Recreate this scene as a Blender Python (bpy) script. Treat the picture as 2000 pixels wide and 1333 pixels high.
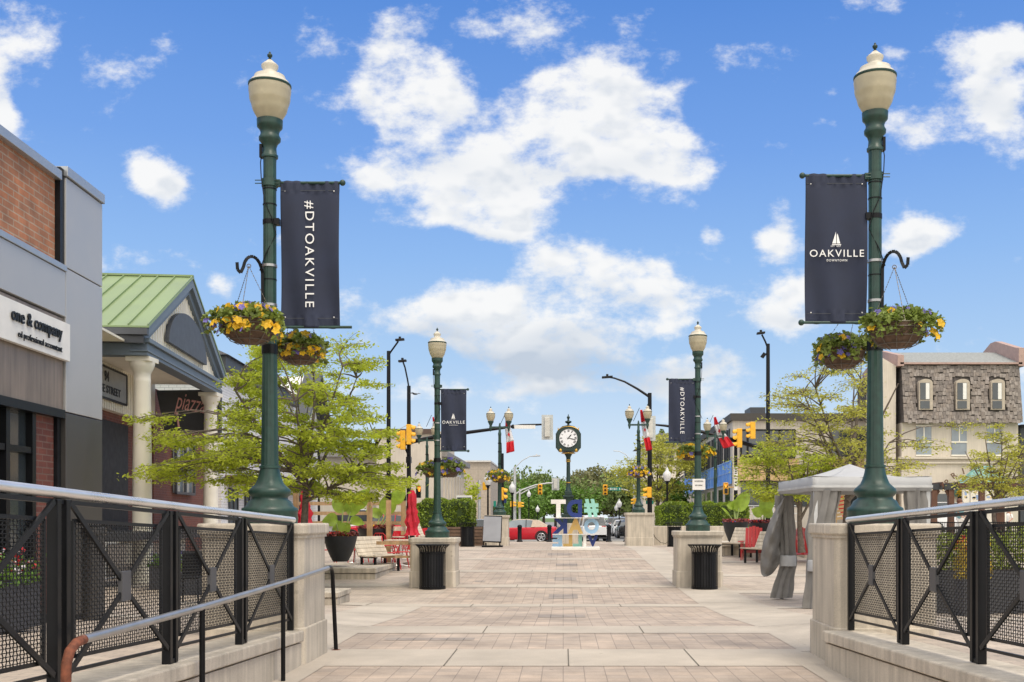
import bpy, math, random
import numpy as np
from mathutils import Vector, Matrix
R = math.radians
random.seed(7); rng = np.random.default_rng(7)
S = bpy.context.scene
for o in list(bpy.data.objects): bpy.data.objects.remove(o)

# ------------------------------------------------------------ camera
F, VX, VY, CZ = 2100.0, 1100.0, 1010.0, 1.55
cam = bpy.data.objects.new('camera', bpy.data.cameras.new('camera'))
S.collection.objects.link(cam); S.camera = cam
cam.location = (0, 0, CZ); cam.rotation_euler = (R(90), 0, 0)
cam.data.sensor_width = 36; cam.data.lens = F/2000*36
cam.data.shift_x = -(VX-1000)/2000; cam.data.shift_y = (VY-666.5)/2000
cam.data.clip_end = 4000; cam.data.clip_start = .05
# ------------------------------------------------------------ light
S.view_settings.view_transform = 'Standard'; S.view_settings.look = 'None'
S.view_settings.exposure = 0.55; S.view_settings.gamma = 1
SUN_EL, SUN_ROT = 62, 148
sd = bpy.data.lights.new('sun', 'SUN'); sd.energy = 1.4; sd.angle = R(20); sd.color = (1, .90, .76)
sun = bpy.data.objects.new('sun', sd); S.collection.objects.link(sun)
_e, _a = R(SUN_EL), R(SUN_ROT)
sdir = Vector((math.sin(_a)*math.cos(_e), math.cos(_a)*math.cos(_e), math.sin(_e)))
sun.rotation_euler = sdir.to_track_quat('Z', 'Y').to_euler()
W = bpy.data.worlds.new('World'); S.world = W; W.use_nodes = True
def NT(nt):
    nt.nodes.clear()
    def N(t, **k):
        n = nt.nodes.new(t)
        for a, b in k.items(): setattr(n, a, b)
        return n
    def L(a, b): nt.links.new(a, b)
    return N, L
def mth(N, L, op, a, b=None, c=None, clamp=False):
    n = N('ShaderNodeMath', operation=op, use_clamp=clamp)
    for i, v in enumerate((a, b, c)):
        if v is None: continue
        if isinstance(v, (int, float)): n.inputs[i].default_value = v
        else: L(v, n.inputs[i])
    return n.outputs[0]
# clouds: soft ellipses laid out by sky direction, broken up by noise
CL = [(5,95,85,95,1),(0,210,30,50,1),(290,325,45,45,.75),(338,368,55,50,.8),(205,515,22,22,.6),(405,560,50,40,.7),(505,160,34,50,.3),
 (805,105,95,110,1.1),(765,190,95,95,1),(850,200,80,100,1),(800,270,90,80,1),(720,340,90,40,.7),(860,320,130,70,1),
 (1105,175,110,90,1.1),(1180,235,150,100,1.2),(1040,265,150,90,1.1),(1280,290,110,75,1),(1350,335,60,45,.9),(1290,185,60,40,.5),(980,340,130,55,.9),(1010,400,75,45,.6),
 (955,60,50,55,.5),(1040,60,60,50,.55),(1145,33,70,22,.35),(880,412,95,40,1),(980,428,95,38,.9),(1165,402,50,25,.3),(1400,452,42,28,.75),(1280,355,30,18,.4),
 (1110,512,80,48,.85),(1210,535,110,55,.95),(1340,555,120,48,.9),(1260,500,60,30,.6),
 (860,625,130,50,1.2),(1000,615,150,62,1.4),(1130,620,150,58,1.4),(1270,620,90,36,1.0),(1000,680,210,42,1.25),(1200,725,250,38,1.25),(1060,750,120,26,.7),(1350,720,100,38,.6),
 (980,776,100,18,.5),(830,775,130,30,.6),(1530,600,110,60,.7),(1535,465,38,48,.9),(1790,458,80,48,1),(1590,560,50,30,.5),(1550,640,80,20,.4),
 (1785,255,60,45,.8),(1770,100,30,20,.5),(1905,120,100,85,.8),(1955,215,90,80,.8),(1985,90,60,50,.9),(1600,245,55,22,.32),(1525,285,45,14,.25),(1640,180,30,20,.2),
 (430,640,60,20,.3),(700,590,26,16,.3),(1500,780,180,30,.35),(1230,800,200,22,.35),(1130,850,260,20,.3)]
SH = [(1010,705,230,38,.9),(840,660,90,25,.5),(1230,735,240,28,.7),(1120,330,150,30,.35),(830,330,80,30,.3),(1100,775,160,14,.5),(1900,215,80,30,.4),(950,450,90,14,.35),(1200,575,120,18,.3),(1540,635,80,20,.4),(1500,790,160,15,.4),(1100,655,120,22,.4),(40,160,40,30,.2)]
def build_world():
    N, L = NT(W.node_tree)
    tc = N('ShaderNodeTexCoord'); sp = N('ShaderNodeSeparateXYZ'); L(tc.outputs['Generated'], sp.inputs[0])
    y = mth(N, L, 'MAXIMUM', mth(N, L, 'ABSOLUTE', sp.outputs['Y']), .12)
    cb = N('ShaderNodeCombineXYZ'); L(mth(N, L, 'DIVIDE', sp.outputs['X'], y), cb.inputs[0]); L(mth(N, L, 'DIVIDE', sp.outputs['Z'], y), cb.inputs[1])
    wn = N('ShaderNodeTexNoise'); wn.noise_dimensions = '2D'; wn.inputs['Scale'].default_value = 8; wn.inputs['Detail'].default_value = 2
    L(cb.outputs[0], wn.inputs['Vector'])
    ad = N('ShaderNodeVectorMath', operation='MULTIPLY_ADD'); L(wn.outputs['Color'], ad.inputs[0]); ad.inputs[1].default_value = (.07,.05,0); L(cb.outputs[0], ad.inputs[2])
    def field(lst, k):
        acc = None
        for (cx, cy, rx, ry, wt) in lst:
            sx, sy = F/rx/k, F/ry/k
            s2 = N('ShaderNodeVectorMath', operation='MULTIPLY_ADD'); L(ad.outputs[0], s2.inputs[0]); s2.inputs[1].default_value = (sx, sy, 0); s2.inputs[2].default_value = (-((cx-VX)/F+.035)*sx, -((VY-cy)/F+.025)*sy, 0)
            s3 = N('ShaderNodeVectorMath', operation='DOT_PRODUCT'); L(s2.outputs[0], s3.inputs[0]); L(s2.outputs[0], s3.inputs[1])
            e = mth(N, L, 'POWER', .27, s3.outputs['Value'])
            acc = mth(N, L, 'MULTIPLY', e, wt) if acc is None else mth(N, L, 'MULTIPLY_ADD', e, wt, acc)
        return acc
    acc = mth(N, L, 'MINIMUM', field(CL, .98), .86)
    def noise(off, det=9):
        sc_ = N('ShaderNodeVectorMath', operation='MULTIPLY'); L(cb.outputs[0], sc_.inputs[0]); sc_.inputs[1].default_value = (.85,1.35,1); v = sc_.outputs[0]
        if off:
            a = N('ShaderNodeVectorMath', operation='ADD'); L(v, a.inputs[0]); a.inputs[1].default_value = off; v = a.outputs[0]
        n1 = N('ShaderNodeTexNoise'); n1.noise_dimensions = '2D'; n1.inputs['Scale'].default_value = 13; n1.inputs['Detail'].default_value = det; n1.inputs['Roughness'].default_value = .64
        L(v, n1.inputs['Vector']); return n1.outputs['Fac']
    na = noise(None)
    d0 = mth(N, L, 'MULTIPLY_ADD', mth(N, L, 'SUBTRACT', na, .5), 2.75, acc)
    def ss(v, lo, hi):
        m = N('ShaderNodeMapRange', interpolation_type='SMOOTHSTEP'); L(v, m.inputs[0]); m.inputs[1].default_value = lo; m.inputs[2].default_value = hi; return m.outputs[0]
    mask = ss(d0, .22, 1.0)
    sky = N('ShaderNodeTexSky'); sky.sky_type = 'NISHITA'; sky.sun_disc = False; sky.sun_elevation = R(SUN_EL); sky.sun_rotation = R(SUN_ROT)
    sky.air_density = 1.0; sky.dust_density = .6; sky.ozone_density = 1.5
    skb = N('ShaderNodeVectorMath', operation='SCALE'); L(sky.outputs[0], skb.inputs[0]); skb.inputs['Scale'].default_value = .085
    rp = N('ShaderNodeValToRGB'); L(mth(N, L, 'MULTIPLY', sp.outputs['Z'], 1.6), rp.inputs[0])
    cr = rp.color_ramp; cr.elements[0].position = 0; cr.elements[0].color = (.60,.66,.70,1)
    cr.elements[1].position = 1; cr.elements[1].color = (.035,.115,.38,1)
    for p, c in SKYC:
        e = cr.elements.new(p); e.color = c
    mx = N('ShaderNodeMix', data_type='RGBA'); mx.inputs[0].default_value = .95; L(skb.outputs[0], mx.inputs[6]); L(rp.outputs[0], mx.inputs[7])
    shade = ss(mth(N, L, 'SUBTRACT', noise(None, 3), noise((-.006,.02,0), 3)), -.13, .08)
    dark = mth(N, L, 'MINIMUM', field(SH, 1.1), 1.0)
    inner = ss(d0, .7, 1.2)
    lit = mth(N, L, 'SUBTRACT', mth(N, L, 'SUBTRACT', 1.0, mth(N, L, 'MULTIPLY', mth(N, L, 'SUBTRACT', 1.0, shade), mth(N, L, 'MULTIPLY_ADD', inner, .34, .16))), mth(N, L, 'MULTIPLY', dark, .95))
    cc = N('ShaderNodeMix', data_type='RGBA'); L(lit, cc.inputs[0]); cc.inputs[6].default_value = (.38,.43,.50,1); cc.inputs[7].default_value = CLW
    m2 = N('ShaderNodeMix', data_type='RGBA'); L(mth(N, L, 'MULTIPLY', mask, .96), m2.inputs[0]); L(mx.outputs[2], m2.inputs[6]); L(cc.outputs[2], m2.inputs[7])
    # unseen bright cloud added overhead and behind the viewer as soft fill light
    far_ = mth(N, L, 'MAXIMUM', ss(mth(N, L, 'MULTIPLY', sp.outputs['Y'], -1.0), .05, .45), ss(sp.outputs['Z'], .52, .74))
    m3 = N('ShaderNodeMix', data_type='RGBA'); L(mth(N, L, 'MULTIPLY', far_, mth(N, L, 'MULTIPLY_ADD', na, .8, .5, clamp=True)), m3.inputs[0]); L(m2.outputs[2], m3.inputs[6]); m3.inputs[7].default_value = (1.12,1.07,1.0,1); m2 = m3
    bg = N('ShaderNodeBackground'); L(m2.outputs[2], bg.inputs[0]); bg.inputs[1].default_value = 1.0
    out = N('ShaderNodeOutputWorld'); L(bg.outputs[0], out.inputs[0])
    W.cycles.sampling_method = 'MANUAL'; W.cycles.sample_map_resolution = 256
SKYC = ((.08,(.47,.555,.64,1)),(.23,(.29,.43,.62,1)),(.37,(.195,.345,.61,1)),(.51,(.125,.26,.57,1)),(.69,(.072,.19,.50,1)))
CLW = (.66,.66,.655,1)
build_world()

# ------------------------------------------------------------ materials
MC = {}
def mat(name, col=(.5,.5,.5), rough=.6, metal=0, var=.12, scale=6, bump=0, bscale=80, spec=.5, trans=0, streak=0, kind=None, col2=None, bw=.2, bh=.07, mortar=(.35,.33,.3), msize=.008, offset=.5, emit=0, axis='v', stain=0):
    if name in MC: return MC[name]
    m = bpy.data.materials.new(name); m.use_nodes = True; MC[name] = m
    N, L = NT(m.node_tree)
    out = N('ShaderNodeOutputMaterial'); b = N('ShaderNodeBsdfPrincipled')
    b.inputs['Roughness'].default_value = rough; b.inputs['Metallic'].default_value = metal
    b.inputs['Specular IOR Level'].default_value = spec
    tc = N('ShaderNodeTexCoord')
    ns = N('ShaderNodeTexNoise'); ns.inputs['Scale'].default_value = scale; ns.inputs['Detail'].default_value = 6
    L(tc.outputs['Object'], ns.inputs['Vector'])
    def mulv(cin, fac, lo, hi):
        mr = N('ShaderNodeMapRange'); L(fac, mr.inputs[0]); mr.inputs[1].default_value = .3; mr.inputs[2].default_value = .7
        mr.inputs[3].default_value = lo; mr.inputs[4].default_value = hi
        v = N('ShaderNodeVectorMath', operation='SCALE'); L(mr.outputs[0], v.inputs['Scale'])
        if isinstance(cin, tuple): v.inputs[0].default_value = cin
        else: L(cin, v.inputs[0])
        return v.outputs[0]
    c = tuple(col)
    hgt = None
    if kind == 'brick':
        sp = N('ShaderNodeSeparateXYZ'); L(tc.outputs['Object'], sp.inputs[0]); cb = N('ShaderNodeCombineXYZ')
        if axis == 'g': L(sp.outputs[0], cb.inputs[0]); L(sp.outputs[1], cb.inputs[1])
        else: L(mth(N, L, 'ADD', sp.outputs[0], sp.outputs[1]), cb.inputs[0]); L(sp.outputs[2], cb.inputs[1])
        bt = N('ShaderNodeTexBrick'); L(cb.outputs[0], bt.inputs['Vector']); bt.offset = offset
        bt.inputs['Scale'].default_value = 1; bt.inputs['Brick Width'].default_value = bw; bt.inputs['Row Height'].default_value = bh
        bt.inputs['Mortar Size'].default_value = msize; bt.inputs['Mortar Smooth'].default_value = .3
        bt.inputs['Color1'].default_value = (*col, 1); bt.inputs['Color2'].default_value = (*(col2 or col), 1); bt.inputs['Mortar'].default_value = (*mortar, 1)
        c = bt.outputs['Color']; hgt = bt.outputs['Fac']
    c = mulv(c, ns.outputs['Fac'], 1-var, 1+var)
    if stain:
        n2 = N('ShaderNodeTexNoise'); n2.inputs['Scale'].default_value = .55; n2.inputs['Detail'].default_value = 8; n2.inputs['Roughness'].default_value = .7; L(tc.outputs['Object'], n2.inputs['Vector'])
        c = mulv(c, n2.outputs['Fac'], 1-stain, 1+stain*.6)
        n5 = N('ShaderNodeTexNoise'); n5.inputs['Scale'].default_value = 90; n5.inputs['Detail'].default_value = 2; L(tc.outputs['Object'], n5.inputs['Vector'])
        c = mulv(c, n5.outputs['Fac'], .9, 1.08)
        vo = N('ShaderNodeTexVoronoi'); vo.inputs['Scale'].default_value = 2.6; L(tc.outputs['Object'], vo.inputs['Vector'])
        gm_ = N('ShaderNodeMapRange'); L(vo.outputs['Distance'], gm_.inputs[0]); gm_.inputs[1].default_value = .035; gm_.inputs[2].default_value = .07; gm_.inputs[3].default_value = .74; gm_.inputs[4].default_value = 1
        vg_ = N('ShaderNodeVectorMath', operation='SCALE'); L(c, vg_.inputs[0]); L(gm_.outputs[0], vg_.inputs['Scale']); c = vg_.outputs[0]
    if streak:
        mp = N('ShaderNodeMapping'); mp.inputs['Scale'].default_value = (9, 9, .7); L(tc.outputs['Object'], mp.inputs[0])
        n3 = N('ShaderNodeTexNoise'); n3.inputs['Scale'].default_value = 1.5; n3.inputs['Detail'].default_value = 5; L(mp.outputs[0], n3.inputs['Vector'])
        c = mulv(c, n3.outputs['Fac'], 1-streak, 1+streak*.5)
    L(c, b.inputs['Base Color'])
    rn = N('ShaderNodeMapRange'); L(ns.outputs['Fac'], rn.inputs[0]); rn.inputs[3].default_value = max(0, rough-.12); rn.inputs[4].default_value = min(1, rough+.12); L(rn.outputs[0], b.inputs['Roughness'])
    if bump or hgt:
        bp = N('ShaderNodeBump'); bp.inputs['Distance'].default_value = .004; bp.inputs['Strength'].default_value = max(bump, .35) if hgt else bump
        n4 = N('ShaderNodeTexNoise'); n4.inputs['Scale'].default_value = bscale; n4.inputs['Detail'].default_value = 4; L(tc.outputs['Object'], n4.inputs['Vector'])
        h = n4.outputs['Fac']
        if hgt: h = mth(N, L, 'SUBTRACT', mth(N, L, 'MULTIPLY', h, .5), hgt)
        L(h, bp.inputs['Height']); L(bp.outputs[0], b.inputs['Normal'])
    if emit:
        b.inputs['Emission Color'].default_value = (*col, 1); b.inputs['Emission Strength'].default_value = emit
    if trans:
        t = N('ShaderNodeBsdfTranslucent'); L(c, t.inputs[0]); ms = N('ShaderNodeMixShader'); ms.inputs[0].default_value = trans
        L(b.outputs[0], ms.inputs[1]); L(t.outputs[0], ms.inputs[2]); L(ms.outputs[0], out.inputs[0])
    else: L(b.outputs[0], out.inputs[0])
    return m
green = mat('green_paint', (.019,.056,.044), .42, var=.25, scale=14, bump=.05, bscale=25, streak=.25)
darkgreen = mat('dark_green_paint', (.010,.032,.026), .35, var=.25)
gold = mat('gold_paint', (.55,.34,.06), .35, metal=.6)
black = mat('black_paint', (.004,.0045,.006), .38, var=.3, spec=.25)
satin = mat('dark_steel', (.008,.009,.011), .45, spec=.3, var=.3)
steel = mat('brushed_steel', (.78,.77,.75), .3, metal=.7, var=.08, scale=3)
steel2 = mat('worn_steel', (.40,.40,.40), .32, metal=.7, var=.15)
rust = mat('rust', (.17,.055,.028), .8, var=.5, scale=30, bump=.4)
plate = mat('grey_plate', (.10,.10,.105), .5, metal=.3)
conc = mat('cast_concrete', (.56,.50,.41), .85, var=.10, scale=3, bump=.35, bscale=120, streak=.22, stain=.12)
conc_d = mat('weathered_concrete', (.46,.41,.335), .9, var=.16, scale=2, bump=.4, bscale=90, streak=.35, stain=.15)
pave = mat('clay_pavers', (.46,.37,.295), .85, var=.14, scale=2.2, kind='brick', col2=(.385,.32,.265), bw=.186, bh=.187, msize=.005, mortar=(.27,.225,.19), offset=0, axis='g', stain=.22, bump=.3)
pave2 = mat('grey_clay_pavers', (.50,.42,.34), .85, var=.12, scale=2.2, kind='brick', col2=(.43,.36,.30), bw=.2, bh=.1, msize=.005, mortar=(.26,.23,.2), offset=.5, axis='g', stain=.18, bump=.3)
slab = mat('concrete_slab', (.475,.42,.35), .88, var=.08, scale=1.6, bump=.25, bscale=150, stain=.2)
joint = mat('slab_joint', (.14,.125,.10), .9)
asphalt = mat('asphalt', (.23,.225,.22), .9, var=.12, scale=.7, bump=.3, bscale=120, stain=.12)
grassm = mat('grass_ground', (.10,.16,.04), .9, var=.3, scale=1.2)
globe = mat('acorn_globe', (.72,.65,.48), .25, var=.14, scale=5, trans=.5)
globe_top = mat('acorn_lid', (.74,.69,.58), .35, var=.06, trans=.25)
white_globe = mat('white_globe', (.85,.85,.84), .3, trans=.3, var=.03)
navy = mat('navy_fabric', (.026,.033,.062), .85, var=.14, scale=4, bump=.5, bscale=6)
whitep = mat('white_print', (.85,.85,.85), .6, var=.03)
whitepaint = mat('white_paint', (.78,.77,.73), .5, var=.05)
cream = mat('cream_siding', (.80,.76,.66), .6, var=.05, scale=3)
creamwall = mat('cream_stucco', (.62,.56,.47), .85, var=.06, scale=1.5, bump=.2, streak=.1)
beigewall = mat('beige_stucco', (.55,.50,.43), .85, var=.07, scale=1.2, bump=.2, streak=.12)
sandwall = mat('sandstone_panels', (.46,.39,.31), .85, kind='brick', col2=(.43,.37,.3), bw=1.2, bh=.8, msize=.012, mortar=(.33,.28,.23), offset=0)
greypanel = mat('grey_metal_panel', (.46,.455,.45), .38, metal=.35, var=.04, scale=2)
greypanel_d = mat('dark_metal_and_reflection', (.085,.08,.076), .34, metal=.5, var=.08, scale=1.5)
woodpanel = mat('taupe_wood_panel', (.23,.185,.15), .45, var=.25, scale=1.2, streak=.3)
orangebrick = mat('orange_brick', (.42,.17,.085), .85, kind='brick', col2=(.31,.15,.09), bw=.24, bh=.08, msize=.009, mortar=(.36,.27,.2), var=.25, scale=5)
redbrick = mat('red_brick', (.17,.05,.032), .85, kind='brick', col2=(.12,.038,.028), bw=.22, bh=.075, msize=.009, mortar=(.16,.09,.07), var=.2)  # porch shade is put into this darkened brick colour
whitebrick = mat('white_brick', (.80,.80,.80), .7, kind='brick', col2=(.76,.77,.78), bw=.3, bh=.1, msize=.012, mortar=(.55,.56,.58), var=.05)
shingle = mat('shingle_shadow_backing', (.10,.088,.08), .9, kind='brick', col2=(.07,.06,.055), bw=.17, bh=.26, msize=.018, mortar=(.055,.05,.05), var=.4, scale=3, bump=.8, offset=.4)
slate = mat('slate_roof', (.20,.20,.21), .8, kind='brick', col2=(.15,.15,.165), bw=.3, bh=.14, msize=.01, mortar=(.09,.09,.1), var=.2)
greyroof = mat('asphalt_roof', (.27,.285,.28), .9, var=.22, scale=9)
pinktrim = mat('terracotta_trim', (.42,.29,.25), .7)
greenroof = mat('green_metal_roof', (.22,.30,.14), .42, metal=.1, var=.08, scale=1)
copper = mat('verdigris_copper', (.22,.42,.37), .55, var=.2)
bluetrim = mat('slate_blue_trim', (.135,.175,.22), .5, var=.06)
charcoal = mat('charcoal_board', (.055,.06,.07), .5, var=.1)
glass = mat('window_glass', (.035,.045,.05), .06, spec=1, var=.3, scale=1)
glass2 = mat('pale_window_glass', (.20,.24,.27), .08, spec=1, var=.35, scale=.8)
bluefilm = mat('blue_protective_film', (.11,.32,.82), .45, var=.15, scale=2)
plywood = mat('plywood', (.56,.39,.20), .7, var=.12, scale=2)
wood = mat('cedar_wood', (.42,.27,.14), .7, var=.2, streak=.3)
brownwood = mat('brown_stained_wood', (.15,.075,.05), .7, var=.25)
boxwood = mat('brown_box_wood', (.14,.085,.055), .7, var=.25)
slatw = mat('bleached_slats', (.66,.58,.46), .7, var=.14, streak=.2)
redp = mat('red_plastic', (.52,.035,.04), .35, var=.1)
redfab = mat('red_fabric', (.50,.015,.035), .75, var=.2, bump=.5, bscale=12)
greyfab = mat('grey_canvas', (.28,.27,.255), .85, var=.12, scale=5, bump=.4, bscale=10, trans=.25)
lightfab = mat('light_grey_canvas', (.50,.51,.52), .8, var=.04, trans=.15)
pot = mat('black_pot', (.016,.018,.022), .5, var=.2)
soil = mat('soil', (.05,.03,.02), .95, var=.4, scale=30)
bark = mat('locust_bark', (.13,.105,.085), .9, var=.35, scale=14, bump=.8, bscale=30)
leaf_y = mat('locust_leaf', (.46,.53,.05), .5, var=.38, scale=2.4, trans=.5)
leaf_y2 = mat('young_locust_leaf', (.50,.50,.08), .5, var=.38, scale=2.4, trans=.4)
leaf_g = mat('green_leaf', (.13,.24,.03), .5, var=.45, scale=3, trans=.3)
leaf_d = mat('dark_leaf', (.06,.13,.03), .55, var=.5, scale=1, trans=.25)
leaf_h = mat('hedge_leaf', (.19,.27,.02), .5, var=.4, scale=2.5, trans=.25)
leaf_b = mat('basket_leaf', (.20,.26,.05), .5, var=.45, scale=12, trans=.3)
leaf_far = mat('distant_leaf', (.17,.23,.06), .6, var=.4, scale=.5, trans=.25)
leaf_far2 = mat('distant_olive_leaf', (.21,.21,.09), .6, var=.35, scale=.5, trans=.25)
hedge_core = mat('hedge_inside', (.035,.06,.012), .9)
elephant = mat('elephant_ear_leaf', (.33,.47,.06), .4, var=.3, scale=5, trans=.4)
stemm = mat('pale_stem', (.36,.46,.16), .5)
yel = mat('yellow_petal', (.80,.50,.02), .55, trans=.3, var=.15)
pur = mat('violet_petal', (.20,.17,.52), .55, trans=.3, var=.3)
redfl = mat('red_petal', (.55,.03,.03), .55, trans=.2)
whifl = mat('white_petal', (.8,.75,.78), .55, trans=.2)
maroon = mat('coleus_leaf', (.20,.045,.04), .6, var=.5, scale=20)
coir = mat('coir_liner', (.11,.07,.048), .95, var=.35, scale=25, bump=1, bscale=50)
wire = mat('wire', (.16,.14,.12), .5, metal=.6)
yellowbox = mat('signal_yellow', (.80,.42,.02), .45, var=.08)
grayback = mat('signal_grey', (.50,.52,.51), .5, metal=.2)
lampred = mat('signal_lens_dark', (.08,.02,.01), .3)
orangelit = mat('walk_signal_orange', (1,.32,.03), .5, emit=.8)
galv = mat('galvanised', (.55,.56,.56), .45, metal=.3)
tyre = mat('tyre_rubber', (.02,.02,.02), .8)
alloy = mat('alloy', (.6,.6,.62), .3, metal=.8)
carred = mat('red_car_paint', (.55,.015,.03), .18, var=.03)
carwhite = mat('white_car_paint', (.74,.75,.76), .2, var=.02)
carsilver = mat('silver_car_paint', (.40,.42,.44), .25, metal=.5, var=.03)
cardark = mat('dark_car_paint', (.03,.03,.035), .2, var=.03)
beigetop = mat('beige_soft_top', (.52,.42,.33), .8)
taillamp = mat('tail_lamp', (.45,.02,.02), .2)
flagred = mat('flag_red', (.68,.02,.035), .7, trans=.2); flagwhite = mat('flag_white', (.82,.82,.83), .7, trans=.2)
flagblue = mat('flag_blue', (.01,.04,.35), .7)
Lnavy = mat('sign_navy', (.012,.035,.19), .4, var=.04); Lmint = mat('sign_mint', (.30,.62,.53), .4, var=.04)
Lyel = mat('sign_mustard', (.66,.44,.14), .4, var=.04); Lblue = mat('sign_sky_blue', (.34,.56,.78), .4, var=.04); Lwhite = mat('sign_white', (.80,.78,.74), .4, var=.04)
clockface = mat('clock_face', (.80,.81,.83), .35, var=.02)
signgreen = mat('road_sign_green', (.0,.22,.16), .5)
pink = mat('pink_neon_letters', (.85,.45,.43), .5); signgrey = mat('grey_sign_board', (.33,.34,.34), .4, metal=.4)
skin = mat('skin', (.50,.29,.21), .6); hair = mat('brown_hair', (.14,.06,.035), .7); teal = mat('teal_cloth', (.18,.36,.40), .8)
screen = mat('poster_sleeve', (.36,.38,.42), .15, var=.12, scale=1.5)

# ------------------------------------------------------------ mesh helpers
WO = {}   # world offset of every parent
class MB:
    def __init__(s): s.v = []; s.f = []; s.m = []
    def add(s, vs, fs, mi=0):
        o = len(s.v); s.v += [tuple(p) for p in vs]; s.f += [tuple(i+o for i in f) for f in fs]; s.m += [mi]*len(fs); return s
    def box(s, x0, x1, y0, y1, z0, z1, mi=0):
        vs = [(x,y,z) for z in (z0,z1) for y in (y0,y1) for x in (x0,x1)]
        return s.add(vs, [(0,2,3,1),(4,5,7,6),(0,1,5,4),(2,6,7,3),(0,4,6,2),(1,3,7,5)], mi)
    def obox(s, c, a, b, d, mi=0):      # centre and three half-axis vectors
        c, a, b, d = map(Vector, (c, a, b, d))
        vs = [c+i*a+j*b+k*d for k in (-1,1) for j in (-1,1) for i in (-1,1)]
        return s.add(vs, [(0,2,3,1),(4,5,7,6),(0,1,5,4),(2,6,7,3),(0,4,6,2),(1,3,7,5)], mi)
    def bar(s, p, q, w, h, mi=0, up=(0,0,1)):
        p, q = Vector(p), Vector(q); d = (q-p); n = d.normalized(); u = Vector(up)
        if abs(n.dot(u)) > .98: u = Vector((0,1,0))
        x = n.cross(u).normalized(); z = x.cross(n)
        return s.obox((p+q)/2, d/2, x*w/2, z*h/2, mi)
    def tube(s, pts, r, n=8, mi=0, cap=True):
        pts = [Vector(p) for p in pts]; rs = r if isinstance(r, (list, tuple)) else [r]*len(pts)
        vs = []; fs = []; u = None
        for i, p in enumerate(pts):
            t = (pts[min(i+1, len(pts)-1)]-pts[max(i-1, 0)]).normalized()
            if u is None:
                u = t.cross(Vector((0,0,1)));
                if u.length < .05: u = t.cross(Vector((0,1,0)))
            u = (u - t*u.dot(t)).normalized(); w = t.cross(u)
            for k in range(n):
                a = 2*math.pi*k/n; vs.append(p+(u*math.cos(a)+w*math.sin(a))*rs[i])
        for i in range(len(pts)-1):
            for k in range(n): a = i*n+k; b = i*n+(k+1) % n; fs.append((a, b, b+n, a+n))
        if cap: fs += [tuple(range(n))[::-1], tuple(range((len(pts)-1)*n, len(pts)*n))]
        return s.add(vs, fs, mi)
    def lathe(s, prof, c=(0,0,0), n=24, mi=0, flute=None):      # prof: (radius, z)
        vs = []; fs = []
        for (r, z) in prof:
            for k in range(n):
                a = 2*math.pi*k/n; rr = r*(flute(k, r, z) if flute else 1)
                vs.append((c[0]+rr*math.cos(a), c[1]+rr*math.sin(a), c[2]+z))
        for i in range(len(prof)-1):
            for k in range(n): a = i*n+k; b = i*n+(k+1) % n; fs.append((a, b, b+n, a+n))
        fs += [tuple(range(n))[::-1], tuple(range((len(prof)-1)*n, len(prof)*n))]
        return s.add(vs, fs, mi)
    def prism(s, poly, off, mi=0):      # poly of 3-D points, extruded by off
        poly = [Vector(p) for p in poly]; off = Vector(off); n = len(poly)
        return s.add(poly+[p+off for p in poly], [tuple(range(n))[::-1], tuple(range(n, 2*n))]+[(i, (i+1) % n, (i+1) % n+n, i+n) for i in range(n)], mi)
    def ball(s, c, r, n=10, mi=0):
        r = (r,r,r) if isinstance(r, (int,float)) else r; vs = []; fs = []; m = n//2+1
        for i in range(m+1):
            t = math.pi*i/m
            for k in range(n): a = 2*math.pi*k/n; vs.append((c[0]+r[0]*math.sin(t)*math.cos(a), c[1]+r[1]*math.sin(t)*math.sin(a), c[2]+r[2]*math.cos(t)))
        for i in range(m):
            for k in range(n): a = i*n+k; b = i*n+(k+1) % n; fs.append((a, a+n, b+n, b))
        return s.add(vs, fs, mi)
    def sheet(s, fn, nu, nv, mi=0):
        vs = [fn(i/nu, j/nv) for j in range(nv+1) for i in range(nu+1)]
        fs = [(j*(nu+1)+i, j*(nu+1)+i+1, (j+1)*(nu+1)+i+1, (j+1)*(nu+1)+i) for j in range(nv) for i in range(nu)]
        return s.add(vs, fs, mi)
    def build(s, name, mats, parent=None, smooth=False, world=True, loc=None, bevel=0, thick=0, local=False):
        mats = mats if isinstance(mats, (list, tuple)) else [mats]
        off = Vector((0,0,0))
        if parent is not None and world: off = WO[parent.name]
        if parent is None and loc is not None and not local: off = Vector(loc)
        me = bpy.data.meshes.new(name); me.from_pydata([tuple(Vector(p)-off) for p in s.v], [], s.f)
        for m in mats: me.materials.append(m)
        if len(mats) > 1: me.polygons.foreach_set('material_index', s.m)
        if smooth:
            me.polygons.foreach_set('use_smooth', [True]*len(me.polygons))
            try: me.set_sharp_from_angle(angle=R(smooth if smooth > 1 else 40))
            except Exception: pass
        me.update(); o = bpy.data.objects.new(name, me); S.collection.objects.link(o)
        if parent is not None:
            o.parent = parent; WO[o.name] = WO.get(parent.name, Vector((0,0,0))) if world else Vector((0,0,0))
            WO[o.name] = Vector(WO[o.name])
        elif loc is not None: o.location = loc; WO[o.name] = Vector(loc)
        else: WO[o.name] = Vector((0,0,0))
        if bevel:
            b = o.modifiers.new('bevel', 'BEVEL'); b.width = bevel; b.segments = 2; b.limit_method = 'ANGLE'
        if thick:
            b = o.modifiers.new('thick', 'SOLIDIFY'); b.thickness = thick; b.offset = 0
        return o
def thing(name, label, cat, loc=(0,0,0), group=None, rz=0):
    o = bpy.data.objects.new(name, None); S.collection.objects.link(o); o.location = loc; o.rotation_euler = (0,0,rz)
    o.empty_display_size = .2; o['label'] = label; o['category'] = cat
    if group: o['group'] = group
    WO[o.name] = Vector(loc); return o
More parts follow.
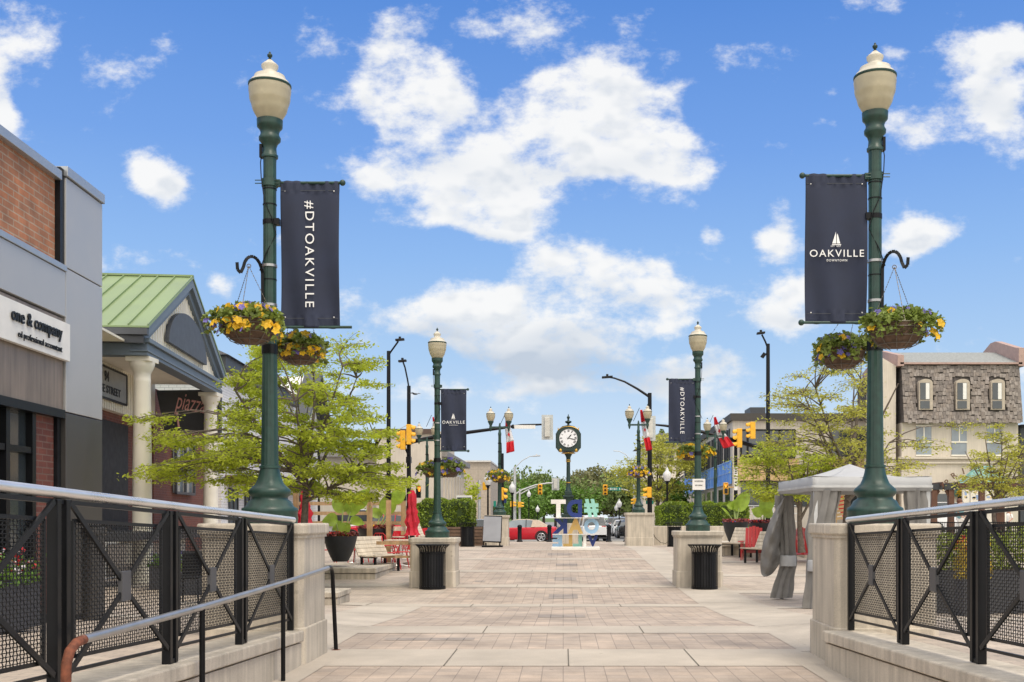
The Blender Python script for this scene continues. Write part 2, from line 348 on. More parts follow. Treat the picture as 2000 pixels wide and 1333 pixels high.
def tag(o, label, cat, group=None):
    o['label'] = label; o['category'] = cat
    if group: o['group'] = group
    return o
def struct(o): o['kind'] = 'structure'; return o
def stuff(o): o['kind'] = 'stuff'; return o
def copy_tree(o, parent=None):
    c = o.copy(); S.collection.objects.link(c)
    if parent is not None: c.parent = parent
    for ch in kids(o): copy_tree(ch, c)
    return c
def kids(o): return [c for c in bpy.data.objects if c.parent == o]
def dup(o, loc, label, rz=None, group=None, scale=None):
    c = copy_tree(o); c.location = loc; c['label'] = label
    if rz is not None: c.rotation_euler = (0,0,rz)
    if group: c['group'] = group
    if scale: c.scale = scale if isinstance(scale, tuple) else (scale,)*3
    WO[c.name] = Vector(loc); return c
def P(px, py, d): return Vector(((px-VX)/F*d, d, CZ+(VY-py)/F*d))
def X(px, d): return (px-VX)/F*d
def Z(py, d): return CZ+(VY-py)/F*d
TXT = {}
def text(s, o, r, u, w=None, h=None, name='lettering', m=None, parent=None, ext=.004, align='c', bold=0, world=True, space=1.0, shear=0):
    """flat lettering centred on point o, running along r with up-vector u, fitted to width w (or height h)"""
    key = (s, bold, space, shear)
    if key not in TXT:
        cu = bpy.data.curves.new('t', 'FONT'); cu.body = s; cu.size = 1; cu.offset = bold; cu.space_character = space; cu.shear = shear; cu.resolution_u = 4
        ob = bpy.data.objects.new('t', cu); S.collection.objects.link(ob)
        me = bpy.data.meshes.new_from_object(ob.evaluated_get(bpy.context.evaluated_depsgraph_get()))
        TXT[key] = ([tuple(v.co) for v in me.vertices], [tuple(p.vertices) for p in me.polygons], [tuple(e.vertices) for e in me.edges])
        bpy.data.objects.remove(ob); bpy.data.curves.remove(cu); bpy.data.meshes.remove(me)
    vs, fs, _ = TXT[key]
    x0 = min(v[0] for v in vs); x1 = max(v[0] for v in vs); y0 = min(v[1] for v in vs); y1 = max(v[1] for v in vs)
    if w: k = w/(x1-x0); ky = h/(y1-y0) if h else k
    else: k = ky = h/(y1-y0)
    r = Vector(r).normalized(); u = Vector(u).normalized(); n = r.cross(u); o = Vector(o)
    cx = (x0+x1)/2 if align == 'c' else (x1 if align == 'r' else x0); cy = (y0+y1)/2
    mb = MB(); base = [o+r*(v[0]-cx)*k+u*(v[1]-cy)*ky for v in vs]; N_ = len(base)
    # extruded letters: front, back and rim
    cnt = {}
    for f in fs:
        for i in range(len(f)):
            e = (f[i], f[(i+1) % len(f)]); cnt[e] = cnt.get(e, 0)+1
    rim = [e for e in cnt if (e[1], e[0]) not in cnt]
    mb.add([p+n*ext for p in base]+[p-n*ext*.2 for p in base], [f for f in fs]+[tuple(i+N_ for i in f[::-1]) for f in fs]+[(a, a+N_, b+N_, b) for (a, b) in rim])
    return mb.build(name, m or whitep, parent, world=world)
# leaves as raw arrays
def leaves(name, pts, size, m, parent=None, world=True, aspect=.5, flat=.5, jitter=.4, dirs=None, loc=None, mats=None, mi=None):
    pts = np.asarray(pts, float); n = len(pts)
    if parent is not None and world: pts = pts-np.array(WO[parent.name])
    if parent is None and loc is not None: pts = pts-np.array(loc)
    sz = size*(1+jitter*(rng.random(n)*2-1))
    a = rng.normal(size=(n,3)) if dirs is None else np.asarray(dirs, float)+rng.normal(size=(n,3))*.45
    a[:,2] *= (1-flat*.6); a /= np.linalg.norm(a, axis=1)[:,None]+1e-9
    nn = rng.normal(size=(n,3))*(1-flat*.7)+np.array([0,0,flat*1.4]); b = np.cross(nn, a); b /= np.linalg.norm(b, axis=1)[:,None]+1e-9
    c = np.cross(a, b)
    L_ = (a*sz[:,None]*.5); B_ = (b*sz[:,None]*.5*aspect); C_ = c*sz[:,None]*.08
    V = np.empty((n,4,3)); V[:,0] = pts-L_; V[:,1] = pts+B_+C_; V[:,2] = pts+L_; V[:,3] = pts-B_+C_
    me = bpy.data.meshes.new(name); me.vertices.add(4*n); me.vertices.foreach_set('co', V.reshape(-1))
    me.loops.add(4*n); me.loops.foreach_set('vertex_index', np.arange(4*n, dtype=np.int32))
    me.polygons.add(n); me.polygons.foreach_set('loop_start', np.arange(0, 4*n, 4, dtype=np.int32))
    for mm in (mats or [m]): me.materials.append(mm)
    if mi is not None: me.polygons.foreach_set('material_index', np.asarray(mi, dtype=np.int32))
    me.update(calc_edges=True); me.validate()
    o = bpy.data.objects.new(name, me); S.collection.objects.link(o)
    if parent is not None: o.parent = parent
    elif loc is not None: o.location = loc
    WO[o.name] = Vector((0,0,0)); return o

# ------------------------------------------------------------ ground profile
ZC = [(0,.17),(13.5,.17),(16,.06),(19,-.015),(23.4,.04),(27.8,.15),(32.8,.28),(36.8,.42),(40,.40),(45,.36),(62,.13),(70,.06),(105,-.05),(400,-.3)]
ZS = [(0,.80),(5.8,.60),(9.9,.45),(14,.24),(17.5,.05),(20,0.0),(23.4,.04)]+ZC[5:]
def ip(T, d): return float(np.interp(d, [t[0] for t in T], [t[1] for t in T]))
def gz(x, d):
    c, s = ip(ZC, d), ip(ZS, d); ax = abs(x)
    t = (0 if ax < 2.61 else 1) if d < 11 else min(1, max(0, (ax-2.6)/1.2))
    return c+(s-c)*t
def dgrid(a, b, st=1.0): 
    ds = sorted(set([a, b]+[t[0] for t in ZC+ZS if a < t[0] < b]+list(np.arange(a, b, st)))); return ds
def lay(name, x0, x1, d0, d1, lift, m, xs=None):
    xs = sorted(set([x0, x1]+[x for x in (-3.8,-3.4,-3.0,-2.62,-2.6,2.6,2.62,3.0,3.4,3.8) if x0 < x < x1]+(xs or []))); ds = dgrid(d0, d1)
    if d0 < 10.98 < d1: ds = sorted(ds+[10.98, 11.0])
    mb = MB(); n = len(xs)
    mb.add([(x, d, gz(x, d)+lift) for d in ds for x in xs], [(j*n+i, j*n+i+1, (j+1)*n+i+1, (j+1)*n+i) for j in range(len(ds)-1) for i in range(n-1)])
    return struct(mb.build(name, m))
g = MB(); g.sheet(lambda u, v: (-900+1800*u, -60+2000*v, -.9), 4, 4); struct(g.build('ground', grassm))
lay('plaza_paving', -14, 24, -3, 61, 0, pave2)
lay('path_paving', -2.43, 2.43, -3, 52, .004, pave)
# concrete bands across the path
for i, (a, b, x0, x1) in enumerate([(-3,3.0,-2.43,2.43),(9.9,11.15,-2.43,2.43),(12.7,13.5,-2.43,2.43),(18.5,19.2,-7,2.43),(23.0,23.75,-2.43,2.43),(27.4,28.1,-7,2.43),(32.1,32.85,-7,2.43),(36.5,37.2,-7,2.43),(42.5,43.3,-7,2.43),(47,47.8,-7,7)]):
    lay('concrete_band', x0, x1, a, b, .008, slab)
jm = MB()
for (a, b, xs_) in [(9.9,11.15,(-1.1,.05,1.25)),(12.7,13.5,(-.95,.95)),(18.5,19.2,(-1.6,-.4,1.0,-3.4)),(23,23.75,(-1,1)),(27.4,28.1,(-.8,.9)),(32.1,32.85,(-.2,1.4)),(36.5,37.2,(-1,1))]:
    for x in xs_: z = gz(x, (a+b)/2); jm.add([(x-.006,a,gz(x,a)+.012),(x+.006,a,gz(x,a)+.012),(x+.006,b,gz(x,b)+.012),(x-.006,b,gz(x,b)+.012)], [(0,1,2,3)])
lay('concrete_strip', -3.45, -2.43, 11, 19.2, .006, slab)
lay('concrete_strip', 2.43, 3.5, 11, 60, .006, slab)
lay('concrete_strip', -2.62, -2.2, -3, 10.95, .009, slab); lay('concrete_strip', 2.2, 2.62, -3, 10.95, .009, slab)
for d_ in (13.4,16.4,19.4,22.4,25.4,28.4,31.4,34.4,38,42):
    for sx in (1, -1):
        if sx < 0 and d_ > 19: continue
        a, b = (2.43, 3.5) if sx > 0 else (-3.45, -2.43)
        jm.add([(a,d_,gz(a,d_)+.010),(b,d_,gz(b,d_)+.010),(b,d_+.014,gz(b,d_)+.010),(a,d_+.014,gz(a,d_)+.010)], [(0,1,2,3)])
struct(jm.build('paving_joints', joint))
for a, b, x0, x1 in [(13,13.7,3.5,12),(17.6,18.2,3.5,12),(21.5,22.2,3.5,14),(26,26.7,3.5,14),(31,31.7,3.5,9),(14,14.8,-12,-3.45),(23.2,24,-12,-3.45)]:
    lay('concrete_band', x0, x1, a, b, .006, slab)
cvm = mat('cover_pavers', (.34,.29,.25), .85, var=.2, scale=3, kind='brick', col2=(.30,.26,.23), bw=.186, bh=.187, msize=.006, mortar=(.12,.11,.10), offset=0, axis='g', stain=.2)
for i_, (cx_, cd_, cw_, cl_) in enumerate(((.0,20.8,.28,.5),(.05,25.3,.26,.45),(-.02,16.1,.35,.35),(.1,30.1,.3,.4),(-.1,34.6,.4,.5),(-1.9,24.6,.12,.2),(-1.5,12.1,.5,.12))):
    m_ = MB(); m_.sheet(lambda u, v: (cx_-cw_+2*cw_*u, cd_-cl_+2*cl_*v, gz(0,cd_-cl_+2*cl_*v)+.0075), 2, 6); struct(m_.build('utility_cover', cvm))
# streets beyond
st = MB(); st.add([(x, d, ip(ZC, d)-.11) for d in (61,62,70,105,400) for x in (-150,-14,24,150)], [(j*4+i, j*4+i+1, (j+1)*4+i+1, (j+1)*4+i) for j in range(4) for i in range(3)])
struct(st.build('road', asphalt))
kb = MB(); kb.box(-14, 24, 60.9, 61.1, -.2, ip(ZC,61)+.012); struct(kb.build('kerb', slab))
for sx in (-1, 1):
    x0, x1 = (-20, -7.6) if sx < 0 else (8.6, 30)
    sw = MB()
    for a, b in ((76,105),(105,250)):
        sw.prism([(x0,a,ip(ZC,a)-.2),(x1,a,ip(ZC,a)-.2),(x1,a,ip(ZC,a)+.03),(x0,a,ip(ZC,a)+.03)], (0,b-a,ip(ZC,b)-ip(ZC,a)))
    struct(sw.build('sidewalk', slab))
lm = MB()
for k in range(12): lm.box(1.4,1.55,78+k*9,82+k*9,ip(ZC,80+k*9)-.104,ip(ZC,80+k*9)-.096)
lm.box(-6.5,7.5,62.6,62.9,ip(ZC,62.7)-.10,ip(ZC,62.7)-.085); lm.box(-6.5,7.5,74,74.3,ip(ZC,74)-.108,ip(ZC,74)-.092)
struct(lm.build('road_markings', whitepaint))

# ------------------------------------------------------------ pedestals
def pedestal(name, label, xc, d0, w, dep, z0, z1, group, mate=conc):
    t = thing(name, label, 'pedestal', (xc, d0+dep/2, z0), group)
    def oct_(hw, hd, ch, a, b):
        p = [(-hw+ch,-hd),(hw-ch,-hd),(hw,-hd+ch),(hw,hd-ch),(hw-ch,hd),(-hw+ch,hd),(-hw,hd-ch),(-hw,-hd+ch)]
        m = MB(); m.prism([(xc+x, d0+dep/2+y, a) for x, y in p], (0,0,b-a)); return m
    H = z1-z0
    oct_(w/2-.022, dep/2-.022, .05, z0+.345*1, z1-.13).build('shaft', mate, t, bevel=.006)
    oct_(w/2, dep/2, .055, z0-.25, z0+.35).build('plinth', mate, t, bevel=.012)
    oct_(w/2+.02, dep/2+.02, .07, z1-.105, z1).build('cap', mate, t, bevel=.018)
    oct_(w/2-.005, dep/2-.005, .06, z1-.135, z1-.10).build('neck_moulding', mate, t)
    return t
NPL = pedestal('lamp_pedestal', 'concrete pedestal under the near left green lamp post, beside the steel handrail', -2.89, 9.95, 1.0, 1.0, .17, 1.487, 'lamp pedestals')
NPR = pedestal('lamp_pedestal', 'stained concrete pedestal under the near right green lamp post, in front of the grey tent', 3.0, 9.95, 1.0, 1.0, .17, 1.487, 'lamp pedestals')
pedestal('lamp_pedestal', 'concrete pedestal with a black litter bin at its front, left side of the path', -2.80, 23.0, 1.0, 1.0, .03, 1.10, 'lamp pedestals')
pedestal('lamp_pedestal', 'concrete pedestal with a black litter bin at its front, right side of the path', 2.93, 23.0, 1.0, 1.0, .03, 1.245, 'lamp pedestals')
pedestal('lamp_pedestal', 'concrete pedestal beside the poster board and the red car', -2.72, 43.6, 1.0, 1.1, .36, 1.62, 'lamp pedestals')
pedestal('lamp_pedestal', 'concrete pedestal under the twin lamp right of the clock', 3.12, 43.6, 1.15, 1.1, .36, 1.72, 'lamp pedestals')

# ------------------------------------------------------------ retaining walls and railings
def ramp_wall(sx, label):
    t = thing('retaining_wall', label, 'wall', (sx*2.6, 4, .2), 'walls beside the ramp')
    zt = lambda d: .50+.037*(9.95-d)
    def slab_(xa, xb, fa, fb, nm, mt=conc, bev=.012):
        m = MB(); d0, d1 = 1.0, 9.94
        m.prism([(xa,d0,fa(d0)),(xb,d0,fa(d0)),(xb,d0,fb(d0)),(xa,d0,fb(d0))], (0,0,0))
        m = MB(); vs = [(xa,d0,fa(d0)),(xb,d0,fa(d0)),(xb,d0,fb(d0)),(xa,d0,fb(d0)),(xa,d1,fa(d1)),(xb,d1,fa(d1)),(xb,d1,fb(d1)),(xa,d1,fb(d1))]
        m.add(vs, [(0,1,2,3),(7,6,5,4),(0,4,5,1),(1,5,6,2),(2,6,7,3),(3,7,4,0)]); return m.build(nm, mt, t, bevel=bev)
    a, b = sorted((sx*2.395, sx*2.86)); slab_(a, b, lambda d: zt(d)-.10, zt, 'coping')
    a, b = sorted((sx*2.42, sx*2.84)); slab_(a, b, lambda d: -.2, lambda d: zt(d)-.115, 'wall_body', conc, .003)
    return t
ramp_wall(-1, 'low concrete retaining wall under the left railing'); ramp_wall(1, 'low concrete retaining wall under the right railing')
def railing(sx, xr, label):
    t = thing('railing', label, 'railing', (xr, 5, .5), 'railings along the ramp')
    sl = .032
    zt = lambda d: 1.525+sl*(9.9-d); zb = lambda d: .505+.036*(9.95-d)
    D = [9.9-1.517*k for k in range(7)]
    m = MB(); m.tube([(xr, 10.0, zt(10.0)), (xr, 9.9, zt(9.9)), (xr, .9, zt(.9))], .0265, 20); m.build('top_rail', steel, t, smooth=True)
    m = MB(); m.bar((xr, 9.95, zt(9.95)-.045), (xr, .9, zt(.9)-.045), .03, .022); m.build('under_rail_bar', satin, t)
    for i, d in enumerate(D):
        m = MB(); offs = (-.05, .05) if i else (0,)
        for o in offs: m.box(xr-.028, xr+.028, d+o-.022, d+o+.022, zb(d)+.001, zt(d)-.035)
        if i: m.box(xr-.022, xr+.022, d-.05, d+.05, zb(d)+.001, zb(d)+.03)
        m.build('post', black, t, bevel=.003)
    for i in range(len(D)-1):
        a, b = D[i]-(.03 if i == 0 else .085), D[i+1]+.085
        za = lambda d: zb(d)+.10; zz = lambda d: zt(d)-.075
        m = MB(); m.bar((xr, a, za(a)), (xr, b, za(b)), .018, .018); m.build('bottom_rail', satin, t)
        # infill panel of woven crimped wire with its frame
        p0, p1 = a-.07, b+.07; lo = lambda d: zb(d)+.17; hi = lambda d: zt(d)-.135
        m = MB()
        for d in (p0, p1): m.bar((xr, d, lo(d)), (xr, d, hi(d)), .014, .02, up=(0,1,0))
        m.bar((xr, p0, lo(p0)), (xr, p1, lo(p1)), .014, .02); m.bar((xr, p0, hi(p0)), (xr, p1, hi(p1)), .014, .02)
        m.build('panel_frame', satin, t)
        if b < 2.0: continue
        m = MB(); nh = 36; nv = int((p0-p1)/.031)
        for k in range(1, nh):
            f = k/nh; m.bar((xr, p0, lo(p0)+(hi(p0)-lo(p0))*f), (xr, p1, lo(p1)+(hi(p1)-lo(p1))*f), .0042, .0042)
        for k in range(1, nv):
            d = p0+(p1-p0)*k/nv; L0, H0 = lo(d), hi(d); ns = nh; w = .0021
            vs = []; fs = []
            for j in range(ns+1):
                z = L0+(H0-L0)*j/ns; o = .0055*(1 if (j+k) % 2 else -1)
                vs += [(xr-w, d+o-w, z), (xr+w, d+o-w, z), (xr+w, d+o+w, z), (xr-w, d+o+w, z)]
            for j in range(ns):
                for q in range(4): fs.append((j*4+q, j*4+(q+1)%4, j*4+4+(q+1)%4, j*4+4+q))
            m.add(vs, fs)
        m.build('woven_wire_panel', satin, t)
        c = (a+b)/2; zc_ = (za(c)+zz(c))/2; xi = xr-sx*.018
        m = MB()
        for (p, q) in (((a, zz(a)+.03), (c+.03, zc_+.03)), ((b, zz(b)+.03), (c-.03, zc_+.03)), ((a, za(a)), (c+.03, zc_-.03)), ((b, za(b)), (c-.03, zc_-.03))):
            m.bar((xi, p[0], p[1]), (xi, q[0], q[1]), .012, .03)
        m.build('cross_brace', satin, t)
        m = MB(); m.box(xi-.014, xi+.014, c-.062, c+.062, zc_-.085, zc_+.085); m.build('centre_plate', plate, t, bevel=.003)
    return t
railing(-1, -2.51, 'black railing with woven wire panels and steel top rail, on the left wall')
railing(1, 2.65, 'black railing with woven wire panels and steel top rail, on the right wall')
# small handrail
t = thing('handrail', 'low steel handrail with a rusty curled end on the left of the ramp', 'handrail', (-2.34, 8, .17))
xh = -2.335; A_ = P(655,1112,11.05); 
pts = [P(160,1250,5.25), P(395,1186,6.97), P(553,1139,8.98), P(640,1110,10.8)]
m = MB(); m.tube(pts, .0225, 14); m.build('rail', steel2, t, smooth=True)
q = P(640,1110,10.8)
m = MB(); m.tube([q, q+Vector((0,.10,.004)), q+Vector((0,.18,-.02)), q+Vector((0,.225,-.075)), q+Vector((-.0,.25,-.2)), Vector((xh-.01, 11.1, .17))], .0215, 14)
m.build('end_post', black, t, smooth=True)
m = MB(); m.lathe([(.05,0),(.05,.006),(.03,.01)], (xh-.01,11.1,.172), 16); m.build('foot_plate', rust, t)
s0 = pts[0]
m = MB(); m.tube([s0+Vector((0,.02,0)), s0+Vector((0,-.06,-.008)), s0+Vector((-.0,-.13,-.04)), s0+Vector((-.0,-.165,-.10)), s0+Vector((.0,-.17,-.20))], .024, 14); m.build('curled_end', rust, t, smooth=True)
for p in (pts[1], pts[2]):
    m = MB(); m.tube([p+Vector((0,0,-.01)), Vector((p.x, p.y, gz(0,p.y)))], .019, 12); m.build('post', black, t, smooth=True)

# ------------------------------------------------------------ street lamps
def px(prof, base, k=200.): return [(max(r,.5)/k, (base-y)/k) for (y, r) in prof]
def flute(n):
    return lambda k, r, z: 1-.035*(k % 2)
def lamp_parts(t, top_only=False, cupz=None, local=True):
    pass
BASEP = [(1021,53),(1000,53),(998,54),(992,53),(988,46),(978,40.5),(974,34),(970,34),(967,37.5),(961,40.5),(956,39.5),(952,35),(945,27.5),(937,24),(926,20.5),(915,18.5),(914,20.5),(910,20.5),(909,17.5)]
SHAFTP = [(909,17),(880,16.2),(700,14.2),(676,14),(675,13),(320,12.4),(312,13)]
CAPP = [(312,13),(311,15.5),(306,16),(304,13.5),(292,12.5),(284,15),(278,20.5),(272,21),(267,18),(262,17.5),(256,20),(252,24),(246,24.5),(241,24.5),(238,25),(237,20)]
GLOBEP = [(239,21),(236.5,23),(234,24.5),(229.5,27.2),(225,29.5),(220,31.8),(216,33.2),(212,34.5),(207,36),(202,37.4),(198,38.2),(193,39),(188,39.7),(184,40),(178,39.9),(172,39.6)]
RINGP = [(173,40),(172,41),(168.5,41),(168,39.5)]
LIDP = [(168,39),(163,36.5),(160,32),(158,31),(152,29),(149,21),(147,16),(144,13.5),(141,12.8),(136,15.8),(131,16.2),(128,13),(125,9),(122,6),(120,3.5)]
FINP = [(121,3.5),(119,3.8),(118,2),(116,2.4),(114,4.6),(111,5.2),(109,4),(107.5,2),(106,2.2),(104,.8)]
def lantern(t, c=(0,0,0), k=1.0, cup=True, gm=globe):
    ps = [('globe', GLOBEP, gm, 28), ('globe_ring', RINGP, green, 28), ('globe_lid', LIDP, globe_top if gm is globe else gm, 24), ('finial', FINP, darkgreen, 12)]
    for nm, pr, mm, n in ps:
        m = MB(); m.lathe([(r*k*(1+.012*math.sin(z*60) if nm == 'globe' else 1), z*k) for r, z in px(pr, 1021)], c, n); m.build(nm, mm, t, smooth=50, world=False)
def single_lamp(name, label, loc, side, group='green single-globe lamp posts', hook=True):
    t = thing(name, label, 'street lamp', loc, group)
    m = MB(); m.lathe(px(BASEP, 1021), n=32, flute=lambda k, r, z: 1-(.05*(k % 4 == 0) if .37 < z < .53 else 0)); m.build('base', green, t, smooth=60, world=False)
    m = MB(); m.lathe(px(SHAFTP, 1021), n=32, flute=lambda k, r, z: 1-.035*(k % 2)); m.build('shaft', green, t, smooth=20, world=False)
    m = MB(); m.lathe(px(CAPP, 1021), n=28); m.build('capital', green, t, smooth=60, world=False)
    lantern(t)
    m = MB(); m.lathe(px([(692,14.8),(692,15.6),(674,15.6),(674,14)], 1021), n=28); m.build('black_band', black, t, smooth=True, world=False)
    for (y, hh) in ((436,9), (402,2), (548,2), (620,2), (372,2)):
        m = MB(); m.lathe([(.0655,(1021-y-hh/2)/200),(.0675,(1021-y-hh/2)/200),(.0675,(1021-y+hh/2)/200),(.0655,(1021-y+hh/2)/200)], n=20)
        if hh > 4: m.box(side*.05, side*.10, -.05, .03, (1021-y-6)/200, (1021-y+6)/200)
        m.build('strap', black, t, world=False)
    m = MB(); m.lathe([(.066,3.27),(.078,3.27),(.078,3.34),(.066,3.34)], n=20); m.box(side*.05, side*.105, -.03,.03,3.275,3.335)
    for k in (3.29, 3.32): m.tube([(-.13*side,-.05,k),(.10*side,-.05,k)], .005, 6)
    m.build('clamp', green, t, smooth=True, world=False)
    m = MB(); m.tube([(-side*.07,-.02,3.6),(-side*.085,-.02,3.5),(-side*.07,-.05,3.35),(-side*.03,-.075,3.1),(side*.04,-.072,2.95),(side*.07,-.03,2.8),(-side*.02,-.075,2.6),(-side*.09,-.03,2.45)], .005, 6)
    m.box(-side*.07,-side*.095,-.03,.03,3.55,3.68); m.build('cable', black, t, smooth=True, world=False)
    # hook bracket for the front basket: on the outer side
    m = MB(); s = -side
    arc = [(s*.055,-.05,2.02),(s*.055,-.06,2.42)]+[(s*(.055+.075*(1-math.cos(a))), -.06-.12*math.sin(a/2), 2.42+.14*math.sin(a)) for a in np.linspace(.3, math.pi*.93, 8)]
    e = arc[-1]; arc += [(e[0]+s*.02, e[1]-.02, e[2]-.06), (e[0]+s*.05, e[1]-.02, e[2]-.03), (e[0]+s*.055, e[1]-.02, e[2]+.04)]
    for p, q_ in zip(arc, arc[1:]): m.bar(p, q_, .03, .008, up=(0,1,0))
    if hook: m.build('hook_bracket', black, t, world=False)
    m = MB()
    for z in (2.12, 2.5): m = MB(); m.lathe([(.066,z-.012),(.0715,z-.012),(.0715,z+.012),(.066,z+.012)], n=20); m.build('hose_clamp', steel2, t, smooth=True, world=False)
    return t, Vector((e[0]+s*.03, e[1]-.02, e[2]-.06))+Vector(loc)
def banner(name, label, pole, side, d, s, xo, xi, yt, yb, kind, mirror=False):
    """fabric banner on two rods; px coordinates at distance d"""
    t = thing(name, label, 'banner', (pole, d, Z(yb, d)), 'lamp post banners')
    a, b = X(xo, d), X(xi, d); zt, zb = Z(yt, d), Z(yb, d)
    def cloth(u, v):
        x = a+(b-a)*u; z = zb+(zt-zb)*v
        amp = .030*(1-v)**2+.012
        y = d+amp*math.sin(u*9+v*3)+.012*math.sin(v*5+u*2)+(.01*math.sin(u*38) if (v < .07 or v > .93) else 0)
        return (x+.02*side*math.sin(v*3.1)*(u if side > 0 else 1-u)*0, y, z)
    m = MB(); m.sheet(cloth, 40, 60); c = m.build('cloth', navy, t, smooth=True, thick=.004)
    rx0 = pole; ex = a if abs(a-pole) > abs(b-pole) else b
    for nm, z, extra in (('top_rod', zt-.012, .03*side), ('bottom_rod', zb+.008, .12*side if kind == 'rod' else .04*side)):
        m = MB(); m.tube([(pole+side*.06, d+.002, z), (ex+extra, d+.002, z)], .014, 10)
        if not (nm == 'bottom_rod' and kind == 'rod'): m.ball((ex+extra, d, z), .03, 12)
        m.build(nm, green, t, smooth=True)
    m = MB()
    for z in (zt-.10, zb+.10): 
        for x in (a+.05*np.sign(b-a), b-.05*np.sign(b-a)): m.ball((x, d-.016, z), .008, 8)
    m.build('grommet', steel, t, smooth=True)
    m = MB()
    for z in (zt-.092, zb+.092): m.bar((min(a,b)+.01, d-.012, z), (max(a,b)-.01, d-.012, z), .004, .004)
    m.build('seam', charcoal, t)
    cx = (a+b)/2; yy = d-.03
    if kind in ('hash', 'rod'):
        text('#DTOAKVILLE', (cx-.0, yy, (zt+zb)/2+.03*0-(.0)), (0,0,-1), (1,0,0), h=abs(b-a)*.165, w=(zt-zb)*.725, parent=t, name='lettering', space=1.25)
    else:
        zl = zb+(zt-zb)*.465; w = abs(b-a)
        text('OAKVILLE', (cx, yy, zl), (1,0,0), (0,0,1), w=w*.88, h=w*.115, parent=t, name='lettering', space=1.2)
        text('DOWNTOWN', (cx, yy, zl-w*.115), (1,0,0), (0,0,1), w=w*.33, h=w*.035, parent=t, name='small_lettering', space=1.3)
        text('EST. 1857', (cx-.01, yy, zl+w*.115), (1,0,0), (0,0,1), w=w*.16, h=w*.026, parent=t, name='small_lettering', space=1.3)
        m = MB(); z0 = zl+w*.16; k = w
        for (pts_) in ([(-.075,0),(-.01,0),(-.015,.19)], [(.0,0),(.055,.0),(.012,.16),(.0,.14)], [(-.085,-.012),(.075,-.012),(.06,-.025),(-.07,-.025)]):
            m.prism([(cx+x*k, yy, z0+z*k) for x, z in pts_], (0,.004,0))
        m.build('sailboat_emblem', whitep, t)
    return t
def basket(name, label, c, r, hook=None, group='hanging flower baskets', yel_=26, pur_=22, dens=1.0, s=1.0):
    """c: centre of the rim"""
    c = Vector(c); t = thing(name, label, 'flower basket', c-Vector((0,0,r*.75)), group)
    m = MB(); m.lathe([(.02*r,-.72*r),(.35*r,-.70*r),(.62*r,-.58*r),(.82*r,-.36*r),(.93*r,-.1*r),(.95*r,.04*r),(.85*r,.05*r),(.8*r,-.02*r),(.1*r,.0)], c, 28, flute=lambda k, r_, z: 1+.02*math.sin(k*2.3+z*20))
    m.build('liner', coir, t, smooth=60)
    m = MB()
    for k in range(10):
        a = 2*math.pi*k/10
        m.tube([c+Vector((q*r*1.02*math.cos(a), q*r*1.02*math.sin(a), z*r*1.02)) for q, z in ((.36,-.72),(.63,-.6),(.84,-.37),(.96,-.1),(.98,.05))], .004*s, 5)
    for q, z in ((.64,-.6),(.85,-.37),(.96,-.1),(.98,.05)): m.tube([c+Vector((q*r*1.02*math.cos(a), q*r*1.02*math.sin(a), z*r*1.02)) for a in np.linspace(0, 2*math.pi, 25)], .004*s, 5, cap=False)
    m.build('wire_frame', wire, t)
    n = int(2300*dens); a = rng.random(n)*2*math.pi; lump = 1+.18*np.sin(a*3+c.x*3)+.12*np.sin(a*7+c.y)
    q = np.sqrt(rng.random(n)); rad = r*1.22*q*lump; z = r*(.40*(1-q**2)+.12+rng.normal(size=n)*.09)-np.where(q > .8, (rng.random(n)**1.5)*r*.62*(rng.random(n) < .6), 0)
    pts = np.stack([c.x+rad*np.cos(a), c.y+rad*np.sin(a), c.z+z], 1)
    leaves('foliage', pts, .052*s**.5 if dens >= 1 else .09, leaf_b, t, aspect=.6, flat=.35)
    for nm, cnt, mm in (('yellow_flowers', yel_, yel), ('violet_flowers', pur_, pur)):
        if not cnt: continue
        m = MB()
        for k in range(int(cnt*2.6)):
            a = rng.random()*2*math.pi; side = rng.random() < (.62 if nm[0] == 'y' else .25); q = 1.0+.25*rng.random() if side else math.sqrt(rng.random())
            z = r*(.1-.55*rng.random()) if side else r*(.62-.3*q+.1*rng.random()); lm_ = 1+.18*math.sin(a*3+c.x*3)
            p = c+Vector((r*q*lm_*math.cos(a), r*q*lm_*math.sin(a), z)); sz = (.027 if nm[0] == 'y' else .023)*(.8+.6*rng.random())*(1 if dens >= 1 else 1.6)
            nrm = Vector((math.cos(a)*.8+rng.normal()*.4, math.sin(a)*.8+rng.normal()*.4-.3, .5)).normalized(); u = nrm.orthogonal().normalized(); w = nrm.cross(u)
            for j in range(5):
                b = 2*math.pi*j/5+k; e = u*math.cos(b)+w*math.sin(b); f = u*math.cos(b+.6)+w*math.sin(b+.6); h = u*math.cos(b-.6)+w*math.sin(b-.6)
                m.add([p, p+h*sz+nrm*sz*.3, p+e*sz*1.35+nrm*sz*.15, p+f*sz+nrm*sz*.3], [(0,1,2,3)])
        stuff(m.build(nm, mm, t))
    if hook is not None:
        m = MB(); hk = Vector(hook)
        for k in range(3):
            a = 2*math.pi*k/3+.5; e = c+Vector((r*.95*math.cos(a), r*.95*math.sin(a), .05*r)); n_ = 26
            for j in range(n_):
                p = hk+(e-hk)*(j/n_); q_ = hk+(e-hk)*((j+.8)/n_); m.bar(p, q_, .007 if j % 2 else .003, .003 if j % 2 else .007)
        m.tube([hk+Vector((.018*math.cos(a),0,.018*math.sin(a)+.0)) for a in np.linspace(0,6.28,12)], .004, 5)
        m.build('chain', wire, t)
    return t
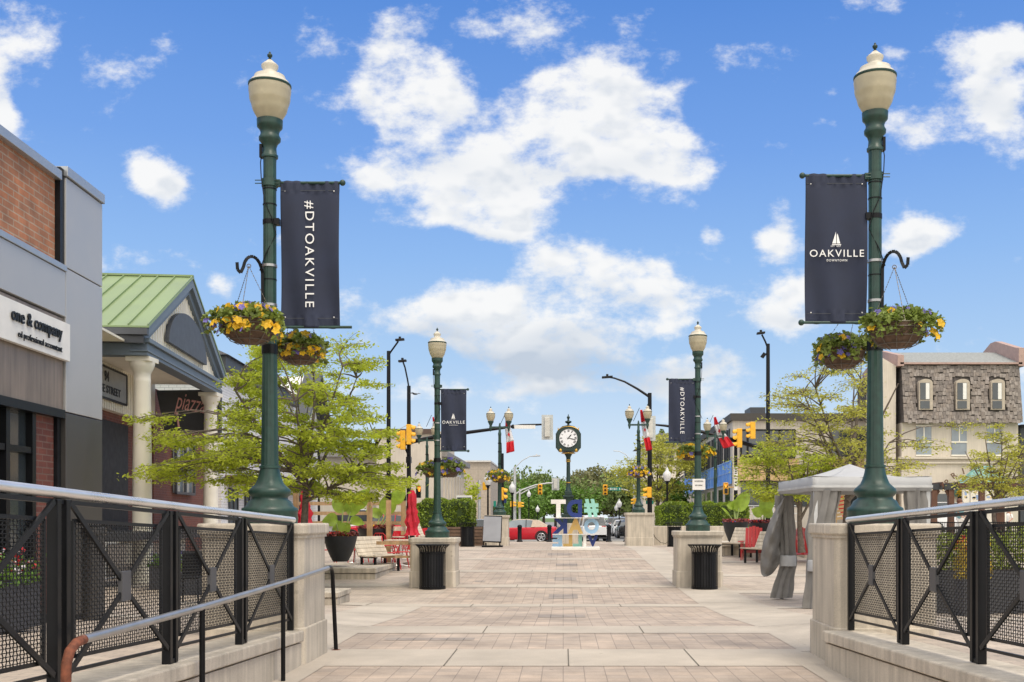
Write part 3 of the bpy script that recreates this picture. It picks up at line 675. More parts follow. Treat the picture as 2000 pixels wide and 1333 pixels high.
# near pair (10.45 m) and middle pair (23.5 m)
DN, DM = 10.45, 23.5
l1, h1 = single_lamp('street_lamp', 'large green lamp post at near left carrying the vertical hashtag banner', (X(527,DN), DN, 1.487), 1)
l2, h2 = single_lamp('street_lamp', 'large green lamp post at near right carrying the sailboat banner', (X(1709,DN), DN, 1.487+.0), -1)
l2.scale = (1,1,1.019)
banner('lamp_banner', 'dark navy banner with vertical white lettering on the near left lamp post', X(527,DN), 1, DN, 200, 548, 663, 355, 641, 'rod')
banner('lamp_banner', 'dark navy banner with white sailboat logo on the near right lamp post', X(1709,DN), -1, DN, 200, 1573, 1693, 341, 632, 'logo')
basket('flower_basket', 'coir flower basket hanging in front of the near left lamp, higher of its two', P(487,632,9.75), .262, P(486,520,9.75), yel_=34, pur_=22)
basket('flower_basket', 'coir flower basket behind the near left lamp, under the navy banner', P(585,680,11.0), .235, P(578,560,11.0), yel_=32, pur_=10)
basket('flower_basket', 'leafy flower basket in front of the near right lamp, higher of its two', P(1752,640,9.75), .262, P(1747,522,9.75), yel_=9, pur_=13, dens=1.25)
basket('flower_basket', 'leafy violet flower basket behind the near right lamp, under the sailboat banner', P(1645,686,11.0), .25, P(1680,570,11.0), yel_=10, pur_=24, dens=1.2)
l3, _ = single_lamp('street_lamp', 'green single lamp post in the middle distance on the left pedestal with a bin', (X(854,DM), DM, 1.10), 1, hook=False)
l4, _ = single_lamp('street_lamp', 'green single lamp post in the middle distance with a white notice on its shaft', (X(1363,DM), DM, 1.245), -1, hook=False)
banner('lamp_banner', 'small dark banner with sailboat logo on the middle left lamp post', X(854,DM), 1, DM, 89, 861, 911, 760, 882, 'logo')
banner('lamp_banner', 'small dark banner with vertical white lettering on the middle right lamp post', X(1363,DM), -1, DM, 89, 1306, 1358, 740, 865, 'hash')
basket('flower_basket', 'flower basket on the left side of the middle left lamp post', P(846,917,24.0), .26, None, yel_=14, pur_=6, dens=.35)
basket('flower_basket', 'trailing violet flower basket right of the middle left lamp post', P(876,914,24.2), .30, None, yel_=2, pur_=20, dens=.45)
basket('flower_basket', 'orange and yellow flower basket left of the middle right lamp post', P(1349,884,24.2), .26, None, yel_=24, pur_=4, dens=.45)
basket('flower_basket', 'small leafy flower basket on the right side of the middle right lamp post', P(1372,882,24.2), .19, None, yel_=8, pur_=2, dens=.35)
t = thing('notice_sign', 'white no smoking notice strapped to the middle right lamp post', 'sign', P(1365,947,DM-.2))
c = P(1365,946.5,DM-.13); m = MB(); m.box(c.x-.14, c.x+.14, c.y, c.y+.01, c.z-.12, c.z+.12); m.build('board', whitepaint, t, bevel=.004)
text('NO SMOKING', c+Vector((0,-.004,.07)), (1,0,0), (0,0,1), w=.18, h=.03, m=black, parent=t, ext=.002); text('NO VAPING', c+Vector((0,-.004,-.02)), (1,0,0), (0,0,1), w=.16, h=.03, m=black, parent=t, ext=.002)
# twin lamps
def twin_lamp(label, loc, h=4.05, arm=.37):
    t = thing('twin_lamp', label, 'twin lamp', loc, 'green twin-globe lamp posts')
    m = MB(); m.lathe(px(BASEP, 1021), n=20); m.build('base', green, t, smooth=60, world=False)
    m = MB(); m.lathe([(.082,.5),(.075,1.6),(.08,1.61),(.08,1.68),(.07,1.69),(.06,h-.4),(.07,h-.38),(.07,h-.3),(.05,h-.25),(.045,h),(.02,h+.12)], n=16); m.build('shaft', green, t, smooth=True, world=False)
    m = MB(); m.box(-arm-.06, arm+.06, -.03, .03, h-.09, h-.02)
    for s in (-1, 1):
        m.lathe([(.01,-.14),(.03,-.1),(.05,-.02),(.055,.02),(.04,.05),(.055,.12),(.075,.16),(.09,.2),(.12,.24),(.12,.29)], (s*arm,0,h-.09), 16)
    m.build('crossarm', green, t, smooth=50, world=False)
    for s in (-1, 1): lantern(t, (s*arm, 0, h-.09+.27-(1021-239)/200*.92), .92)
    m = MB()
    for z in (2.1, 2.6, 2.95): m.lathe([(.07,z-.02),(.078,z-.02),(.078,z+.02),(.07,z+.02)], n=14)
    m.tube([(.07,-.03,1.4),(.09,-.03,1.8),(.06,-.07,2.2),(.08,-.03,2.6),(.07,-.05,2.95)], .012, 6)
    m.build('strap_and_cable', black, t, world=False)
    return t
tw = twin_lamp('green twin lamp left of the clock, above the poster board', (X(976,44.1),44.1,1.62), 3.66)
twin2 = dup(tw, (X(1247,44.1),44.1,1.72), 'green twin lamp right of the clock, on the wide concrete pedestal')
dup(tw, (X(834,50),50,1.5), 'green twin lamp partly hidden behind the middle left lamp post')
dup(tw, (X(1397,50),50,1.7), 'green twin lamp in front of the blue wrapped building')
basket('flower_basket', 'round flower basket on the shaft of the twin lamp left of the clock', P(975,930,43.95), .38, None, yel_=26, pur_=16, dens=.5)
basket('flower_basket', 'violet topped flower basket on the shaft of the twin lamp right of the clock', P(1247,922,43.95), .34, None, yel_=34, pur_=34, dens=.4)
# flags
def flag(label, d, pts, w, m_=None):
    """drooping flag: centre line in px, width in px"""
    t = thing('canadian_flag', label, 'flag', P(pts[0][0], pts[0][1], d), 'red and white flags')
    n = 24; xs = np.interp(np.linspace(0,1,n+1), np.linspace(0,1,len(pts)), [p[0] for p in pts]); ys = np.interp(np.linspace(0,1,n+1), np.linspace(0,1,len(pts)), [p[1] for p in pts]); ws = np.interp(np.linspace(0,1,n+1), np.linspace(0,1,len(w)), w)
    bands = [('red_band', flagred, 0, 7), ('white_band', flagwhite, 7, 17), ('red_band', flagred, 17, 24)]
    for nm, mm, a, b in bands:
        m = MB(); vs = []
        for i in range(a, b+1):
            for j in range(7):
                u = j/6-.5; p = P(xs[i]+u*ws[i], ys[i]-u*ws[i]*.25, d); vs.append((p.x, d+.05*math.sin(j*1.9+i*.25), p.z))
        m.add(vs, [(i*7+j, i*7+j+1, i*7+j+8, i*7+j+7) for i in range(b-a) for j in range(6)]); m.build(nm, mm, t, smooth=True, thick=.004)
    i = 12; c = P(xs[i], ys[i], d-.09); k = ws[i]/F*d*.34
    leaf = [(0,1),(.2,.55),(.45,.7),(.35,.2),(.8,.45),(.75,.2),(1,.1),(.5,-.35),(.6,-.5),(.08,-.42),(.06,-.9),(-.06,-.9),(-.08,-.42),(-.6,-.5),(-.5,-.35),(-1,.1),(-.75,.2),(-.8,.45),(-.35,.2),(-.45,.7),(-.2,.55)]
    m = MB(); an = R(100); m.prism([(c.x+k*(x*math.cos(an)-z*math.sin(an))*.8, c.y, c.z+k*(x*math.sin(an)+z*math.cos(an))) for x, z in leaf], (0,.01,0)); m.build('maple_leaf', flagred, t)
    m = MB(); p0 = P(pts[0][0]-3, pts[0][1]-4, d); p1 = P(pts[-1][0]-ws[-1]*.8, pts[-1][1]-45, d); m.tube([p0, p0+Vector((-.25,0,-.55))], .012, 6); m.build('staff', black, t)
flag('red and white flag hanging from the twin lamp left of the clock', 44.35, [(990,812),(992,838),(996,860),(997,884)], [5,11,14,16])
flag('red and white flag hanging from the twin lamp right of the clock', 44.35, [(1252,801),(1257,828),(1262,852),(1268,880)], [4,9,12,12])
flag('red and white flag blown towards the corner building', 50.3, [(1396,815),(1400,832),(1410,852),(1424,874)], [4,9,17,22])
flag('red and white flag just visible behind the middle left lamp post', 50.3, [(846,815),(847,825),(847,835),(848,845)], [3,4,5,5])

# ------------------------------------------------------------ litter bins
def bin_(label, x, y, z, h=.93, r=.27):
    t = thing('litter_bin', label, 'litter bin', (x, y, z), 'black slatted litter bins')
    m = MB(); m.lathe([(r*.86,.06),(r*.9,h*.8),(.01,h*.8)], n=24); m.build('inner_can', pot, t, smooth=True, world=False)
    m = MB()
    for k in range(28):
        a = 2*math.pi*k/28; ca, sa = math.cos(a), math.sin(a)
        for (r0, z0, r1, z1) in ((r,.03,r,h*.84),(r,h*.84,r*1.06,h*.93),(r*1.06,h*.93,r*1.32,h)):
            m.bar((r0*ca,r0*sa,z0), (r1*ca,r1*sa,z1), .026, .006, up=(ca,sa,0.01))
    m.build('slats', black, t, world=False)
    for rr, z0, z1 in ((r+.008,.0,.06),(r+.008,h*.80,h*.84),(r*1.33,h-.012,h+.012)): m = MB(); m.lathe([(rr-.012,z0),(rr,z0),(rr,z1),(rr-.012,z1)], n=32); m.build('hoop', black, t, smooth=40, world=False)
    return t
b1 = bin_('black litter bin against the middle left pedestal', X(845,22.7), 22.68, gz(-2.8,22.7)+.0)
dup(b1, (X(1376,22.65), 22.63, gz(2.9,22.6)), 'black litter bin against the middle right pedestal')
dup(b1, (X(913,42), 42, gz(-3.7,42)), 'black litter bin beside the brown planter box, left of the poster board')
dup(b1, (X(1317,42), 42, gz(4.3,42)), 'black litter bin in front of the right clipped hedge')

# ------------------------------------------------------------ left modern building (facade direction slightly off the path)
Lx = lambda d: -6.02-.043*(d-14)          # facade plane
def facade(mb, d0, d1, z0, z1, inset=0.0, th=.3, mi=0, fn=None):
    fn = fn or Lx; s = -1
    a, b = fn(d0)+s*inset, fn(d1)+s*inset
    mb.prism([(a,d0,z0),(b,d1,z0),(b,d1,z1),(a,d0,z1)], (s*th, 0, 0), mi); return mb
B = thing('office_building', 'modern grey panelled building with orange brick upper wall at the left edge', 'building', (-6.3, 10, .4))
TD0, TD1 = 12.92, 14.05    # tower
m = MB()
for z0, z1 in ((2.815,4.54),(4.555,5.63)): facade(m, TD0, TD1, z0, z1, 0, 2.2)
m.build('tower_panels', greypanel, B, bevel=.006)
m = MB(); facade(m, TD0, TD1, .35, 2.80, 0, 2.2); m.build('lower_tower_panel', greypanel_d, B, bevel=.006)  # dark end of the metal's reflection gradient put into the panel colour
m = MB(); facade(m, TD0-.02, TD1+.015, 5.64, 5.76, -.03, 2.3); m.build('tower_coping', mat('light_metal', (.42,.44,.46), .35, metal=.6, var=.05), B, bevel=.006)
m = MB(); facade(m, TD0-.12, TD0-.005, 4.5, 5.72, .02, 1); facade(m, TD0-.10, TD0-.004, .35, 3.93, .06, 1); facade(m, TD0-.1, TD1-.01, .2, .36, .05, 1.8); m.build('dark_joint_panel', satin, B)
m = MB(); facade(m, 6, TD0-.13, 4.56, 5.56, .08, .4); m.build('brick_wall', orangebrick, B)
m = MB(); facade(m, 6, TD0-.11, 5.56, 5.67, .0, .5); m.build('parapet', mat('light_metal'), B, bevel=.006)
m = MB(); facade(m, 6, TD0-.01, 4.49, 4.56, -.02, .5); m.build('ledge', mat('light_metal'), B, bevel=.004)
m = MB()
for a, b in ((6,8.4),(8.42,10.8),(10.82,12.905)): facade(m, a, b, 3.95, 4.485, .0, .4)
m.build('fascia_panel', greypanel, B, bevel=.004)
m = MB()
for a, b in ((6,9.4),(9.42,12.905)): facade(m, a, b, 2.83, 3.93, .03, .3)
m.build('wood_band', woodpanel, B, bevel=.004)
m = MB(); facade(m, 6, 12.9, 2.73, 2.83, .0, .3); facade(m, 6, 12.9, .2, .42, .04, .3)
for d in (7.0, 8.6, 10.2, 11.62, 12.25): facade(m, d-.045, d+.045, .42, 2.73, .08, .12)
facade(m, 6, 12.25, 2.27, 2.34, .09, .12); m.build('window_frame', black, B)
m = MB(); facade(m, 6, 12.25, .42, 2.73, .16, .03); m.build('shop_window', glass, B)
m = MB(); facade(m, 12.30, TD0-.12, .3, 2.73, .10, .3); m.build('brick_pier', redbrick, B)
# sign board
nx = Vector((.043*-1, 1, 0)).normalized(); out_ = Vector((1, .043, 0))
SG = MB(); facade(SG, 9.0, TD0+.0, 3.415, 3.86, -.05, .06); sg = SG.build('sign_board', whitepaint, B, bevel=.004)
r_ = Vector((-.043,1,0))
e = Vector((Lx(12.66)+.06, 12.66, 3.69))
text('one & company', e, r_, (0,0,1), h=.185, parent=sg, m=satin, ext=.012, align='r', name='lettering', bold=.012)
text('ed professional accountant', e+Vector((0,0,-.18)), r_, (0,0,1), h=.095, parent=sg, m=satin, ext=.008, align='r', name='lettering')
# rear mass of the building
m = MB(); m.box(-14, -6.9, 6, 13.9, .2, 5.5); m.build('side_wall', greypanel_d, B)
for o in kids(sg): pass

# ------------------------------------------------------------ portico building
PD0, PD1 = 24.0, 31.2
Px = lambda d: X(283,24)-.105*(d-24)       # front line of the columns
Q = thing('portico_building', 'cream gabled portico with green metal roof, columns and a red brick wall behind', 'building', (-10,27,0))
zb_, zt_ = 5.12, 5.42
v = Vector((Px(PD1)-Px(PD0), PD1-PD0, 0)); vn = v.normalized(); nn = Vector((vn.y, -vn.x, 0))   # nn points to the path
def W_(s, o, z): p = Vector((Px(PD0), PD0, 0))+vn*s+nn*o; return Vector((p.x, p.y, z))
Lp = v.length
for s_, k in ((0.15, 1), (Lp-.15, 1)):
    m = MB(); c = W_(s_, -.1, 0)
    m.lathe([(.26,0),(.26,.25),(.235,.3),(.215,.36),(.205,2.6),(.18,4.55),(.185,4.57),(.185,4.62),(.18,4.64),(.18,4.76),(.2,4.8),(.25,4.9),(.27,4.96),(.27,5.02)], c, 32, flute=lambda k_, r, z: 1-.025*(k_ % 2)*(.4 < z < 4.5))
    m.box(c.x-.27, c.x+.27, c.y-.27, c.y+.27, 5.02, 5.12); m.build('column', cream, Q, smooth=30)
def wbox(mb, s0, s1, o0, o1, z0, z1, mi=0):
    a, b, c, d = W_(s0,o0,z0), W_(s1,o0,z0), W_(s1,o1,z0), W_(s0,o1,z0); mb.prism([a,b,c,d], (0,0,z1-z0), mi)
m = MB(); wbox(m, -.25, Lp+.2, -.22, .12, 5.12, 5.40); wbox(m, -.32, Lp+.27, -.28, .19, 5.40, 5.5); wbox(m, -.3, Lp+.25, -.25, .15, 5.20, 5.24)
wbox(m, -.25, .09, -6, -.22, 5.12, 5.40); wbox(m, -.32, .15, -6, -.28, 5.40, 5.5); m.build('beam', bluetrim, Q, bevel=.01)
# gable wall: eave at 6.1 apex at 8.5
za, zp = 5.86, 7.55; mid = Lp/2
m = MB(); m.prism([W_(-.1,0,5.5), W_(Lp+.05,0,5.5), W_(Lp+.05,0,za), W_(mid,0,zp-.15), W_(-.1,0,za)], nn*-.15)
m.prism([W_(-.1,-.16,5.5), W_(-.1,-6,5.5), W_(-.1,-6,za), W_(-.1,-.16,za)], vn*.12)
for k in range(34): 
    s_ = -.05+k*(Lp/33.5); zt = za+(zp-.2-za)*(1-abs(s_-mid)/mid) if True else 0
    wbox(m, s_-.012, s_+.012, .0, .018, 5.5, max(5.55, zt))
for k in range(14): 
    p = W_(-.1, -.3-k*.22, 5.5); m.prism([p, p+nn*.024, p+nn*.024-vn*.018, p-vn*.018], (0,0,za-5.5))
m.build('gable_wall', cream, Q)
m = MB()
for (sa, sb) in ((-.42, mid), (Lp+.42, mid)):
    slope = (zp-za)/(mid+.1); zA = za-.42*slope+.02
    for (o0, o1, t0, t1) in ((.0,.10,-.34,0.0),(.10,.2,-.16,.04)):
        a, b = W_(sa,o0,zA), W_(sb,o0,zp+.05); 
        m.prism([a+Vector((0,0,t0)), b+Vector((0,0,t0)), b+Vector((0,0,t1)), a+Vector((0,0,t1))], nn*(o1-o0))
m.build('rake_trim', bluetrim, Q)
m = MB(); D0 = -6.5
for sg_ in (-1, 1):
    s_e = -.5 if sg_ < 0 else Lp+.5; zE = za-.5*(zp-za)/(mid+.1)+.06
    m.prism([W_(s_e,.22,zE), W_(s_e,D0,zE), W_(mid,D0,zp+.12), W_(mid,.22,zp+.12)], (0,0,.04))
    nr = 16
    for k in range(nr+1):
        o = .2+(D0-.2)*k/nr; a, b = W_(s_e,o,zE+.04), W_(mid,o,zp+.16)
        m.bar(a+Vector((0,0,.02)), b+Vector((0,0,.02)), .02, .05)
m.bar(W_(mid,.22,zp+.18), W_(mid,D0,zp+.18), .12, .05)
m.build('roof', greenroof, Q)
m = MB(); a = W_(-.5,.2,za-.26); b = W_(-.5,D0,za-.26); m.bar(a, b, .16, .14); a = W_(-.42,.1,za-.42); b = W_(-.42,D0,za-.42); m.bar(a, b, .12, .16); m.build('gutter', charcoal, Q)
m = MB(); cx = mid-.05; pts = [W_(cx+2.0*math.cos(a), .03, 5.72+.98*math.sin(a)) for a in np.linspace(0, math.pi, 28)]; m.prism(pts, nn*.10); m.build('arched_panel', charcoal, Q)
def Sf(px_, o):
    lo, hi = -8.0, 16.0
    for _ in range(50):
        md = (lo+hi)/2; p = W_(md, o, 0)
        if VX+F*p.x/p.y < px_: lo = md
        else: hi = md
    return lo
# recessed wall, signs, stair
m = MB(); m.prism([W_(-4,-1.95,0), W_(Sf(303,-1.95),-1.95,0), W_(Sf(303,-1.95),-1.95,4.25), W_(-4,-1.95,4.25)], nn*-.2); m.prism([W_(Sf(300,-1.8),-1.8,0), W_(Sf(424,-1.8),-1.8,0), W_(Sf(424,-1.8),-1.8,5.3), W_(Sf(300,-1.8),-1.8,5.3)], nn*-.2); m.build('brick_wall', redbrick, Q)
m = MB(); m.prism([W_(-4,-1.75,4.25), W_(Sf(303,-1.75),-1.75,4.25), W_(Sf(303,-1.75),-1.75,5.5), W_(-4,-1.75,5.5)], nn*-.2)
for k in range(56): p = W_(-4+k*.18,-1.75,4.25); m.prism([p, p+vn*.02, p+vn*.02+nn*.02, p+nn*.02], (0,0,1.1))
m.prism([W_(-4,-1.75,5.38), W_(Lp,-1.75,5.38), W_(Lp,-.3,5.38), W_(-4,-.3,5.38)], (0,0,.05)); m.build('siding', cream, Q)
m = MB(); m.prism([W_(-1.2,-1.94,0.8), W_(Sf(246,-1.94),-1.94,.8), W_(Sf(246,-1.94),-1.94,4.0), W_(-1.2,-1.94,4.0)], nn*.06); m.build('dark_entrance', mat('deep_black', (.006,.006,.007), .6), Q)  # flat black sheet painted in for the shade of the porch recess
def board(nm, s0, s1, o, z0, z1, mt, frame=satin):
    m = MB(); m.prism([W_(s0,o,z0), W_(s1,o,z0), W_(s1,o,z1), W_(s0,o,z1)], nn*.06); b = m.build(nm, mt, Q)
    m = MB()
    for (p, q) in ((W_(s0,o+.05,z0),W_(s1,o+.05,z0)),(W_(s0,o+.05,z1),W_(s1,o+.05,z1)),(W_(s0,o+.05,z0),W_(s0,o+.05,z1)),(W_(s1,o+.05,z0),W_(s1,o+.05,z1))): m.bar(p, q, .05, .05)
    m.build('frame', frame, b); return b
b94 = board('address_board', Sf(150,-1.7), Sf(243,-1.7), -1.7, 4.47, 5.24, signgrey)
text('94', W_(Sf(209,-1.63),-1.63,5.02), vn, (0,0,1), h=.26, parent=b94, m=black, bold=.02); text('GEORGE STREET', W_(Sf(204,-1.63),-1.63,4.70), vn, (0,0,1), h=.2, w=2.6, parent=b94, m=black, bold=.02)
dB = 31.4
m = MB(); m.prism([(X(305,dB),dB,Z(763,dB)),(X(432,dB),dB,Z(761,dB)),(X(432,dB),dB,Z(846,dB)),(X(322,dB),dB,Z(846,dB))], (0,.08,0)); bp_ = m.build('restaurant_board', charcoal, Q)
text('piazza', (X(372,dB), dB-.02, Z(793,dB)), (1,0,-.18), (.12,0,1), h=.62, w=X(402,dB)-X(344,dB), parent=bp_, m=pink, shear=.25)
m = MB(); m.tube([(X(346,dB),dB-.03,Z(806,dB)), (X(350,dB),dB-.03,Z(836,dB))], .03, 6); m.build('lettering', pink, bp_)
for s0 in (Sf(337,-1.78),):
    m = MB(); m.prism([W_(s0,-1.77,2.3), W_(s0+2.4,-1.77,2.3), W_(s0+2.4,-1.77,3.9), W_(s0,-1.77,3.9)], nn*.03); w_ = m.build('window', glass2, Q)
    m = MB()
    for (p, q) in (((0,2.3),(2.4,2.3)),((0,3.9),(2.4,3.9)),((0,2.3),(0,3.9)),((1.2,2.3),(1.2,3.9)),((2.4,2.3),(2.4,3.9))): m.bar(W_(s0+p[0],-1.68,p[1]), W_(s0+q[0],-1.68,q[1]), .08, .08)
    m.build('frame', charcoal, w_)
m = MB(); wbox(m, -1.4, .4, -3, .15, 1.05, 1.22); wbox(m, Lp*.3, Lp*1.3, -3, -.6, .95, 1.2); m.build('entrance_ledge', charcoal, Q)
m = MB(); wbox(m, .1, Lp*1.2, -1.5, -1.2, 0.0, .95); m.build('shop_front', cream, Q)
m = MB(); wbox(m, 1.2, Lp*.9, -1.19, -1.16, .15, .9); m.build('shop_window', glass, Q)
m = MB(); wbox(m, -1.7, .7, -1.2, -1.1, .1, .95); m.build('entrance_glazing', glass, Q)
m = MB()
for k in range(16): p = W_(-2.2+k*.16,-1.0,1.22); m.bar(p, p+Vector((0,0,.85)), .02, .02, up=(0,1,0))
m.bar(W_(-2.2,-1,2.08), W_(.6,-1,2.0), .05, .05); m.bar(W_(-2.2,-.9,2.05), W_(.7,-.9,1.2), .06, .06); m.build('stair_railing', satin, Q)

# ------------------------------------------------------------ white brick building behind the left tree
Vb = thing('white_brick_building', 'white brick building with a slate roof behind the left locust tree', 'building', (-11,45,0))
wx = lambda d: X(432,39.5)-.055*(d-39.5)
m = MB(); m.prism([(wx(39.5),39.5,-.2),(wx(60),60,-.2),(wx(60),60,6.96),(wx(39.5),39.5,6.96)], (-8,0,0)); m.build('wall', whitebrick, Vb)
m = MB(); m.prism([(wx(39)+.3,39,6.96),(wx(53)+.3,53,6.96),(wx(53)+.3,53,7.4),(wx(39)+.3,39,7.4)], (-8.6,0,0)); m.build('fascia', charcoal, Vb)
m = MB(); m.add([(wx(38.8)+.45,38.8,7.41),(wx(53)+.45,53,7.41),(wx(53)-4,53,9.4),(wx(38.8)-4,38.8,9.4)], [(0,1,2,3)]); m.add([(wx(38.8)+.45,38.8,7.41),(wx(38.8)-4,38.8,9.4),(wx(38.8)-8.4,38.8,7.41)], [(0,1,2)]); m.build('roof', slate, Vb)
# gable end on the far part
m = MB(); a = (wx(55), 55); m.prism([(wx(53.5)+.1,53.5,6.5),(wx(60)+.1,60,6.5),(wx(57)+.1,57,9.0)], (-6,0,0)); m.build('gable', whitebrick, Vb)
m = MB()
for (p, q) in (((53.2,6.4),(57,9.1)),((60.4,6.4),(57,9.1))):
    m.bar((wx(p[0])+.3,p[0],p[1]), (wx(q[0])+.3,q[0],q[1]), .9, .16)
    m.bar((wx(p[0])+.2,p[0],p[1]-.3), (wx(q[0])+.2,q[0],q[1]-.3), .1, .3)
m.build('gable_roof_edge', charcoal, Vb)
for k, (d, z0, z1) in enumerate([(40.5,1.0,2.6),(43,1.0,2.6),(46,.4,2.6),(50,1,2.6),(54,1,2.6),(42,4,5.6),(48,4,5.6),(54,4,5.6)]):
    m = MB(); m.prism([(wx(d)+.03,d,z0),(wx(d+1.2)+.03,d+1.2,z0),(wx(d+1.2)+.03,d+1.2,z1),(wx(d)+.03,d,z1)], (-.1,0,0)); w_ = m.build('window', glass2, Vb)
    m = MB()
    for dd in (d, d+.6, d+1.2): m.bar((wx(dd)+.06,dd,z0), (wx(dd)+.06,dd,z1), .07, .07, up=(0,1,0))
    for z in (z0, z1): m.bar((wx(d)+.06,d,z), (wx(d+1.2)+.06,d+1.2,z), .08, .08)
    m.build('frame', charcoal, w_)
for d in (54, 58.6):
    m = MB(); m.tube([(wx(d)+.3,d,.1),(wx(d)+.3,d,7.0 if d < 52 else 6.2)], .07, 8); m.build('downpipe', satin, Vb)
m = MB(); m.prism([(wx(40)+.9,40,2.85),(wx(58)+.9,58,2.85),(wx(58)+.9,58,3.1),(wx(40)+.9,40,3.1)], (-1.2,0,0)); m.build('canopy', redbrick, Vb)

# ------------------------------------------------------------ far left: civic building with pilasters, sandstone block
C1 = thing('beige_corner_building', 'beige rendered building with dark brown roof edge left of the middle left lamp', 'building', (-9,64,0))
m = MB(); m.box(X(735,64), X(861,64), 64, 72, -.2, Z(843,64)); m.build('wall', creamwall, C1)
m = MB(); m.box(X(735,64)-.2, X(848,64), 63.8, 72, Z(847,63.8), Z(838,63.8)); m.build('roof_edge', mat('brown_trim', (.10,.065,.05), .7), C1)
m = MB(); m.box(X(790,64), X(800,64), 63.95, 64.1, 0, 2.2); m.build('door', brownwood, C1)
C2 = thing('pilastered_building', 'long beige building with tall pilasters facing the street on the left', 'building', (-8,70,0))
x0 = X(861,65); m = MB(); m.box(x0-10, x0, 65, 80, -.2, 5.15); m.box(X(848,65),x0,64.6,65,-.2,5.2); m.build('wall', creamwall, C2)
m = MB(); m.box(x0-10.2, x0+.45, 64.5, 80.4, 5.15, 5.5); m.build('cornice', mat('grey_cornice', (.25,.24,.23), .7), C2, bevel=.02)
for k in range(9):
    m = MB(); d = 65.4+k*1.75; m.box(x0, x0+.22, d, d+.55, 0, 4.3); m.build('pilaster', creamwall, C2)
for k in range(8):
    m = MB(); d = 66.05+k*1.75; m.box(x0-.02, x0+.03, d, d+1.0, .7, 4.0); m.build('window', glass, C2)
m = MB(); m.box(x0+.01, x0+.08, 67, 77, 4.35, 4.75); m.build('name_panel', whitepaint, C2)
C3 = thing('sandstone_block', 'plain square sandstone building left of the far clock, above the pilastered one', 'building', (-7.5,97,0))
m = MB(); m.box(X(880,92), X(958,92), 92, 105, -.2, Z(903,92)); m.build('wall', sandwall, C3)
m = MB(); m.box(X(880,92)-.1, X(959,92), 91.8, 105.2, Z(903,92), Z(900,92)); m.build('parapet', mat('pale_coping', (.6,.58,.54), .7), C3)
for k in range(2):
    m = MB(); m.box(X(935,92), X(952,92), 91.93, 92.05, 0, 1.3) if k == 0 else m.box(X(958,92)-.05, X(958,92)+.05, 95, 99, 0, 2.5); m.build('opening', glass, C3)
# parking sign at the hedge end
t = thing('lawn_sign', 'white and navy sign board at the right end of the left hedge', 'sign', P(906,1000,47)); c = P(906,975,46.9)
m = MB(); m.box(X(891,47), X(922,47), 47, 47.06, Z(985,47), Z(968,47)); m.build('board', whitepaint, t); m = MB(); m.box(X(893,47), X(920,47), 46.96, 47, Z(982,47), Z(972,47)); pn = m.build('panel', navy, t)
m = MB()
for k in range(9): x = X(895.5+k*2.6,47); m.box(x, x+.03, 46.94, 46.96, Z(978.5,47), Z(975.5,47))
m.build('lettering', whitep, pn)
m = MB(); m.box(X(892,47), X(893.5,47), 47.06, 47.1, .3, Z(970,47)); m.box(X(919.5,47), X(921,47), 47.06, 47.1, .3, Z(970,47)); m.build('legs', whitepaint, t)

# ------------------------------------------------------------ right: corner building, mansard building
K = thing('corner_building', 'two storey beige corner building with blue protective film along its side windows', 'building', (12,66,0))
kx = lambda d: X(1431,64)+.026*(d-64); ZT = Z(822,64)
m = MB(); m.prism([(kx(64),64,-.2),(X(1765,64),64,-.2),(X(1765,64),74,-.2),(kx(98)+4,98,-.2),(kx(98),98,-.2)], (0,0,ZT+.2)); m.build('wall', beigewall, K)
m = MB(); m.prism([(kx(63.8)-.15,63.8,ZT),(X(1765,64),63.8,ZT),(X(1765,64),74,ZT),(kx(98.2)+4,98.2,ZT),(kx(98.2)-.15,98.2,ZT)], (0,0,.42)); m.build('parapet', mat('dark_parapet', (.06,.055,.05), .7), K)
m = MB(); m.box(X(1465,66), X(1495,66), 66, 68, ZT+.4, ZT+1.0); m.build('roof_unit', charcoal, K)
n_ = 9
for k in range(n_):
    d0 = 65.2+k*3.55; d1 = d0+2.3
    m = MB(); m.prism([(kx(d0)-.02,d0,4.95),(kx(d1)-.02,d1,4.95),(kx(d1)-.02,d1,6.9),(kx(d0)-.02,d0,6.9)], (.05,0,0)); w_ = m.build('upper_window', glass, K)
    m = MB()
    for dd in (d0, (d0+d1)/2, d1): m.bar((kx(dd)-.04,dd,4.95),(kx(dd)-.04,dd,6.9), .1, .1, up=(0,1,0))
    m.build('frame', charcoal, w_)
    m = MB(); m.prism([(kx(d0)-.02,d0,.5),(kx(d1)-.02,d1,.5),(kx(d1)-.02,d1,3.3),(kx(d0)-.02,d0,3.3)], (.05,0,0)); m.build('shop_window', glass, K)
m = MB(); m.prism([(kx(64.2)-.08,64.2,3.55),(kx(96)-.08,96,3.55),(kx(96)-.08,96,4.9),(kx(64.2)-.08,64.2,4.9)], (.05,0,0)); bf = m.build('blue_film', bluefilm, K)
m = MB()
for k in range(19): d = 64.3+k*1.75; m.bar((kx(d)-.10,d,3.55),(kx(d)-.10,d,4.9), .07, .04, up=(0,1,0))
for z in (3.55,4.22,4.9): m.bar((kx(64.2)-.1,64.2,z),(kx(96)-.1,96,z), .04, .07)
m.build('film_frame', mat('pale_blue_bar', (.25,.42,.75), .5), bf)
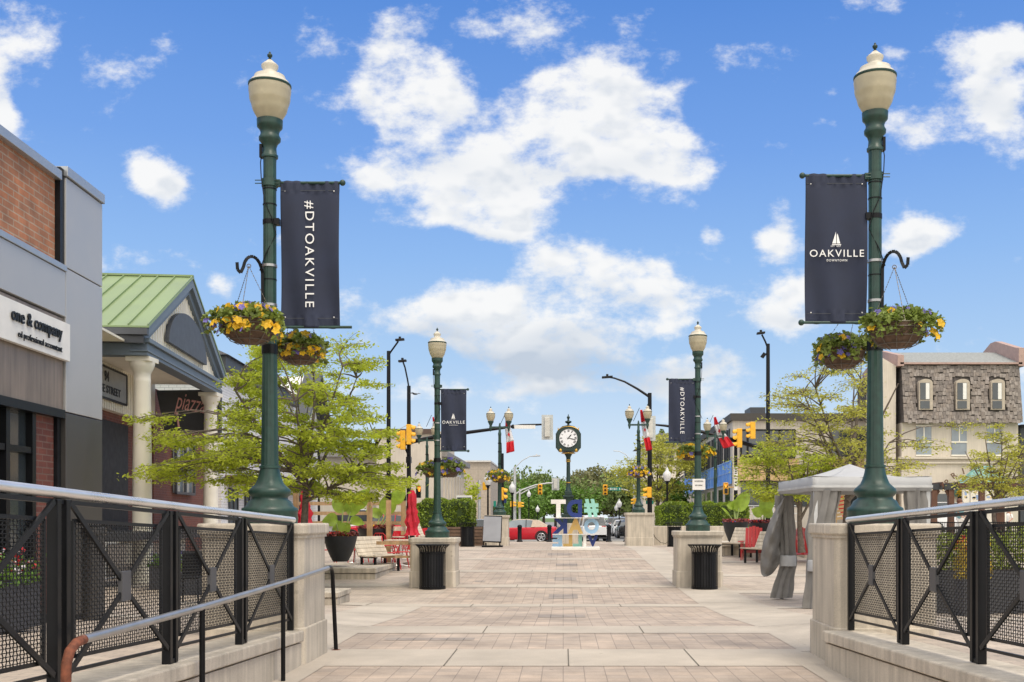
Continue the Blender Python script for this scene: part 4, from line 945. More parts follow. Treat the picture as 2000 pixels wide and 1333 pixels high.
# front facade
def fpanel(nm, x0, x1, y0, y1, mt, d=64, off=.04):
    m = MB(); m.box(X(x0,d), X(x1,d), d-off, d, Z(y1,d), Z(y0,d)); return m.build(nm, mt, K)
w_ = fpanel('ribbon_window', 1447, 1552, 840, 893, glass)
m = MB()
for x in (1447,1460,1499,1522,1552): m.box(X(x,64)-.05, X(x,64)+.05, 63.88, 63.95, Z(893,64), Z(840,64))
m.box(X(1447,64), X(1552,64), 63.88, 63.95, Z(896,64), Z(890,64)); m.box(X(1447,64), X(1552,64), 63.88, 63.95, Z(842,64), Z(839,64)); m.build('frame', black, w_)
fpanel('ribbon_window', 1620, 1735, 840, 893, glass)
fpanel('plywood_panel', 1440, 1560, 896, 939, plywood); fpanel('plywood_panel', 1600, 1745, 896, 939, plywood)
fpanel('dark_band', 1440, 1760, 939.5, 943, black, off=.08); fpanel('ground_floor_glazing', 1447, 1755, 944, 990, glass)
fpanel('brown_panel', 1740, 1758, 896, 1000, brownwood)
# temporary metal barrier in front
t = thing('crowd_barrier', 'grey metal barrier rails in front of the corner building glazing', 'barrier', (X(1490,48),48,.7))
m = MB()
for z in (1.0,1.35,1.7,2.05): m.bar((X(1450,48),48,z),(X(1560,48),48,z),.035,.035)
for x in (1450,1472,1510,1560): m.bar((X(x,48),48,.2),(X(x,48),48,2.05),.035,.035, up=(0,1,0))
m.build('rails', galv, t)

Mn = thing('mansard_building', 'three storey building with grey cedar shingle mansard and arched dormer windows', 'building', (22,60,0))
D = 60; xl, xr_ = X(1761,D), X(1992,D)
m = MB(); m.box(xl, xr_-.1, D, D+9, -.2, Z(826,D)); m.build('wall', creamwall, Mn)
m = MB(); zt0, zt1 = Z(712,D), Z(826,D); m.prism([(xl,D-.35,zt1),(xl,D+.15,zt0),(xl,D+9,zt0),(xl,D+9,zt1)], (xr_-xl,0,0)); 
m.build('shingle_wall', shingle, Mn)  # dark backing colour stands in for shadow lines between the courses
m = MB(); nr = 15
for r0 in range(nr):      # real courses of shingles with ragged butts
    z = zt1+(zt0-zt1)*r0/nr; y = D-.35+.5*r0/nr; x = xl
    while x < xr_-.05:
        w = .11+rng.random()*.13; w = min(w, xr_-x); dz = rng.random()*.09
        if not any(abs(x+w/2-X(c_,D)) < .46 and Z(802,D)-.1 < z+.1 < Z(738,D)+.1 for c_ in (1805,1877,1945)): m.obox((x+w/2, y-.05, z+.11-dz), (w/2-.006,0,0), (0,.026,.004), (0,.020,.108), int(rng.integers(0,3)))
        x += w
m.build('shingles', [mat('shingle_a', (.235,.20,.175), .9, var=.3, scale=7), mat('shingle_b', (.19,.165,.15), .9, var=.3, scale=7), mat('shingle_c', (.285,.25,.225), .9, var=.3, scale=7)], Mn)
m = MB(); m.box(xl-.1, xr_+.1, D-.1, D+.3, zt0, zt0+.10); m.build('eave_trim', pinktrim, Mn)
m = MB(); zr = Z(689,D+3.2); m.add([(xl,D,zt0+.11),(xr_,D,zt0+.11),(xr_,D+3.2,zr),(xl,D+3.2,zr),(xl,D+7,zt0+.1),(xr_,D+7,zt0+.1)], [(0,1,2,3),(3,2,5,4)]); m.build('roof', greyroof, Mn)
m = MB()
m.prism([(xl-.25,D-.1,zt0-.1),(xl-.25,D-.1,zt0+.5),(xl-.25,D+3.2,zr+.1),(xl-.25,D+7,zt0+.4),(xl-.25,D+7,zt0-.1)], (.35,0,0)); m.build('parapet', pinktrim, Mn); m = MB()
m.prism([(xr_-.1,D-.1,zt0-.1),(xr_-.1,D-.1,zt0+.9),(xr_-.1,D+.4,zt0+1.0),(xr_-.1,D+3.2,zr+.65),(xr_-.1,D+3.9,zr+.65),(xr_-.1,D+7,zt0+.8),(xr_-.1,D+7,zt0)], (.4,0,0)); m.build('parapet', pinktrim, Mn)
m = MB(); m.prism([(X(1700,D),D+.2,-.2),(xl-.26,D+.2,-.2),(xl-.26,D+.2,Z(714,D)),(X(1712,D),D+.2,Z(690,D))], (0,1.5,0)); m.build('side_wall', creamwall, Mn)
for i, c_ in enumerate((1805,1877,1945)):
    cx = X(c_,D); z0, z1 = Z(800,D), Z(750,D)
    m = MB(); arch = [(cx-.42,D-.42,z0-.06),(cx+.34,D-.42,z0-.06),(cx+.34,D-.42,z1)]+[(cx-.04+.38*math.cos(a), D-.42, z1+.22*math.sin(a)) for a in np.linspace(0.15, math.pi-.15, 10)]+[(cx-.42,D-.42,z1)]; m.prism(arch, (0,.8,0)); w_ = m.build('dormer', mat('dormer_trim', (.46,.40,.32), .7), Mn)
    m = MB(); m.box(cx-.36, cx+.16, D-.45, D-.42, z0, z0+.42); m.box(cx-.36, cx+.16, D-.45, D-.42, z0+.5, z1); m.build('pane', glass, w_)
    m = MB(); m.box(cx-.06, cx+.14, D-.46, D-.451, z0+.52, z1-.02); m.build('curtain', whitepaint, w_)
for i, c_ in enumerate((1804,1873,1942)):
    cx = X(c_,D); z0, z1 = Z(890,D), Z(832,D)
    m = MB(); m.box(cx-.42, cx+.42, D-.04, D, z0, z1); w_ = m.build('window', glass2, Mn)
    m = MB()
    for z in (z0, (z0*.55+z1*.45), z1): m.box(cx-.45, cx+.45, D-.08, D-.041, z-.04, z+.04)
    m.box(cx-.03, cx+.03, D-.07, D-.041, (z0*.55+z1*.45), z1); m.build('frame', cream, w_)
m = MB(); m.box(xl-.2, xr_, D-.12, D-.01, Z(906,D), Z(903,D)); m.box(xl-.2, xr_, D-.18, D-.01, Z(897,D), Z(893,D)); m.build('string_course', creamwall, Mn)
cx0, cz0, rr = X(1893,D), Z(965,D), 1.42
for k, ch in enumerate('SPRING'):
    a = R(172-k*22); p = Vector((cx0+rr*math.cos(a)*1.05, D-.2, cz0+rr*.92*math.sin(a))); rd = Vector((math.sin(a),0,-math.cos(a)))
    if k: text(ch, p, rd, Vector((math.cos(a),0,math.sin(a))), h=.34, m=mat('brown_letters', (.16,.10,.06), .6), parent=Mn, ext=.03, name='lettering', bold=.02)
m = MB()
pts = [(cx0+1.12*math.cos(a), D-.25, cz0-.15+1.0*math.sin(a)) for a in np.linspace(0, math.pi, 16)]; m.prism(pts, (0,.1,0)); m.build('fanlight', mat('dark_green_trim', (.06,.14,.11), .5), Mn)
pp = [(cx0+q*math.cos(a), D-.3-rng.random()*.2, cz0-.15+q*.85*math.sin(a)) for a, q in zip(rng.random(420)*math.pi, .4+.5*rng.random(420))]
leaves('golden_shrub', pp, .16, mat('golden_leaf', (.55,.40,.03), .6, var=.4, trans=.2), Mn, aspect=.6)
m = MB(); m.box(X(1870,D), X(1900,D), D-.05, D, -.2, Z(965,D)); m.build('doorway', mat('deep_black'), Mn)
m = MB(); m.box(xl+.6, X(1862,D), D-.05, D, 0.3, Z(965,D)); m.box(X(1915,D), xr_-.8, D-.05, D, .3, Z(950,D)); m.build('shop_window', glass, Mn)
e_ = thing('dark_building', 'dark edge of a building at the far right margin beside the shingle mansard', 'building', (26,62,0))
m = MB(); m.box(X(1993,62), X(2080,62), 62, 70, -.2, Z(835,62)); m.build('wall', charcoal, e_); m = MB(); m.box(X(1992,62), X(2081,62), 61.8, 70, Z(835,62), Z(830,62)); m.build('roof_edge', black, e_)
# buildings further up the street on the right
F1 = thing('beige_gabled_house', 'beige building with dark hipped roof behind the far street tree', 'building', (13,112,0))
m = MB(); m.box(X(1256,112), X(1350,112), 112, 122, -.2, Z(868,112)); m.build('wall', creamwall, F1)
m = MB(); m.prism([(X(1248,112),111.5,Z(870,112)),(X(1355,112),111.5,Z(870,112)),(X(1345,112),111.5,Z(862,112)),(X(1262,112),111.5,Z(862,112))], (0,11,0)); m.build('roof_edge', charcoal, F1)
m = MB(); m.prism([(X(1278,112),113,Z(863,112)),(X(1320,112),113,Z(863,112)),(X(1312,112),113,Z(845,112)),(X(1288,112),113,Z(845,112))], (0,6,0)); m.build('dormer', slate, F1)
for c_ in (1270,1290,1310,1328):
    m = MB(); m.box(X(c_,112)-.3, X(c_,112)+.3, 111.93, 112, Z(905,112), Z(885,112)); m.build('window', glass, F1)
F2 = thing('white_gabled_house', 'small white house with dark gable left of the blue wrapped facade', 'building', (13,104,0))
m = MB(); m.box(X(1316,104), X(1360,104), 104, 112, -.2, Z(943,104)); m.prism([(X(1314,104),104,Z(943,104)),(X(1362,104),104,Z(943,104)),(X(1338,104),104,Z(928,104))], (0,8,0)); m.build('wall', whitepaint, F2)
m = MB(); 
for s_ in (1313,1363): m.bar((X(s_,104),103.8,Z(945,104)), (X(1338,104),103.8,Z(927,104)), .5, .12)
m.build('roof_edge', charcoal, F2)

# ------------------------------------------------------------ trees
def curve(p, q, bend, n=5):
    p, q = Vector(p), Vector(q); return [p.lerp(q, i/n)+Vector(bend)*math.sin(math.pi*i/n) for i in range(n+1)]
def locust(label, base, trunk_top, plates, m=leaf_y, lf=26, leaf=.085, tw=6, group='honey locust trees', r0=.10, rr=.5, seed=1):
    """plates: list of (x,y,z,r) crown layers reached by curved limbs"""
    global rng; rng = np.random.default_rng(seed)
    t = thing('locust_tree', label, 'tree', base, group)
    base, top = Vector(base), Vector(trunk_top)
    tr = MB(); tk = curve(base, top, (rng.normal()*.08, rng.normal()*.08, 0), 6); tr.tube(tk, [r0*(1.25 if i == 0 else 1)*(1-.5*i/6) for i in range(7)], 10)
    br = MB(); P_, D_ = [], []
    # a few main limbs
    pl = [Vector(p[:3]) for p in plates]; K_ = 7
    limbs = []
    for k in range(K_):
        a = 2*math.pi*k/K_+rng.random()*.5; zt = max(p.z for p in pl); rad = max((p-top).xy.length for p in pl)
        s_ = base.lerp(top, .55+.45*k/K_); e_ = Vector((top.x+math.cos(a)*rad*.42, top.y+math.sin(a)*rad*.42, s_.z+(zt-s_.z)*(.35+.5*rng.random())))
        c_ = curve(s_, e_, (0,0,-.15*rad*.3), 6); limbs.append(c_); tr.tube(c_, [r0*.5*(1-.75*i/6) for i in range(7)], 7)
    lead = curve(top, (top.x+rng.normal()*.15, top.y, max(p.z for p in pl)-.3), (.1,.1,0), 6); limbs.append(lead); tr.tube(lead, [r0*.5*(1-.8*i/6) for i in range(7)], 7)
    nodes = [n for L_ in limbs for n in L_[1:]]
    for (x, y, z, r) in plates:
        c = Vector((x,y,z)); nd = min(nodes, key=lambda n: (n-c).length+max(0, n.z-c.z)*1.5)
        b = curve(nd, c, (rng.normal()*.08, rng.normal()*.08, .12*(c-nd).length), 4); br.tube(b, [.022*rr*2, .018, .014, .010, .007], 5, cap=False)
        dirn = (c-nd).normalized()
        for k in range(tw):
            a = 2*math.pi*k/tw+rng.random(); e = c+Vector((math.cos(a)*r*(.6+.6*rng.random()), math.sin(a)*r*(.6+.6*rng.random()), (rng.random()-.45)*r*.45))+dirn*r*.3
            st_ = b[-1].lerp(b[-2], rng.random()); cv = curve(st_, e, (0,0,.05), 4); br.tube(cv, [.007,.006,.005,.004,.003], 4, cap=False)
            n_ = max(3, int(lf*(.6+.8*rng.random()))); tt = .25+.8*rng.random(n_)
            v_ = np.array(e-st_); base_ = np.array(st_)
            pts = base_+tt[:,None]*v_+rng.normal(size=(n_,3))*np.array([.085,.085,.045])*(r/.45)
            P_.append(pts); D_.append(np.tile(v_/(np.linalg.norm(v_)+1e-6), (n_,1))+rng.normal(size=(n_,3))*.8)
    tr.build('trunk', bark, t, smooth=True); br.build('branches', bark, t)
    leaves('crown', np.concatenate(P_), leaf, m, t, aspect=.42, flat=.45, dirs=np.concatenate(D_))
    return t
def crown_px(polys, d, n, rad, depth, seed):
    """crown layers spread through a volume whose outline is a polygon in the photograph's bearings"""
    r_ = np.random.default_rng(seed); out = []; xs = [p[0] for p in polys]; ys = [p[1] for p in polys]
    def inside(x, y):
        c = False; j = len(polys)-1
        for i in range(len(polys)):
            (xi, yi), (xj, yj) = polys[i], polys[j]
            if (yi > y) != (yj > y) and x < (xj-xi)*(y-yi)/(yj-yi)+xi: c = not c
            j = i
        return c
    while len(out) < n:
        x = r_.uniform(min(xs), max(xs)); y = r_.uniform(min(ys), max(ys))
        if inside(x, y):
            w = depth*(1-.5*abs((x-(min(xs)+max(xs))/2)/((max(xs)-min(xs))/2))); dd = d+r_.uniform(-w, w)
            p = P(x, y, dd); out.append((p.x, p.y, p.z, rad*(.7+.6*r_.random())))
    return out
polyA = [(262,840),(300,800),(330,830),(360,850),(430,850),(475,770),(445,738),(435,715),(460,700),(500,690),(540,680),(600,700),(650,690),(690,665),(700,690),(720,740),(745,760),(700,790),(735,830),(762,860),(790,940),(760,985),(690,985),(600,960),(540,960),(470,970),(400,930),(330,950),(290,930),(320,890),(280,870)]
plA = crown_px(polyA, 23, 175, .40, 2.1, 3)
tA = locust('spreading yellow green honey locust behind the near left lamp post', P(590,1080,23), P(597,900,23), plA, lf=36, leaf=.084, tw=7, r0=.095, seed=11)
polyB = [(1500,770),(1545,740),(1600,720),(1600,690),(1640,680),(1700,760),(1745,800),(1700,830),(1740,860),(1800,840),(1870,830),(1880,850),(1800,900),(1760,940),(1680,950),(1600,960),(1540,950),(1480,900),(1470,860),(1520,820)]
plB = crown_px(polyB, 31, 120, .5, 2.2, 5)
tB = locust('sparse honey locust with bare upper twigs behind the grey tent', P(1650,1075,31), P(1660,900,31), plB, m=leaf_y2, lf=18, leaf=.09, tw=6, r0=.13, seed=21)
polyC = [(1470,870),(1500,850),(1540,870),(1600,890),(1640,930),(1600,980),(1540,975),(1490,985),(1460,940)]
plC = crown_px(polyC, 30, 55, .42, 1.3, 7)
locust('smaller honey locust with a slim trunk left of the tent curtains', P(1566,1080,30), P(1562,960,30), plC, m=leaf_y, lf=26, leaf=.085, tw=6, r0=.09, seed=31)
polyD = [(1890,920),(1900,860),(1930,830),(1940,790),(1975,850),(2010,880),(2060,860),(2080,950),(2000,975),(1940,975),(1890,950)]
plD = crown_px(polyD, 34, 60, .45, 1.4, 9)
locust('young honey locust in front of the shingle mansard building', P(1946,1040,34), P(1948,960,34), plD, m=leaf_y2, lf=20, leaf=.09, tw=6, r0=.08, seed=41)
polyE = [(1198,905),(1235,880),(1260,860),(1290,845),(1330,860),(1370,880),(1375,940),(1320,960),(1290,990),(1240,960),(1215,935)]
plE = crown_px(polyE, 78, 60, 1.1, 2.5, 13)
locust('airy yellow green street tree right of the clock, beyond the twin lamp', P(1285,1045,78), P(1285,960,78), plE, m=leaf_y2, lf=24, leaf=.22, tw=6, r0=.16, rr=1.5, group='street trees', seed=51)
def blob_tree(name, label, base, h, w, m, n=2600, leaf=.35, group=None, trunk=.25, lobes=9, seed=0, cone=False):
    r_ = np.random.default_rng(seed); t = thing(name, label, 'tree', base, group); pts = []
    for k in range(lobes):
        if cone: cz = h*(.15+.8*k/lobes); rr_ = w*.5*(1-.9*k/lobes); c = np.array([0,0,cz]); sc_ = np.array([rr_,rr_,h*.09])
        else:
            a = r_.random()*6.28; q = math.sqrt(r_.random())*w*.32; c = np.array([q*math.cos(a), q*math.sin(a), h*(.35+.45*r_.random())]); sc_ = np.array([w*.27, w*.27, h*.19])*(.7+.5*r_.random())
        v_ = r_.normal(size=(n//lobes,3)); v_ /= np.linalg.norm(v_, axis=1)[:,None]; v_ *= (r_.random((n//lobes,1))**.35)*(1+.15*r_.normal(size=(n//lobes,1)))
        pts.append(c+v_*sc_)
    global rng; rng = r_
    leaves('crown', np.concatenate(pts), leaf, m, t, world=False, aspect=.7, flat=.2)
    mb = MB(); mb.tube([(0,0,-.3),(0,0,h*.3),(.1,0,h*.75)], [trunk, trunk*.75, trunk*.2], 8)
    for k in range(5): a = k*1.3; mb.tube([(0,0,h*(.25+.07*k)),(w*.2*math.cos(a),w*.2*math.sin(a),h*(.45+.07*k))], [trunk*.4,trunk*.1], 5)
    mb.build('trunk', bark, t, world=False, smooth=True); return t
blob_tree('maple_tree', 'rounded mid green tree under the airy street tree, left of the blue film', P(1318,1040,82)-Vector((0,0,0)), 4.7, 3.4, leaf_g, group='street trees', seed=2, leaf=.26)
blob_tree('spruce_tree', 'pointed spruce rising above the roof behind the street tree', P(1293,1030,125), 11.5, 4.5, leaf_far, group='street trees', seed=3, cone=True, lobes=14, leaf=.4)
bt = [blob_tree('woodland_tree', 'x', (0,0,0), 8.5, 8.5, mm, n=3400, leaf=.48, group='trees closing the far end of the street', seed=10+i, lobes=11) for i, mm in enumerate((leaf_far, leaf_far2, leaf_g))]
for o in list(bt): o.location = (0,0,-50)
spots = [(905,150,3,1,.9),(935,140,0,1.0,1),(965,165,1,1.1,1.1),(990,150,2,.95,1),(1012,185,1,1.1,1.2),(1040,172,0,1.2,1.05),(1062,150,2,.95,1.0),(1085,190,1,1.15,1.1),(1110,175,0,1,1),(1135,160,2,.9,1.1),(1150,195,1,1.25,1.1),(1170,180,1,1.35,1.0),(1195,165,1,1.05,1.2),(1218,150,0,1.0,1),(1240,170,2,1.1,1.1),(1262,150,1,1.0,1.0),(1285,175,0,1.2,1),(870,175,0,1,1.1),(1022,130,2,.62,.7),(1130,210,1,1.45,1.0)]
wl = {905:'behind the sandstone block at the far left of the street',935:'between the white globe lamp and the left twin lamp',965:'directly behind the left twin lamp',990:'behind the red car bonnet side, under the grey signal arm',1012:'behind the white mast pole',1040:'above the red convertible roof',1062:'behind the tail of the red convertible',1085:'just left of the clock column',1110:'directly behind the clock column',1135:'right of the clock, over the white car',1150:'brownish, behind the white car',1170:'tallest brownish one right of the clock',1195:'under the green street name sign',1218:'behind the small black lamp on the right pavement',1240:'behind the right twin lamp base',1262:'behind the thick black pole',1285:'behind the rounded maple',870:'behind the pilastered building roof',1022:'low bright one left of the clock beside the mast',1130:'far back, topping the tree line right of the clock'}
for i, (px_, d, k, sc_, sw_) in enumerate(spots):
    src = bt[k % 3]; loc = (X(px_, d), d, ip(ZC, d)-.2)
    lb = ('olive brown' if k % 3 == 1 else 'green')+' woodland tree '+wl[px_]
    if not src.get('used'): src['used'] = 1; src.location = loc; src['label'] = lb; src.scale = (sw_, sw_, sc_*.95); src.rotation_euler = (0,0,i*1.1); o = src
    else: o = dup(src, loc, lb, rz=i*1.1, scale=(sw_, sw_, sc_*.95))
for o in bt: del o['used']
for o in bpy.data.objects:
    if 'used' in o: del o['used']
blob_tree('sapling', 'thin light green sapling beside the sandstone building', P(922,1030,62), 3.2, 1.4, leaf_y, n=260, leaf=.2, trunk=.05, seed=31, group='street trees', lobes=7)

# ------------------------------------------------------------ hedges
def hedge(label, x0, x1, y0, y1, z0, z1, n, size=.10, m=leaf_h, group='clipped hedges', rnd=.25):
    t = thing('hedge', label, 'hedge', ((x0+x1)/2,(y0+y1)/2,z0), group)
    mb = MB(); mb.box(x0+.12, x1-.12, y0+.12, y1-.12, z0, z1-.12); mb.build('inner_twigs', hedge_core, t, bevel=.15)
    r_ = np.random.default_rng(int(abs(x0*77)+n)); ws = (x1-x0)*(z1-z0); ds = (y1-y0)*(z1-z0); ts = (x1-x0)*(y1-y0); tot = ws+2*ds+ts
    pts = []
    for k in range(n):
        q = r_.random()*tot; u, v_ = r_.random(), r_.random(); e = abs(r_.normal())*.05
        if q < ws: p = (x0+(x1-x0)*u, y0+e, z0+(z1-z0)*v_)
        elif q < ws+ds: p = (x0+e, y0+(y1-y0)*u, z0+(z1-z0)*v_)
        elif q < ws+2*ds: p = (x1-e, y0+(y1-y0)*u, z0+(z1-z0)*v_)
        else: p = (x0+(x1-x0)*u, y0+(y1-y0)*v_, z1-e)
        b = .07*math.sin(p[0]*5+p[2]*4)+.05*math.sin(p[0]*11+1)+.03*math.sin(p[2]*13)
        # rounded corners
        zz = (p[2]-z0)/(z1-z0); cx_ = min(p[0]-x0, x1-p[0]); sh = rnd*max(0, .3-cx_)*max(0, zz-.5)*4
        pts.append((p[0], p[1]-b, p[2]-sh+b*.6))
    leaves('foliage', pts, size, m, t, aspect=.5, flat=.1); return t
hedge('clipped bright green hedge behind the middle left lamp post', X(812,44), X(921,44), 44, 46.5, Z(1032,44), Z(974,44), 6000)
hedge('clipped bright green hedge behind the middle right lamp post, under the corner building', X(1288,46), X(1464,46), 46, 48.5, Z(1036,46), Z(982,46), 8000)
t = thing('planter_box', 'brown timber planter box under the left hedge, next to the poster board', 'planter', (X(900,43.4), 43.5, gz(-4,43)))
m = MB(); m.box(X(868,43.4), X(942,43.4), 43.4, 47, gz(-4,43)-.1, Z(1030,43.4)); m.build('box', boxwood, t, bevel=.01)
m = MB()
for k in range(1, 6): z = .36+k*.135; m.box(X(868,43.4)-.001, X(942,43.4)+.001, 43.385, 43.40, z, z+.012)
m.build('board_gaps', black, t); m = MB(); m.box(X(870,43.4), X(940,43.4), 43.5, 46.9, Z(1034,43.4), Z(1030,43.4)+.005); m.build('soil', soil, t)
m = MB(); m.box(X(1228,47), X(1420,45.5), 45.3, 49, .2, Z(1028,45.3)); o = m.build('planter_wall', conc, None, loc=(5,45.5,.3), bevel=.02); tag(o, 'low concrete wall under the right hedge, with a loose cable hanging on it', 'wall')
m = MB(); pts = [P(x_, y_, 45.2) for x_, y_ in ((1274,1040),(1281,1052),(1290,1060),(1300,1062),(1308,1056))]; m.tube(pts, .012, 6); o = m.build('loose_cable', black, None, loc=pts[0], smooth=True); tag(o, 'loose black cable sagging on the low wall beside the right bin', 'cable')

# ------------------------------------------------------------ planters with elephant ears
def ear_leaf(mb, base, tip, w, droop=.15, up=Vector((0,0,1))):
    base, tip = Vector(base), Vector(tip); d = tip-base; L_ = d.length; dn = d.normalized(); s_ = dn.cross(Vector((0,-1,.25))).normalized(); n_ = s_.cross(dn)
    prof = [(-.16,.0),(-.10,.55),(.05,.88),(.2,1.0),(.4,.97),(.6,.8),(.8,.45),(.93,.18),(1.0,.0)]
    vs = []; fs = []; cs = (-1,-.5,0,.5,1)
    for (t_, wd) in prof:
        for c_ in cs:
            tt = t_ if not (t_ < 0 and c_ == 0) else 0
            p = base+dn*L_*tt+s_*c_*wd*w*.5+n_*(abs(c_)*wd*w*.13+.02*math.sin(t_*14+c_*3)*w)+Vector((0,0,-droop*L_*max(0,tt)**2)); vs.append(p)
    for i in range(len(prof)-1):
        for j in range(4): a = i*5+j; fs.append((a,a+1,a+6,a+5))
    mb.add(vs, fs)
def ear_planter(label, c, r, h, lv, flowers=(maroon, redfl, yel), group='black bowl planters', fill=True):
    c = Vector(c); t = thing('bowl_planter', label, 'planter', c, group)
    m = MB(); m.lathe([(r*.45,0),(r*.62,h*.2),(r*.85,h*.55),(r*.98,h*.9),(r,h),(r*.95,h),(r*.9,h*.9),(.01,h*.9)], c, 36); m.build('bowl', pot, t, smooth=50)
    m = MB(); m.lathe([(.01,h*.91),(r*.9,h*.91),(.01,h*.915)], c, 20); m.build('soil', soil, t)
    st_ = MB(); lf_ = MB()
    for (bx, bz, tx, tz, w, dy) in lv:       # leaf base and tip relative to the pot centre, metres
        b0 = c+Vector((bx*.15, dy*.2, h*.9)); b1 = c+Vector((bx, dy, bz)); tp = c+Vector((tx, dy-.05, tz))
        st_.tube(curve(b0, b1, (bx*.1,0,.05), 5), [.028,.024,.02,.017,.014,.012], 7); ear_leaf(lf_, b1, tp, w)
    if lv: st_.build('stalks', stemm, t, smooth=True); lf_.build('leaves', elephant, t, smooth=True)
    for mm, n_, nm in zip(flowers, (520, 70, 26), ('coleus', 'red_flowers', 'small_flowers')):
        a = rng.random(n_)*6.28; q = np.sqrt(rng.random(n_))*r*1.02
        o = leaves(nm, np.stack([c.x+q*np.cos(a), c.y+q*np.sin(a), c.z+h*.95+rng.random(n_)*.11+.02], 1), .07, mm, t, aspect=.7); 
    return t
ear_planter('large black bowl planter with elephant ear leaves beside the near left pedestal', (X(665,26), 26.0, Z(1097,26)), .40, .62,
  [(-.10,1.0,-.42,1.02,.34,-.1),(.05,1.25,-.18,1.62,.36,.05),(.22,1.2,.55,1.62,.36,.1),(.15,.9,.12,.62,.3,-.15),(.30,1.0,.62,.95,.24,-.1),(.0,.9,-.22,.78,.24,.1),(.38,1.35,.66,1.85,.4,.2)])
ear_planter('wide black bowl planter with broad leaves behind the wooden patio posts', (X(728,30), 30.5, Z(1075,30.5)), .52, .62,
  [(.3,1.1,.5,1.75,.5,.0),(.1,1.0,-.3,1.2,.3,.1),(.55,1.4,.82,1.9,.42,.1)])
ear_planter('black bowl planter with one tall elephant ear leaf on the right terrace wall', (X(1437,35), 35, Z(1062,35)), .42, .70,
  [(.10,1.15,.42,1.85,.46,0),(-.05,1.2,-.3,1.3,.28,.1),(-.25,.95,-.5,1.25,.08,-.1),(.02,1.1,-.05,1.5,.25,.1)], flowers=(maroon, redfl, pur))
ear_planter('black bowl planter with drooping elephant ears beside the tent curtains', (X(1488,33), 33, Z(1068,33)), .40, .72,
  [(.10,1.15,.25,1.85,.46,0),(-.05,1.0,-.35,1.2,.36,-.1),(.1,.95,.28,1.2,.34,-.1)], flowers=(maroon, redfl, pur))
# raised beds and terrace walls
t = thing('raised_bed', 'low concrete raised bed under the large black bowl planter', 'planter', (X(690,25.5),25.5,.05))
m = MB(); m.box(X(600,25.2), X(733,25.2), 25.2, 28.2, -.1, .22); m.build('wall', conc_d, t, bevel=.015)
m = MB(); m.box(X(598,25.2), X(735,25.2), 25.17, 28.23, .23, .35); m.build('coping', conc_d, t, bevel=.015)
t = thing('step_block', 'small stacked concrete block behind the near left pedestal', 'block', (X(640,19),19,.05)); m = MB(); m.box(X(600,18.5),X(659,18.5),18.5,19.6,-.05,.15); m.build('lower_course', conc_d, t, bevel=.01); m = MB(); m.box(X(598,18.5),X(661,18.5),18.48,19.6,.16,.25); m.build('coping', conc_d, t, bevel=.01)
t = thing('terrace_wall', 'low concrete terrace wall with planters on it, right of the middle lamp', 'wall', (X(1450,36),36,.3))
m = MB(); m.box(X(1400,34.2), X(1580,34.2), 34.2, 38, .1, Z(1062,34.2)-.1); m.build('wall', conc, t, bevel=.015)
m = MB(); m.box(X(1398,34.2), X(1582,34.2), 34.15, 38.05, Z(1062,34.2)-.1, Z(1062,34.2)); m.build('coping', conc, t, bevel=.015)
m = MB(); m.box(X(1478,32.3), X(1540,32.3), 32.3, 34.1, .1, Z(1068,33)-.002); m.build('planter_ledge', conc, t, bevel=.01)
lv_ = [(X(x_,36)+rng.normal()*.08, 35.0+rng.random()*.6, .72+rng.random()*.35) for x_ in np.linspace(1455,1575,200)]
o = leaves('lavender', lv_, .12, mat('lavender', (.25,.16,.30), .7, var=.4), None, loc=(X(1515,36),35,.7)); tag(o, 'purple flowering border planting on the terrace wall', 'plants'); stuff(o)
lv_ = [(X(1450+20*rng.random(),34.6)+0, 34.0+rng.random()*.1, .52+rng.random()*.4) for k in range(90)]
o = leaves('grass_tuft', lv_, .22, leaf_g, None, aspect=.08, loc=(X(1455,34),34,.5), flat=0); tag(o, 'tuft of ornamental grass between the two right bowl planters', 'plant')

# ------------------------------------------------------------ benches
def bench(label, loc, rz, L_=1.2):
    t = thing('slatted_bench', label, 'bench', loc, 'benches with bleached slats', rz)
    prof = [(.0,.40),(.14,.385),(.28,.40),(.42,.44)]; 
    m = MB()
    for k in range(5): y = -.26+.105*k; m.obox((0,y,.415+.012*abs(k-2)), (L_/2,0,0), (0,.046,0), (0,0,.016))
    m.build('seat', slatw, t, world=False, bevel=.004)
    m = MB()
    for k in range(5): y = .25+.045*k; z = .46+.10*k; m.obox((0,y,z), (L_/2,0,0), (0,.018,.046), (0,.014,-.006))
    m.build('backrest', slatw, t, world=False, bevel=.004)
    for s_ in (-1, 1):
        m = MB(); x = s_*(L_/2-.12)
        m.bar((x,-.2,0),(x,-.2,.39),.05,.05, up=(0,1,0)); m.bar((x,.22,0),(x,.22,.40),.05,.05, up=(0,1,0)); m.bar((x,-.26,.385),(x,.26,.385),.04,.03); m.bar((x,.26,.40),(x,.46,.90),.035,.03); m.build('leg', black, t, world=False)
    return t
bn = bench('bench with bleached slats beside the wooden patio rail, left of the middle lamp', (X(742,27.3), 27.4, gz(-4.6,27.4)), R(62))
dup(bn, (X(825,40), 40, gz(-5,40)), 'far bench end seen behind the middle left pedestal', rz=R(70))
dup(bn, (X(1428,35-.6), 33.5, gz(5,33.5)), 'bench with bleached slats in front of the right terrace wall, next to the bin pedestal', rz=R(-62))
dup(bn, (X(1487,30.5), 30.5, gz(5.5,30.5)), 'bench with bleached slats half hidden by the blown tent curtain', rz=R(-62))
t = thing('adirondack_chair', 'red wooden armchair behind the slatted bench by the tent', 'chair', (X(1470,32), 32, gz(5.5,32)), None, R(-15))
m = MB()
